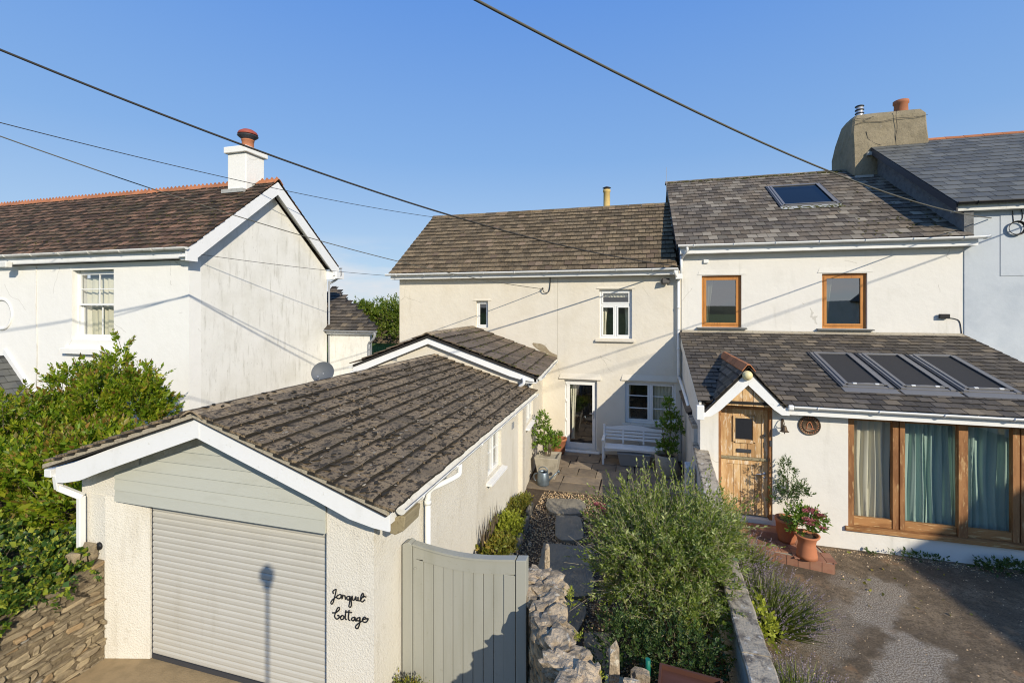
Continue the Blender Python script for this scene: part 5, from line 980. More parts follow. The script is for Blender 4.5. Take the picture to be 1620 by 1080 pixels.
q = MB(); q.fprism(GB, [(7.82,5.27), (7.82,5.53), (10.5,7.71), (10.5,7.36), (8.10,5.36), (8.10,5.27)][::-1], -.03, 0); q.build('bargeboard', m_board, lh, bevel=.004)
q = MB(); q.fprism(GB, [(13.18,5.27), (13.18,5.53), (10.5,7.71), (10.5,7.36), (12.9,5.36), (12.9,5.27)], -.03, 0); q.build('bargeboard', m_board, lh, bevel=.004)
q = MB(); q.fprism(GB, [(7.90,5.30), (8.12,5.30), (8.12,5.44), (7.90,5.44)], -.26, -.031); q.build('box_end', m_board, lh); q = MB(); q.fprism(GB, [(12.88,5.15), (13.16,5.15), (13.16,5.42), (12.88,5.42)], -.26, -.031); q.build('box_end', m_board, lh)
for y0_, y1_ in ((7.83, 10.5), (13.17, 10.5)):
    q = MB(); P_ = [(-9.92,y0_,5.36), (-9.692,y0_,5.36), (-9.692,y1_,7.50), (-9.92,y1_,7.50)]; q.add(P_ + [(x,y,z+.02) for x,y,z in P_], [(0,1,2,3), (4,7,6,5), (0,4,5,1), (3,2,6,7)]); q.build('verge_soffit', m_board, lh)
q = MB(); q.fbox(HF, -26, -9.70, 5.36, 5.53, .19, .21); q.build('fascia', m_board, lh); q = MB(); q.fbox(HF, -26, -9.93, 5.345, 5.358, .001, .21); q.build('soffit', m_board, lh)
half_gutter(lh, (-26,7.80,5.58), (-9.62,7.80,5.57), .06, m_dirtwhite, brackets=1.0)
half_gutter(lh, (-9.6,13.22,5.55), (-10.6,13.22,5.55), .055, m_greyg)
q = MB(); x0, x1, y0, y1 = -10.99, -10.36, 10.10, 10.74
for nm, (ex, za, zb_) in {'a': (0,7.2,8.48)}.items(): q.box(x0, x1, y0, y1, za, zb_)
ch = empty('white_chimney', (-10.68,10.4,7.3), 'white rendered chimney on the left house beside its orange ridge', 'chimney'); q.build('stack', m_leftwall, ch, bevel=.02)
q = MB(); q.box(x0-.07, x1+.07, y0-.07, y1+.07, 8.482, 8.66); q.build('capping', m_leftwall, ch, bevel=.02)
q = MB(); q.box(x0-.05, x1+.05, y0-.16, y0-.003, 7.36, 7.46); q.build('lead_flashing', m_lead, lh)
cp = empty('cowled_chimney_pot', (-10.62,10.42,8.66), 'orange chimney pot with a red mushroom cowl on the white chimney', 'chimney pot')
q = MB(); q.lathe([(.17,0), (.155,.03), (.15,.24), (.165,.25), (.165,.28), (.14,.29)], (-10.62,10.42,8.66), 24); q.build('pot', m_pot, cp)
q = MB(); q.lathe([(.14,.28), (.24,.36), (.27,.39), (.25,.40), (.12,.40)], (-10.62,10.42,8.66), 24); q.build('cowl_base', m_darkgrey, cp)
q = MB(); q.lathe([(.25,.42), (.26,.44), (.23,.50), (.14,.56), (.001,.57)], (-10.62,10.42,8.66), 24); q.build('cowl_cap', m_cowl, cp)
for i in range(6): a = i*1.047; q = MB(); q.tube([(-10.62+.2*math.cos(a),10.42+.2*math.sin(a),9.04), (-10.62+.2*math.cos(a),10.42+.2*math.sin(a),9.09)], .014, 5); q.build('strut', m_steel, cp)
# cable clip line down the front wall
q = MB(); q.tube([HF.p(-15.0,5.3,.012), HF.p(-15.02,4.3,.012), HF.p(-14.98,3.2,.012), HF.p(-15.0,2.2,.012)], .012, 5); q.build('wall_cable', m_dirtwhite, lh)
pl_ = MB(); pl_.fbox(HF, -15.75, -15.5, 5.25, 5.40, .22, .36); pl_.build('junction_box', m_dirtwhite, lh, bevel=.02)
# porch roof on its front wall
pz, pe = 2.92, 1.72; q0, q1 = -16.2, -14.96; vd = V(q0-q1, 0, pz-pe)
proof = deck(lh, 'porch_roof', [(q0,8.09,pz), (q1,8.09,pe), (q1,6.6,pe), (q0,6.6,pz)], .06)
tiles(proof, F((q1+.03, 6.6, pe+.01), (0,1,0), vd), 1.46, vd.length+.02, .30, .22, .009, m_slate3, name='roof_slate', lap=.6, jit=.003)
q = MB(); q.fprism(HF, [(q0-.05,pz+.0), (q1+.12,pe-.12), (q1+.16,pe+.06), (q0-.0,pz+.22)], .002, .05); q.build('abutment_flashing', m_board, lh)
q = MB(); q.box(-18.4, q1-.15, 6.75, 8.09, .9, pe-.05); q.build('porch_wall', m_leftwall, lh); half_gutter(lh, (q1+.07,8.0,pe-.01), (q1+.07,6.6,pe-.01), .05, m_board)
# low hipped wing behind
q = MB(); q.fprism(F((0,0,.5),(1,0,0),(0,1,0)), [(-9.92,12.95), (-8.34,12.95), (-9.25,14.5), (-9.92,14.6)], 0, 2.92)
q.build('rear_wing_wall', m_gablewall, lh)
hz_, he = 4.98, 3.5
wr = deck(lh, 'rear_wing_roof', [(-11.2,12.95,he), (-8.02,12.80,he), (-11.0,14.75,hz_)], .05)
vd = V(0, 1.95, hz_-he); tiles(wr, F((-11.1,12.78,he+.01), (1,0,0), vd), 3.08, vd.length, .20, .17, .012, m_slate2, name='roof_slate', lap=.5, skip=lambda a, b: a-.04 > 3.08 - b*2.98/vd.length)
deck(lh, 'rear_wing_roof', [(-8.02,12.80,he), (-9.15,14.72,he), (-11.0,14.75,hz_)], .05, m_slate2)
q = MB(); q.box(-9.93,-8.1,12.84,12.86,3.36,3.49); q.build('fascia', m_board, lh); q = MB(); q.box(-9.93,-8.1,12.86,12.949,3.35,3.37); q.build('soffit', m_board, lh)
half_gutter(lh, (-9.93,12.76,3.49), (-7.98,12.76,3.48), .055, m_greyg)
pipe(lh, [(-8.05,12.76,3.43), (-8.05,12.77,3.34), (-8.12,12.80,3.22), (-8.28,12.86,3.10), (-8.33,12.89,2.95), (-8.33,12.89,1.5)], .04, m_greyg)
q = MB(); q.box(-9.94,-9.62,13.0,13.4,5.18,5.40); q.build('rear_eave_box', m_board, lh)
pipe(lh, [(-9.62,13.22,5.48), (-9.64,13.22,5.28), (-9.80,13.1,5.10), (-9.88,12.98,5.02)], .035, m_greyg)
pipe(lh, [(-9.88,12.96,5.1), (-9.88,12.95,1.4)], .03, m_greyg)
# ============================================================ GATE
GY = 4.52; GT = FRONT(0, GY, 0)
gt = empty('side_gate', (-1.8, GY, .1), 'pale grey green boarded side gate with a dipped top rail between garage and stone wall', 'gate')
def gtop(x): t = (x+2.38)/1.16; return 1.645 - .055*math.sin(math.pi*min(1, max(0, t)))*1.0 - .0*t
q = MB(); q.fprism(GT, [(-2.50,.12), (-2.385,.12), (-2.385,1.65), (-2.43,1.675), (-2.50,1.64)], -.10, .012); q.build('post', m_gatep, gt, bevel=.006)
q = MB(); q.fprism(GT, [(-1.21,.12), (-1.10,.12), (-1.10,1.67), (-1.21,1.655)], -.10, .012); q.build('post', m_gatep, gt, bevel=.006)
N_ = 14; xa, xb = -2.375, -1.22
top = [(xa+(xb-xa)*i/N_, gtop(xa+(xb-xa)*i/N_)) for i in range(N_+1)]; low = [(x, z-.14) for x, z in top]
q = MB()
for i in range(N_): q.fprism(GT, [low[i], low[i+1], top[i+1], top[i]], -.045, 0)
q.build('top_rail', m_gatep, gt)
q = MB()
for i in range(N_): q.fprism(GT, [(top[i][0], top[i][1]+.001), (top[i+1][0], top[i+1][1]+.001), (top[i+1][0], top[i+1][1]+.022), (top[i][0], top[i][1]+.022)], -.07, .02)
q.build('capping', m_gatep, gt)
for a, b in ((xa, xa+.12), (xb-.12, xb)): q = MB(); q.fbox(GT, a, b, .15, gtop(a)-.141, -.045, 0); q.build('stile', m_gatep, gt, bevel=.003)
nb = 8; w_ = (xb-xa-.24)/nb
for i in range(nb):
    a = xa+.12+i*w_; q = MB(); q.fprism(GT, [(a+.003,.15), (a+w_-.003,.15), (a+w_-.003,gtop(a+w_)-.12), (a+.003,gtop(a)-.12)], -.03, -.012); q.build('board', m_gatep, gt, bevel=.003)
q = MB(); q.tube([GT.p(-2.345,1.40,0), GT.p(-2.345,1.40,.012)], .013, 8); q.build('bolt_head', m_gatep, gt)
# ============================================================ LEFT STONE RETAINING WALL (schist, X = -6.19)
sw = empty('stone_retaining_wall', (-6.3,3.0,0), 'tan schist rubble retaining wall at the lower left beside the garage', 'stone wall')
SWF = RIGHTF(-6.19, 0, 0); q = MB(); q.fprism(SWF, [(1.2,-.2), (4.0,-.2), (4.0,1.20), (3.0,1.0), (2.0,.85), (1.2,.8)], -.38, -.012); q.build('mortar_core', m_schmort, sw)
def wtop(y): return 1.22 if y > 4 else 1.0+.22*(y-3.0) if y > 2 else .8
z = -.05; cnt = 0; joined = MB(); items = []
while z < 1.25:
    h = rng.choice([.026,.034,.045,.058,.075]); y = 1.3 + rng.uniform(0,.15)
    while y < 3.98:
        L_ = rng.choice([rng.uniform(.06,.14), rng.uniform(.12,.30)]); y1 = min(y+L_, 3.99)
        if z+h < wtop(y1)+.01 and y1-y > .05 and rng.random() < .84: items.append((y, y1, z, h))
        y = y1+.008
    z += h+.008
items.sort(key=lambda i: -i[1])
def stone(mb, y0, y1, z0, h, c=None):
    pr = rng.choice([rng.uniform(-.008,.004), rng.uniform(-.008,.006), rng.uniform(.010,.034)]); tp = 0; sl = rng.uniform(-.5,.5)*h; j = lambda s: rng.uniform(-s, s); e = .012+.2*h
    n = 5; P = []
    outline = []
    L_ = y1-y0
    for t, s_ in ((0,.5), (.12,0), (.5,-.02), (.88,.04), (1,.45), (.9,1), (.5,1.03), (.1,.95)): outline.append((y0+L_*t+j(.008), z0+.003+(h-.006)*s_+j(h*.14)+sl*(t-.5)))
    k = len(outline); cy = sum(o[0] for o in outline)/k; cz = sum(o[1] for o in outline)/k
    P = [SWF.p(a, b, -.03) for a, b in outline] + [SWF.p(a, b, pr-.006+j(.004)) for a, b in outline] + [SWF.p(cy+(a-cy)*.86, cz+(b-cz)*.74, pr+.004+j(.005)) for a, b in outline]
    mb.add(P, [(i, (i+1) % k, k+(i+1) % k, k+i) for i in range(k)] + [(k+i, k+(i+1) % k, 2*k+(i+1) % k, 2*k+i) for i in range(k)] + [tuple(range(2*k, 3*k))])
for i, it in enumerate(items):
    if i < 290: b = MB(); stone(b, *it); b.build('stone', m_schist, sw)
    else: stone(joined, *it)
if joined.v: joined.build('stone_field', m_schist, sw, kind='stuff', rnd=17)
for i, (y, z, w_, h) in enumerate([(3.95,1.30,.05,.14), (3.86,1.24,.03,.10), (3.78,1.27,.045,.13), (3.6,1.18,.03,.10), (3.35,1.13,.035,.09), (3.3,1.13,.02,.10)]):
    b = MB(); rock(b, (-6.36+rng.uniform(-.06,.06), y, z), .09, w_*.9, h*.8, i+3, 2, .2); b.build('coping_stone', m_schist, sw)
# ============================================================ RIGHT RUBBLE WALL BY THE GATE
rw = empty('rubble_garden_wall', (-.75,4.4,0), 'low rubble garden wall of big lichened rocks running from the gate post', 'stone wall')
path = [(-1.02,5.02), (-.97,4.75), (-.88,4.45), (-.76,4.18), (-.62,3.92), (-.50,3.65), (-.40,3.35), (-.34,3.05), (-.3,2.75)]
q = MB()
for i in range(len(path)-1):
    (xa_, ya_), (xb_, yb_) = path[i], path[i+1]; d = V(xb_-xa_, yb_-ya_, 0).normalized(); s_ = V(-d.y, d.x, 0)*.11
    q.fprism(GROUND, [(xa_+s_.x, ya_+s_.y), (xa_-s_.x, ya_-s_.y), (xb_-s_.x, yb_-s_.y), (xb_+s_.x, yb_+s_.y)], -.2, 1.10)
q.build('mortar_core', m_earth, rw)
k = 0
for i in range(20):                                # cap rocks
    t = i/19*(len(path)-1); a = int(min(t, len(path)-2)); f = t-a; x = path[a][0]*(1-f)+path[a+1][0]*f; y = path[a][1]*(1-f)+path[a+1][1]*f
    side = -1 if i % 2 else 1; b = MB(); z = 1.25+rng.uniform(-.03,.04) - (.08 if i < 1 else 0)
    rock(b, (x+side*.065+rng.uniform(-.03,.03), y+rng.uniform(-.04,.04), z), rng.uniform(.11,.165), rng.uniform(.085,.13), rng.uniform(.06,.11), i*1.3+2, 3, .5, 0, rng.uniform(0,3)); b.build('rock', m_rock, rw, rnd=False)
for z in np.arange(1.14, .0, -.105):               # face stones both sides
    for i in range(15):
        t = (i+.5*(int(z*10) % 2))/15*(len(path)-1); a = int(min(t, len(path)-2)); f = t-a
        (xa_, ya_), (xb_, yb_) = path[a], path[a+1]; d = V(xb_-xa_, yb_-ya_, 0).normalized(); s_ = V(-d.y, d.x, 0)
        x = xa_*(1-f)+xb_*f; y = ya_*(1-f)+yb_*f
        for sd in (-1, 1):
            if k > 265: continue
            if sd == -1 and z < .3 or z < .5 and sd == 1 and i > 11: continue
            b = MB(); rock(b, (x+s_.x*.12*sd+rng.uniform(-.01,.01), y+s_.y*.12*sd, z+rng.uniform(-.015,.015)), .05, rng.uniform(.085,.12), rng.uniform(.035,.06), k+40, 1, .25, 0, math.atan2(s_.y, s_.x)); b.build('rock', m_schist, rw); k += 1
for i, (x, y, z, w_, h) in enumerate([(-1.02,5.22,1.32,.03,.16), (-.20,3.93,1.20,.045,.20), (.02,3.92,1.16,.08,.10), (-.06,3.78,1.16,.08,.10), (.2,3.75,1.1,.05,.12)]):
    b = MB(); rock(b, (x, y, z), w_, .05, h, i+77, 2, .3); us = b.build('upright_stone', m_rock, None if i else rw)
    if i: tag(us, ['', 'tall pointed stone standing on end right of the rubble wall', 'blunt pale stone at the bottom edge just left of the brown trough', 'small stone sunk low beside the tall pointed stone', 'narrow stone leaning in front of the brown trough'][i], 'stone')
# fill under the free stones: garden bed behind a low wall
q = MB(); q.box(-.28, .95, 3.55, 4.12, -.2, 1.0); hb_ = q.build('raised_bed_wall', m_schist, None); tag(hb_, 'dark raised stone bed at the bottom edge under the brown trough', 'raised bed')

# ============================================================ PATH, GRAVEL, BED
flags = [[(-1.89,9.61),(-1.5,9.72),(-1.17,9.75),(-1.05,9.5),(-1.08,9.21),(-1.18,9.07),(-1.62,8.97),(-1.83,9.24)], [(-1.56,8.88),(-1.33,8.95),(-1.09,8.93),(-.99,8.5),(-.95,8.15),(-1.12,8.01),(-1.38,8.01),(-1.50,8.4)],
 [(-1.59,7.79),(-1.15,7.83),(-.78,7.85),(-.70,7.2),(-.63,6.61),(-1.04,6.46),(-1.27,6.79),(-1.49,6.93),(-1.56,7.4)], [(-1.12,6.36),(-.7,6.33),(-.75,5.73),(-.94,5.66),(-1.15,5.8)], [(-.65,5.78),(-.27,5.83),(-.22,5.24),(-.55,5.19)]]
fl_lab = ['wide grey flagstone next to the patio edge', 'second grey flagstone from the patio, nearly square with cracked face', 'largest grey flagstone in the middle of the gravel path', 'grey flagstone close beside the rubble wall', 'dark shaded flagstone nearest the viewer under the olive bush']
for i, pts in enumerate(flags):
    P_ = [V(*p, 0) for p in pts]; sm_ = catmull(P_+[P_[0]], 3)[:-1]; pp = [(p.x+rng.uniform(-.012,.012), p.y+rng.uniform(-.012,.012)) for p in sm_]
    if sum(pp[j][0]*pp[(j+1) % len(pp)][1]-pp[(j+1) % len(pp)][0]*pp[j][1] for j in range(len(pp))) < 0: pp = pp[::-1]
    tag(slabpoly('stepping_stone', pp, .09, .155, m_step, bevel=.01), fl_lab[i], 'stepping stone', 'grey flagstones along the gravel path')
n = 15000; P0 = np.stack([np.random.uniform(-2.05,1.0,n), np.random.uniform(4.7,10.12,n), np.full(n,.10)], 1)
P0[:,2] += np.random.rand(n)*.012; s = np.random.uniform(.008,.020,n)
octv = np.array([[1,0,0],[0,1,0],[-1,0,0],[0,-1,0],[0,0,.7],[0,0,-.7]]); octf = np.array([[0,1,4],[1,2,4],[2,3,4],[3,0,4],[1,0,5],[2,1,5],[3,2,5],[0,3,5]])
jit_ = np.random.uniform(.6,1.35,(n,6,3)); Vt = (P0[:,None,:] + octv[None]*jit_*s[:,None,None]).reshape(-1,3).astype(np.float32)
Ft = (octf[None]+ (np.arange(n)*6)[:,None,None]).reshape(-1,3).astype(np.int32)
me = bpy.data.meshes.new('gravel'); me.vertices.add(len(Vt)); me.vertices.foreach_set('co', Vt.ravel()); me.loops.add(Ft.size); me.loops.foreach_set('vertex_index', Ft.ravel())
me.polygons.add(len(Ft)); me.polygons.foreach_set('loop_start', np.arange(len(Ft), dtype=np.int32)*3); me.polygons.foreach_set('loop_total', np.full(len(Ft),3,np.int32)); me.materials.append(m_grav); me.update(calc_edges=True)
at = me.attributes.new('rnd','FLOAT','FACE'); at.data.foreach_set('value', np.repeat(np.random.rand(n),8).astype(np.float32)*.99)
gv = link(bpy.data.objects.new('gravel', me)); tag(gv, 'golden brown gravel round the grey flagstones', 'gravel', kind='stuff')
gr = MB()
for i in range(1500):
    x = rng.uniform(1.5, 6.2); y = rng.choice([rng.uniform(4.6, 9.2), 9.24-abs(rng.gauss(0,.12))]); r_ = rng.uniform(.003,.010) if rng.random() < .93 else rng.uniform(.01,.02)
    P_ = [(x+r_*math.cos(a)*rng.uniform(.7,1.3), y+r_*math.sin(a)*rng.uniform(.7,1.3), .0) for a in (0,1.26,2.5,3.8,5.0)]; gr.add(P_ + [(x, y, r_*.8)], [(0,1,5),(1,2,5),(2,3,5),(3,4,5),(4,0,5)])
gt_ = gr.build('drive_grit', m_grav, None, kind='stuff', rnd=5); tag(gt_, 'loose grit and small stones scattered over the drive', 'grit')
q = MB(); q.fprism(GROUND, [(-2.53,6.5), (-2.05,6.5), (-1.98,7.6), (-2.10,9.30), (-2.53,9.35)], .0, .17); q.build('bed_soil', m_earth, kind='structure')
for i, (x, y, l) in enumerate([(-2.09,8.85,.48), (-2.03,8.25,.5), (-1.99,7.6,.5), (-1.98,7.0,.42)]):
    q = MB(); rock(q, (x, y, .19), .045, l*.5, .12, i+5, 2, .15); tag(q.build('edging_stone', m_step, None), ['edging slab nearest the patio along the little flower bed', 'second edging slab from the patio along the flower bed', 'third edging slab from the patio along the flower bed', 'edging slab nearest the gate along the flower bed'][i], 'edging stone', 'edging stones of the flower bed')

# ============================================================ DIVIDING WALL
dw = empty('dividing_wall', (1.08, 8, 0), 'old white painted dividing wall with lichened concrete coping stepping down towards the viewer', 'wall')
def dwx(y): return .93 + (y-4.0)*.019
prof = [(3.4,1.0), (6.6,1.0), (7.0,1.12), (8.1,1.40), (9.7,1.56), (9.72,1.88), (11.2,1.92)]
q = MB(); ys = [3.0, 6.6, 7.0, 8.1, 9.71, 12.99]; zs = {3.0:.95, 6.6:.95, 7.0:1.07, 8.1:1.35, 9.71:1.51}
for i in range(len(ys)-1):
    a, b = ys[i], ys[i+1]; za = zs.get(a, 1.83) if a != 9.71 else 1.83; zb_ = zs.get(b, 1.83); xa_, xb_ = dwx(a)+.02, dwx(b)+.02; xa2, xb2 = dwx(a)+.21, dwx(b)+.21
    q.add([(xa_,a,-.2),(xa2,a,-.2),(xb2,b,-.2),(xb_,b,-.2),(xa_,a,za),(xa2,a,za),(xb2,b,zb_),(xb_,b,zb_)], [(0,3,2,1),(4,5,6,7),(0,1,5,4),(1,2,6,5),(2,3,7,6),(3,0,4,7)])
q.build('wall_body', m_wallbl, dw)
segs = [(3.0,.95), (3.75,.95), (4.7,.95), (5.7,.95), (6.6,.95), (7.2,1.12), (8.1,1.35), (8.9,1.43), (9.68,1.51)]
def cop(a, za, b, zb_, th=.065):
    q = MB(); x0a, x0b = dwx(a)-.01, dwx(b)-.01; w_ = .25; g = .006; N = 6; vs = []
    for i in range(N+1):
        t = i/N; y = a+g+(b-a-2*g)*t; z = za+(zb_-za)*t; xl = x0a+(x0b-x0a)*t + rng.uniform(-.006,.006); xr = xl+w_+rng.uniform(-.006,.006); zz = z+th+rng.uniform(-.005,.005)
        vs += [(xl,y,z+.001), (xr,y,z+.001), (xr,y,zz-.008), (xr-.015,y,zz), (xl+.015,y,zz), (xl,y,zz-.008)]
    q.add(vs, [(6*i+k, 6*i+(k+1) % 6, 6*i+6+(k+1) % 6, 6*i+6+k) for i in range(N) for k in range(6)] + [(0,1,2,3,4,5)[::-1], tuple(6*N+k for k in range(6))]); q.build('coping', m_coping, dw)
for i in range(len(segs)-1): cop(*segs[i], *segs[i+1])
cop(9.70,1.831,10.6,1.84)
# tiled capping strip against the cottage
tc_ = deck(dw, 'tile_capping', [(dwx(10.6)-.03,10.62,1.93), (dwx(10.6)+.12,10.62,1.99), (dwx(12.9)+.12,12.98,2.05), (dwx(12.9)-.03,12.98,1.99)], .06)
for i in range(9): q = MB(); y0_ = 10.62+i*.262; q.add([(dwx(y0_)-.05,y0_+.003,1.925+i*.007), (dwx(y0_)+.12,y0_+.003,1.995+i*.007), (dwx(y0_)+.12,y0_+.258,2.0+i*.007), (dwx(y0_)-.05,y0_+.258,1.93+i*.007), (dwx(y0_)-.05,y0_+.003,1.94+i*.007), (dwx(y0_)+.12,y0_+.003,2.01+i*.007), (dwx(y0_)+.12,y0_+.258,2.016+i*.007), (dwx(y0_)-.05,y0_+.258,1.946+i*.007)], [(0,3,2,1),(4,5,6,7),(0,1,5,4),(1,2,6,5),(2,3,7,6),(3,0,4,7)]); q.build('tile', m_mtile, tc_)
q = MB(); q.box(.86, .985, 9.1, 9.45, .13, 1.25); q.build('buttress', m_wallbl, dw, bevel=.02)

# ============================================================ TILED DOORSTEP, DRIVE EDGE
ds = empty('tiled_doorstep', (2.2,9,0), 'triangular red quarry tile doorstep below the stable door', 'doorstep')
sp = [(1.22,8.66), (1.7,8.60), (2.2,8.52), (3.0,8.36), (3.02,8.48), (2.88,9.28), (1.22,9.28)]
q = MB(); q.fprism(GROUND, sp, -.05, .142); q.build('step_core', m_mortar, ds)
def inside(x, y, P):
    c = False
    for i in range(len(P)):
        (x1, y1), (x2, y2) = P[i], P[i-1]
        if (y1 > y) != (y2 > y) and x < (x2-x1)*(y-y1)/(y2-y1)+x1: c = not c
    return c
t_ = .152; gx = 1.24
while gx < 3.0:
    gy = 7.8
    while gy < 9.25:
        if inside(gx+.075, gy+.075, sp): q = MB(); q.box(gx+.004, gx+t_-.004, gy+.004, gy+t_-.004, .1425, .158+rng.uniform(0,.002)); q.build('quarry_tile', m_quarry, ds)
        gy += t_
    gx += t_
for (xa_, ya_), (xb_, yb_) in zip(sp[:5], sp[1:6]):
    d = V(xb_-xa_, yb_-ya_, 0); n_ = max(1, int(d.length/t_)); f = F((xa_,ya_,0), d, (0,0,1)); w_ = d.length/n_
    for i in range(n_): q = MB(); q.fbox(f, i*w_+.004, (i+1)*w_-.004, .0, .155, .001, .014); q.build('quarry_tile', m_quarry, ds)
q = MB(); q.box(1.40, 2.42, 8.95, 9.25, .145, .29); q.build('upper_step', m_quarry, ds, bevel=.01)

# ============================================================ FURNITURE AND POTS
bn = empty('garden_bench', (-.1,12.5,.13), 'white painted slatted garden bench with an arched back under the ground floor window', 'bench')
BX0, BX1, BYf, BYb, BZ = -.92, .66, 12.12, 12.66, .13
def bb(name, x0, x1, y0, y1, z0, z1): q = MB(); q.box(x0, x1, y0, y1, z0, z1); return q.build(name, m_upvc, bn, bevel=.006)
for x in (BX0, BX1-.055): bb('leg', x, x+.055, BYf, BYf+.055, BZ, BZ+.62); bb('leg', x, x+.055, BYb-.055, BYb, BZ, BZ+.93); bb('arm_rest', x-.01, x+.065, BYf-.04, BYb-.05, BZ+.622, BZ+.655)
for i in range(5): bb('seat_slat', BX0+.06, BX1-.06, BYf+.005+i*.093, BYf+.085+i*.093, BZ+.425, BZ+.445)
q = MB(); pts = [(BX0+.056, BZ+.345), (BX0+.3, BZ+.37), (-.13, BZ+.385), (BX1-.3, BZ+.37), (BX1-.056, BZ+.345), (BX1-.056, BZ+.423), (BX0+.056, BZ+.423)]; q.fprism(FRONT(0,BYf+.03,0), pts, -.02, 0); q.build('apron', m_upvc, bn, bevel=.003)
q = MB(); N_ = 16; tp = []
for i in range(N_+1): t = i/N_; tp.append((BX0+.056+(BX1-BX0-.112)*t, BZ+.865+.075*(math.sin(math.pi*t)**2)))
for i in range(N_): q.fprism(FRONT(0,BYb-.012,0), [(tp[i][0],BZ+.80),(tp[i+1][0],BZ+.80),tp[i+1],tp[i]], -.03, 0)
q.build('top_rail', m_upvc, bn)
for z0, z1 in ((.72,.775), (.63,.69), (.54,.60)): bb('back_slat', BX0+.056, BX1-.056, BYb-.04, BYb-.018, BZ+z0, BZ+z1)
for x in (BX0+.50, BX1-.55): bb('back_upright', x, x+.045, BYb-.046, BYb-.017, BZ+.445, BZ+.799)
bx = empty('storage_box', (-.1,12.35,.13), 'translucent grey plastic storage box pushed under the white bench', 'storage box')
q = MB(); q.add([(-.46,12.15,.14),(.26,12.15,.14),(.26,12.52,.14),(-.46,12.52,.14),(-.52,12.11,.44),(.30,12.11,.44),(.30,12.56,.44),(-.52,12.56,.44)], [(0,3,2,1),(0,1,5,4),(1,2,6,5),(2,3,7,6),(3,0,4,7),(4,5,6,7)]); q.build('tub', m_boxp, bx, bevel=.01)
q = MB(); q.box(-.54,.32,12.09,12.58,.441,.465); q.build('lid', m_boxp, bx, bevel=.008)
def pot(name, c, prof, label, m=m_pot, cat='plant pot', soil=None):
    e = empty(name, c, label, cat); q = MB(); q.lathe(prof, c, 28); q.build('pot_body', m, e)
    if soil: q = MB(); q.lathe([(soil[0],soil[1]), (.001,soil[1]+.01)], c, 20); q.build('soil', m_earth, e)
    return e
pot('empty_terracotta_pot', (-2.16,12.72,.135), [(.001,.0),(.155,.0),(.175,.06),(.205,.36),(.225,.365),(.23,.43),(.205,.435),(.195,.36),(.15,.05)], 'large empty brown terracotta pot beside the glazed door', soil=(.19,.30))
pot('small_terracotta_pot', (-2.09,11.9,.135), [(.001,0),(.075,0),(.10,.16),(.115,.165),(.115,.20),(.10,.205),(.09,.15)], 'small bright orange terracotta pot next to the square concrete planter', soil=(.09,.15))
# square concrete planter with jade plant
sqp = empty('square_planter', (-2.2,10.8,.13), 'square tapered concrete planter with a bushy green succulent by the garage end wall', 'planter')
q = MB(); c = (-2.12,10.95); w0, w1, h = .20, .29, .52
def ring(w_, z): return [(c[0]-w_,c[1]-w_,z),(c[0]+w_,c[1]-w_,z),(c[0]+w_,c[1]+w_,z),(c[0]-w_,c[1]+w_,z)]
q.add(ring(w0,.13)+ring(w1,.13+h)+ring(w1-.05,.13+h)+ring(w1-.06,.13+h-.05), [(0,3,2,1)]+[(i,(i+1)%4,4+(i+1)%4,4+i) for i in range(4)]+[(4+i,4+(i+1)%4,8+(i+1)%4,8+i) for i in range(4)]+[(8+i,8+(i+1)%4,12+(i+1)%4,12+i) for i in range(4)]+[(12,13,14,15)]); q.build('planter_body', m_conc, sqp, bevel=.012)
C, D, S, T, sg_ = twigs([((-2.15,10.95,.85),(.28,.26,.20)), ((-2.24,10.98,1.15),(.22,.2,.24)), ((-2.27,11.0,1.42),(.13,.13,.16)), ((-1.93,11.0,1.05),(.12,.12,.12))], 200, .11, 9, .075, 5, .45, .3, .3)
build_leaves(C, D, S, .48, 'foliage', l_succ, sqp); stems(sqp, [((-2.12+dx*.3,10.95,.62), (-2.15+dx,10.97,.9+dz)) for dx, dz in ((-.15,.3),(.05,.2),(.15,.1),(-.1,.5))], m_bark, .018, 'stem')
# watering can
wc = empty('watering_can', (-2.14,10.32,.13), 'galvanised blue grey watering can in front of the square planter', 'watering can'); k = (-2.13,10.40,.13)
q = MB(); q.lathe([(.001,0),(.135,0),(.14,.02),(.13,.24),(.115,.27),(.112,.30),(.104,.30),(.10,.26)], k, 24); q.build('body', m_galv, wc)
q = MB(); q.tube([(k[0]+.10,k[1]-.02,k[2]+.07),(k[0]+.22,k[1]+.02,k[2]+.20),(k[0]+.33,k[1]+.05,k[2]+.30)], [.024,.018,.014], 10); q.tube([(k[0]+.33,k[1]+.05,k[2]+.30),(k[0]+.365,k[1]+.06,k[2]+.325)], [.018,.042], 12); q.build('spout', m_galv, wc)
q = MB(); q.tube(catmull([(k[0]-.11,k[1],k[2]+.28),(k[0]-.09,k[1],k[2]+.37),(k[0],k[1],k[2]+.41),(k[0]+.09,k[1],k[2]+.37),(k[0]+.11,k[1],k[2]+.28)],5), .011, 8); q.tube(catmull([(k[0]-.12,k[1],k[2]+.25),(k[0]-.21,k[1]-.02,k[2]+.22),(k[0]-.20,k[1]-.02,k[2]+.10),(k[0]-.125,k[1],k[2]+.06)],5), .010, 8); q.build('handle', m_galv, wc)
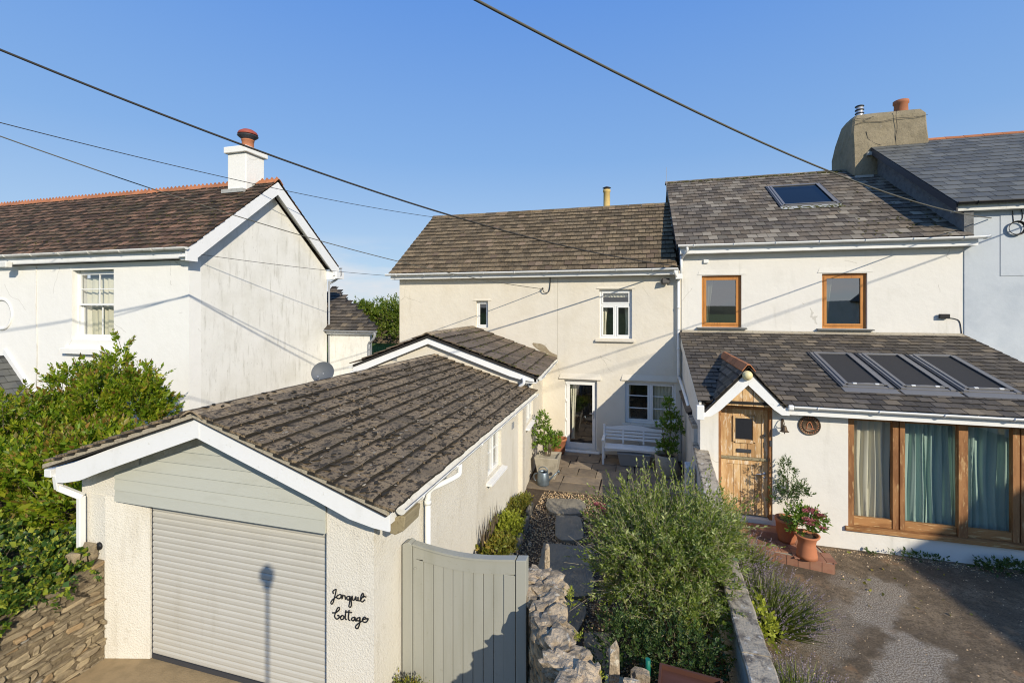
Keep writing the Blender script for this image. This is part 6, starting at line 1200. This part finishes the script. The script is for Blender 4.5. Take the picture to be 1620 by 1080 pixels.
# round planter by the dividing wall
rp_ = pot('round_planter', (.66,11.75,.13), [(.001,0),(.22,0),(.25,.05),(.28,.52),(.27,.53),(.24,.50),(.23,.42)], 'round grey concrete planter holding a tall succulent in front of the dividing wall', m_conc, 'planter', soil=(.235,.45))
C, D, S, T, sg_ = twigs([((.66,11.75,.78),(.24,.24,.2)), ((.74,11.78,1.15),(.14,.14,.2)), ((.80,11.8,1.5),(.15,.14,.2)), ((.70,11.8,1.85),(.14,.12,.18)), ((.55,11.7,1.35),(.10,.1,.12)), ((.92,11.8,1.2),(.1,.1,.2))], 230, .10, 9, .08, 9, .45, .3, .2)
build_leaves(C, D, S, .42, 'foliage', l_succ, rp_); stems(rp_, [((.66,11.75,.55),(.78,11.78,1.3)),((.78,11.78,1.3),(.72,11.8,1.9)),((.66,11.75,.55),(.56,11.7,1.3)),((.7,11.75,.55),(.9,11.8,1.2))], m_bark, .018, 'stem')
# chimney pot planters on the doorstep
cpp = pot('chimney_pot_planter', (2.66,8.50,.158), [(.001,0),(.155,0),(.15,.05),(.125,.22),(.14,.30),(.185,.355),(.19,.37),(.16,.375),(.14,.33)], 'flared terracotta pot with pink sedum heads at the corner of the doorstep', soil=(.15,.33))
C, D, S, T, sg_ = twigs([((2.66,8.52,.72),(.26,.24,.16)), ((2.62,8.5,.60),(.20,.2,.1))], 150, .12, 8, .07, 12, .35, .3, .3)
build_leaves(C, D, S, .5, 'foliage', l_succ, cpp)
hc, hd, hs = [], [], []
for i in range(15):
    a = rng.uniform(0,6.28); r_ = rng.uniform(.05,.30); c = V(2.68+math.cos(a)*r_, 8.46+math.sin(a)*r_*.8, .90+rng.uniform(-.09,.06)-r_*.25)
    for j in range(90): d = V(rng.gauss(0,1), rng.gauss(0,1), abs(rng.gauss(0,.5))).normalized(); hc.append(c+V(d.x*.075,d.y*.075,d.z*.03)*rng.random()); hd.append(d+V(0,0,.7)); hs.append(.020)
build_leaves(hc, hd, hs, .9, 'flower_heads', l_pink, cpp)
pp2 = pot('pot_with_shrub', (2.50,8.98,.158), [(.001,0),(.13,0),(.15,.06),(.17,.34),(.185,.35),(.185,.40),(.165,.40),(.155,.34)], 'brown pot with an upright dark green shrub against the wall beside the stable door', soil=(.155,.35))
C, D, S, T, sg_ = twigs([((2.50,9.0,.85),(.24,.17,.28)), ((2.53,9.02,1.2),(.16,.14,.24)), ((2.5,9.02,1.42),(.09,.09,.16)), ((2.75,9.0,1.0),(.12,.1,.14))], 210, .11, 9, .05, 14, .45, .35, .15)
build_leaves(C, D, S, .4, 'foliage', l_holly, pp2); stems(pp2, [((2.5,8.98,.5),(2.52,9.0,1.0)),((2.52,9.0,1.0),(2.52,9.02,1.45)),((2.5,8.98,.6),(2.72,9.0,1.0))], m_bark, .009, 'stem')
# satellite dish behind the garage roof
sd = empty('satellite_dish', (-7.05,9.0,2.3), 'grey oval satellite dish seen behind the garage roof against the white gable', 'satellite dish')
ax_ = F((-7.05,9.0,2.74), (.93,.36,0), (-.12,.25,.96)); q = MB(); q.lathe([(.001,.0),(.10,.008),(.18,.028),(.24,.055),(.25,.06),(.24,.048),(.1,-.005)], (-7.02,9.0,2.72), 28, ax=F((0,0,0), (.90,.43,0), (-.15,.32,.94))); q.build('reflector', m_dish, sd)
q = MB(); q.tube([(-7.02,9.0,2.72),(-7.0,9.12,2.35),(-6.62,9.12,2.30)], .018, 8); q.build('bracket', m_greyg, sd)
q = MB(); q.tube([(-7.02,8.96,2.52),(-6.92,8.70,2.66)], .009, 6); q.ball((-6.92,8.69,2.68), .03, 6); q.build('feed_arm', m_greyg, sd)
# trough at the bottom edge
tr = empty('brown_trough', (.35,4.0,.9), 'reddish brown wooden trough at the bottom edge below the olive bush', 'trough')
TFr = F((.16,4.10,.85), (.95,-.10,0), (0,0,1)); q = MB(); q.fbox(TFr, 0,.52,0,.17,-.26,-.24); q.fbox(TFr, 0,.52,0,.17,-.02,0); q.fbox(TFr, 0,.02,.0,.17,-.24,-.02); q.fbox(TFr, .50,.52,.0,.17,-.24,-.02); q.fbox(TFr,.02,.50,.12,.13,-.24,-.02); q.build('box', mat('stained_red_wood', (.085,.035,.022), .7, [('noise', 14, .4, .7, (.11,.045,.03), .7, (.2,1,1))]), tr)
q = MB(); q.tube([(.08,4.18,1.02),(.08,4.18,1.16)], .022, 8); gc = q.build('green_cane_cap', m_green, None); tag(gc, 'small green plastic stake standing left of the brown trough', 'stake')

# ============================================================ PLANTS
m_twig = mat('pale_twig', (.36,.30,.2), .9)
def plant(name, loc, label, cat, group=None): return empty(name, loc, label, cat, group)
sb = plant('photinia_shrub', (-8.6,5.4,1.1), 'big leafy green shrub with bronze shoot tips left of the garage', 'shrub')
blobs = [((-9.7,6.3,1.8),(1.15,1.0,1.05)), ((-10.4,5.5,1.6),(1.5,1.1,.98)), ((-8.15,5.2,1.5),(1.05,.9,.72)), ((-9.2,4.8,1.35),(1.3,.8,.8)), ((-7.5,4.6,1.35),(.75,.5,.55)), ((-9.75,6.5,2.85),(.18,.18,.60)), ((-9.1,6.6,2.6),(.12,.12,.4)), ((-10.2,6.4,2.7),(.2,.2,.45)), ((-10.55,6.2,2.55),(.30,.3,.5)), ((-9.1,6.5,2.3),(.42,.4,.5)), ((-11.2,5.0,1.5),(1.1,.9,.8)), ((-7.55,5.3,1.75),(.38,.5,.48))]
C, D, S, T, sg_ = twigs(blobs, 4300, .24, 14, .098, 3, .42, .5, .55)
red = (T > .62) & (np.random.rand(len(T)) < .55); dead = np.random.rand(len(T)) < .02; mi_ = red.astype(int); mi_[dead] = 2; build_leaves(C, D, S, .46, 'foliage', [l_shrub, l_red, l_bed], sb, mi=mi_); stems(sb, sg_, m_bark, .006, 'twigs', 6, kind='stuff')
st2 = [((-8.6+dx*.3,5.6+dy*.3,1.1),(-8.8+dx,5.8+dy,2.0)) for dx, dy in ((0,0),(-1.4,-.3),(.7,-.4),(-.5,.5),(.3,.6),(-1,.5))]; stems(sb, st2, m_bark, .035, 'stem')
iv = plant('ivy', (-7,3.6,1.2), 'dark and yellow variegated ivy spilling over the stone retaining wall', 'ivy')
C, D, S, T, sg_ = twigs([((-7.0,3.55,1.18),(.85,.7,.25)), ((-6.45,3.35,1.12),(.22,.7,.12)), ((-6.55,3.68,1.27),(.16,.2,.10)), ((-6.30,3.05,1.05),(.12,.5,.16)), ((-8.2,3.4,1.3),(.9,.6,.3))], 1500, .12, 9, .055, 21, .25, .5, .55, .3)
yl = (np.random.rand(len(T)) < .26)*(C[:,2] > 1.12); build_leaves(C, D, S, .85, 'foliage', [l_ivy, l_lime], iv, mi=yl.astype(int)); stems(iv, sg_, m_bark, .004, 'tendrils', 4, kind='stuff')
ol = plant('olive_bush', (.3,5.9,.1), 'broad grey green small leaved bush leaning over the dividing wall', 'bush')
blobs = [((.26,5.95,.95),(.70,.72,.70)), ((.52,6.45,1.02),(.58,.52,.60)), ((.12,6.55,.95),(.52,.48,.55)), ((.70,5.9,1.0),(.38,.55,.55)), ((.36,5.3,.72),(.50,.33,.48)), ((.96,6.8,1.02),(.30,.42,.40)), ((.02,5.85,.85),(.42,.48,.5))]
C, D, S, T, sg_ = twigs(blobs, 2600, .22, 14, .060, 31, .22, .5, .5, .05, .85)
C2, D2, S2, T2, s2 = twigs([((.38,6.3,1.25),(.85,.65,.45))], 190, .48, 20, .062, 32, .55, .2, .75); C3, D3, S3, T3, s3 = twigs([((.1,6.0,.95),(.72,.62,.62))], 60, .5, 20, .058, 33, .05, .2, .6, .25)
build_leaves(np.concatenate([C,C2,C3]), np.concatenate([D,D2,D3]), np.concatenate([S,S2,S3]), .38, 'foliage', l_olive, ol); stems(ol, sg_, m_twig, .0035, 'twigs', 2, kind='stuff'); stems(ol, s2+s3, m_twig, .004, 'shoots', 1, kind='stuff')
stems(ol, [((.3,5.9,.1),(.2+dx,6+dy,1.0)) for dx, dy in ((0,0),(.4,.3),(-.4,.3),(.1,-.5))], m_bark, .02, 'stem')
sn = plant('low_shrub_shaded', (.0,4.9,.1), 'small leaved shrub in deep shade under the olive bush at the bottom', 'shrub')
C, D, S, T, sg_ = twigs([((-.1,4.95,.55),(.35,.4,.45)), ((.4,4.85,.6),(.4,.35,.4))], 500, .15, 12, .04, 41, .4, .3, .4); build_leaves(C, D, S, .5, 'foliage', l_holly, sn)
pk = plant('pink_sedum', (-.62,8.4,.1), 'pink flowering sedum showing behind the left of the olive bush', 'flowering plant')
C, D, S, T, sg_ = twigs([((-.62,8.45,.32),(.25,.2,.22))], 110, .12, 8, .055, 51, .5, .3, .3); build_leaves(C, D, S, .5, 'foliage', l_succ, pk)
hc, hd, hs = [], [], []
for i in range(16):
    a = rng.uniform(0,6.28); r_ = rng.uniform(0,.22); c = V(-.62+math.cos(a)*r_, 8.4+math.sin(a)*r_, .62+rng.uniform(-.08,.06))
    for j in range(80): d = V(rng.gauss(0,1), rng.gauss(0,1), abs(rng.gauss(0,.5))).normalized(); hc.append(c+V(d.x*.08,d.y*.08,d.z*.03)*rng.random()); hd.append(d+V(0,0,.7)); hs.append(.022)
build_leaves(hc, hd, hs, .9, 'flower_heads', l_pink, pk)
# lavender and grasses along the drive
for nm, c, n_, sp_, h_, sd_, lab in (('lavender', (1.62,6.75), 2200, .52, .60, 61, 'large lavender clump with grey spikes beyond the coping beside the drive'), ('lavender', (1.55,5.1), 1500, .46, .52, 62, 'lavender clump nearest the viewer at the bottom edge beside the drive'), ('lavender', (1.55,7.9), 800, .38, .62, 63, 'lavender clump in front of the stable door doorstep')):
    e = plant(nm, (*c, 0), lab, 'lavender', 'lavender clumps along the drive'); rs = np.random.RandomState(sd_); a = rs.rand(n_)*6.28; r_ = rs.rand(n_)**.5
    b = np.stack([c[0]+np.cos(a)*r_*.16, c[1]+np.sin(a)*r_*.2, np.zeros(n_)], 1); d = np.stack([np.cos(a)*r_*sp_*1.15, np.sin(a)*r_*sp_*1.15, h_*(1.05-.45*r_)], 1) + rs.normal(size=(n_,3))*.04
    ln_ = np.linalg.norm(d, axis=1)*rs.uniform(.7,1.1,n_); dn = d/np.linalg.norm(d, axis=1)[:,None]
    build_leaves(b, dn, ln_, .012/ln_*.85, 'stems', l_lav, e, fold=0)
    k = 7; pick = rs.rand(n_) < .55; tip = (b+dn*ln_[:,None])[pick]; dt = dn[pick]; m_ = len(tip)
    cc = np.repeat(tip, k, 0) + np.repeat(dt, k, 0)*np.tile(np.linspace(-.01,.05,k), m_)[:,None]; dd_ = np.repeat(dt, k, 0)*.6 + rs.normal(size=(m_*k,3))*.6; build_leaves(cc, dd_, np.full(m_*k,.017), .75, 'flower_spikes', l_spike, e)
    C, D, S, T, sg_ = twigs([((c[0],c[1],.14),(sp_*.62,sp_*.7,.20))], int(n_*.45), .12, 10, .035, sd_+9, .5, .3, .3); build_leaves(C, D, S, .16, 'foliage', l_lav, e)
yh = plant('lime_herb', (1.36,6.0,0), 'small bright lime green herb between coping and lavender', 'plant'); C, D, S, T, sg_ = twigs([((1.40,5.95,.45),(.12,.35,.3))], 60, .10, 6, .07, 71, .4, .3, .2); build_leaves(C, D, S, .7, 'foliage', l_lime, yh)
gs = plant('grey_santolina', (1.35,8.6,0), 'silvery feathery plant at the foot of the dividing wall by the stable door', 'plant'); C, D, S, T, sg_ = twigs([((1.35,8.3,.65),(.22,.55,.4)), ((1.3,7.3,.75),(.2,.6,.35))], 500, .18, 14, .04, 73, .6, .3, .3); build_leaves(C, D, S, .22, 'foliage', l_olive, gs)
# bed plants
for nm, c, r_, n_, lf, rt, m_, sd_, lab in (('ground_cover', (-2.30,8.9,.24), (.20,.48,.10), 420, .035, .8, l_bed, 81, 'low yellow green ground cover at the patio end of the flower bed'), ('yellow_herb', (-2.24,7.8,.30), (.26,.42,.18), 420, .055, .6, l_lime, 82, 'yellow leaved herb halfway along the flower bed'), ('shade_plant', (-2.20,7.1,.28), (.26,.40,.16), 330, .05, .6, l_bed, 83, 'tangled low plant at the gate end of the flower bed')):
    e = plant(nm, (c[0],c[1],.1), lab, 'plant'); C, D, S, T, sg_ = twigs([(c, r_)], n_, .09, 8, lf, sd_, .4, .4, .4); build_leaves(C, D, S, rt, 'foliage', m_, e)
e = plant('dry_stalks', (-2.46,7.35,.15), 'thin dry stalks standing against the cream garage side wall', 'plant'); n_ = 60; rs = np.random.RandomState(90); b = np.stack([np.full(n_,-2.44)+rs.rand(n_)*.06, rs.uniform(6.9,7.7,n_), np.full(n_,.15)],1); d = np.stack([rs.normal(size=n_)*.05, rs.normal(size=n_)*.12, np.ones(n_)],1)
build_leaves(b, d, rs.uniform(.3,.75,n_), .02, 'stalks', m_bark, e)
e = plant('daisy_clump', (-2.35,4.25,.0), 'straggly pale flowering clump at the foot of the gate post', 'plant'); C, D, S, T, sg_ = twigs([((-2.32,4.3,.12),(.22,.12,.2))], 160, .10, 7, .035, 91, .5, .3, .3); build_leaves(C, D, S, .6, 'foliage', l_bed, e)
cc = [V(-2.32+rng.gauss(0,.13), 4.22+rng.gauss(0,.05), .25+rng.gauss(0,.07)) for _ in range(40)]; build_leaves([c for c in cc for _ in range(5)], [V(rng.gauss(0,1),rng.gauss(0,1),.6) for _ in range(200)], [.014]*200, .7, 'petals', m_board, e)
e = plant('wall_stonecrop', (-.66,4.35,1.3), 'bright green stonecrop growing on the side of the rubble wall', 'plant'); C, D, S, T, sg_ = twigs([((-.66,4.62,1.27),(.03,.12,.10)), ((-.52,4.12,1.25),(.03,.06,.06)), ((-.3,3.75,1.2),(.05,.06,.08))], 90, .05, 8, .02, 92, .5, .3, .2); build_leaves(C, D, S, .5, 'foliage', l_lime, e)
e = plant('edge_weeds', (5.7,9.1,0), 'dark leafy weeds at the foot of the plinth in the shaded right corner', 'plant'); C, D, S, T, sg_ = twigs([((5.75,9.1,.06),(.55,.14,.12)), ((4.4,9.2,.03),(.7,.06,.05))], 200, .08, 7, .045, 93, .3, .3, .3); build_leaves(C, D, S, .6, 'foliage', l_holly, e)
# hedge on the raised lawn
he_ = plant('hedge', (-16,24,2.0), 'dense green hedge behind the houses in the gap left of the cottage', 'hedge')
C, D, S, T, sg_ = twigs([((x,24.5+.3*(i % 2),3.05+.06*math.sin(x*3)),(1.1,.9,1.45)) for i, x in enumerate(np.arange(-21,-9.5,.8))], 5200, .30, 9, .13, 95, .4, .5, .55); build_leaves(C, D, S, .55, 'foliage', l_hedge, he_); q = MB(); q.box(-21.5,-10,24.6,25.2,2,3.9); q.build('branches', m_bark, he_)
n_ = 9000; b = np.stack([np.random.uniform(-17,-10,n_), np.random.uniform(18,23.5,n_), np.full(n_,2.04)],1); d = np.random.normal(size=(n_,3))*.3+np.array([0,0,1]); gr_ = build_leaves(b, d, np.random.uniform(.05,.11,n_), .14, 'grass', l_grass, None, kind='stuff'); tag(gr_, 'short lawn grass in front of the hedge', 'grass')
# fallen leaves on the drive
cc = [V(rng.uniform(3.0,4.8), rng.uniform(7.6,9.2), .012) for _ in range(26)]
fl3 = build_leaves(cc, [V(rng.gauss(0,1),rng.gauss(0,1),.08) for _ in cc], [rng.uniform(.04,.08) for _ in cc], .7, 'fallen_leaves', l_bed, None, kind='stuff'); tag(fl3, 'scattered fallen leaves on the brown drive by the plinth', 'fallen leaves')

# ============================================================ OVERHEAD WIRES
def cable(name, p0, p1, sag, r, label, n=40, m=None, back=0.):
    p0 = Vector(p0); p1 = Vector(p1); tt = [-back + (1+back)*i/n for i in range(n+1)]; pts = [p0 + (p1-p0)*t - V(0,0,sag*4*t*(1-t)) for t in tt]
    q = MB(); q.tube(pts, r, 6); o = q.build(name, m or m_cable, None); tag(o, label, 'cable', 'overhead service cables'); return o
def wpt(px, py, d):                                     # site survey: bearing, elevation and range from the mast
    r_ = (px-810)/722; s_, c_ = math.sin(YAW), math.cos(YAW); return V((r_*c_-s_)*d, (r_*s_+c_)*d, CAMH+(485-py)/722*d)
cable('service_cable', wpt(-170,8,5.0), (1.03,12.86,5.32), .47, .016, 'thickest black cable sagging from the upper left edge to the cottage gutter corner', back=.5)
cable('service_cable', wpt(-120,163,7.4), wpt(760,352,19.5), .28, .009, 'thin cable passing in front of the left chimney and on behind the cottage roof')
cable('service_cable', wpt(-120,172,6.0), (-2.67,12.93,4.76), .34, .009, 'thin cable from the left edge to the hook on the cottage wall', m=m_paleline)
cable('service_cable', (-9.85,7.78,5.48), (-7.62,12.66,5.22), .05, .006, 'hair thin cable from the left house gutter corner to the cottage eave')
cable('service_cable', wpt(640,-60,3.2), wpt(1568,345,10.42), .34, .0115, 'long dark cable running from the top edge down to the pale blue house', m=m_paleline, back=.8)
S_, E_ = wpt(640,-60,3.2), wpt(1568,345,10.42); T_ = S_ - (E_-S_)*.8
tp_ = empty('telegraph_pole', (T_.x, T_.y, -.02), 'brown wooden telegraph pole across the road, outside the picture behind the viewer', 'pole'); q = MB(); q.tube([(T_.x,T_.y,-.02),(T_.x,T_.y,T_.z+1.25)], [.15,.11], 12); q.build('pole_shaft', m_bark, tp_)
cable('service_cable', (9.6,12.9,6.6), (11.0,-3.0,12.4), .15, .013, 'cable from the blue house eave just beyond the right edge, out over the road')
q = MB(); q.tube(catmull([(-2.67,12.93,4.76),(-2.62,12.97,4.66),(-2.50,12.98,4.68),(-2.46,13.0,4.85),(-2.46,13.0,5.1)],5), .012, 6); q.ball((-2.67,12.95,4.77), .03, 6); hk = q.build('wall_hook_loop', m_cable, None); tag(hk, 'black cable hook and loop under the cottage gutter', 'cable hook')
q = MB()
for k in range(5): q.lathe([(.135+.006*math.cos(t)+k*.006, .01+.007*math.sin(t)+.01*k) for t in [i*1.2566 for i in range(6)]], (8.22,12.97,6.02), 28, ax=AX)
q.tube([(8.18,12.98,6.15),(8.16,12.98,6.42)], .008, 5); q.tube(catmull([(8.28,12.98,6.14),(8.34,12.98,6.25),(8.32,12.98,6.44)],4), .008, 5)
cl3 = q.build('cable_coil', m_cable, None); tag(cl3, 'coil of spare black cable hanging on the pale blue house wall', 'cable coil')
ae = empty('wire_aerial', (.95,15.8,7.6), 'tall thin wire aerial at the left end of the terraced house ridge', 'aerial')
q = MB(); q.tube([(.93,16.6,8.05),(.93,16.6,9.05)], .007, 5); q.build('mast', m_greyg, ae); q = MB(); q.tube([(.93,16.6,8.12),(1.02,16.6,8.12)], .012, 5); q.build('bracket', m_greyg, ae)

# ============================================================ THINGS BEHIND THE CAMERA THAT SHADE THE PLACE
nh = empty('opposite_house', (15.5,-4,0), 'cream gabled house across the road whose shadow falls over the drive', 'house')
q = MB(); q.fprism(FRONT(0,0,0), [(11.6,-.3), (19.9,-.3), (19.9,4.7), (15.7,8.35), (11.6,4.62)], -.3, 0); q.build('gable_wall', m_cottage, nh)
q = MB(); q.fprism(LEFTF(11.6,0,0), [(0.301,-.3), (9,-.3), (9,4.6), (.301,4.6)], -.3, 0); q.build('side_wall', m_cottage, nh)
deck(nh, 'roof', [(11.35,.25,4.55), (15.7,.25,8.5), (15.7,-3.4,8.5), (11.35,-3.4,4.55)], .12, m_slate1); deck(nh, 'roof', [(20.2,.25,4.55), (15.7,.25,8.5), (15.7,-3.4,8.5), (20.2,-3.4,4.55)], .12, m_slate1)
mt = empty('camera_mast', (-.0,-.10,0), 'slender pole with a small camera head on top casting its shadow on the roller door', 'mast')
q = MB(); q.tube([(.02,-.16,-.02),(.02,-.16,2.2)], .024, 10); q.tube([(.02,-.16,2.2),(.02,-.16,4.10)], .017, 10); q.build('pole', m_darkgrey, mt)
q = MB(); q.fbox(F((.02,-.17,4.24), (.96,-.27,0), (0,0,1)), -.065,.065,-.075,.055,-.05,.05); q.fbox(F((.02,-.17,4.24), (.96,-.27,0), (0,0,1)), -.03,.03,.06,.10,-.03,.03); q.tube([(.02,-.16,4.08),(.02,-.16,4.17)], .045, 10); q.build('camera_head', m_black, mt, bevel=.01)
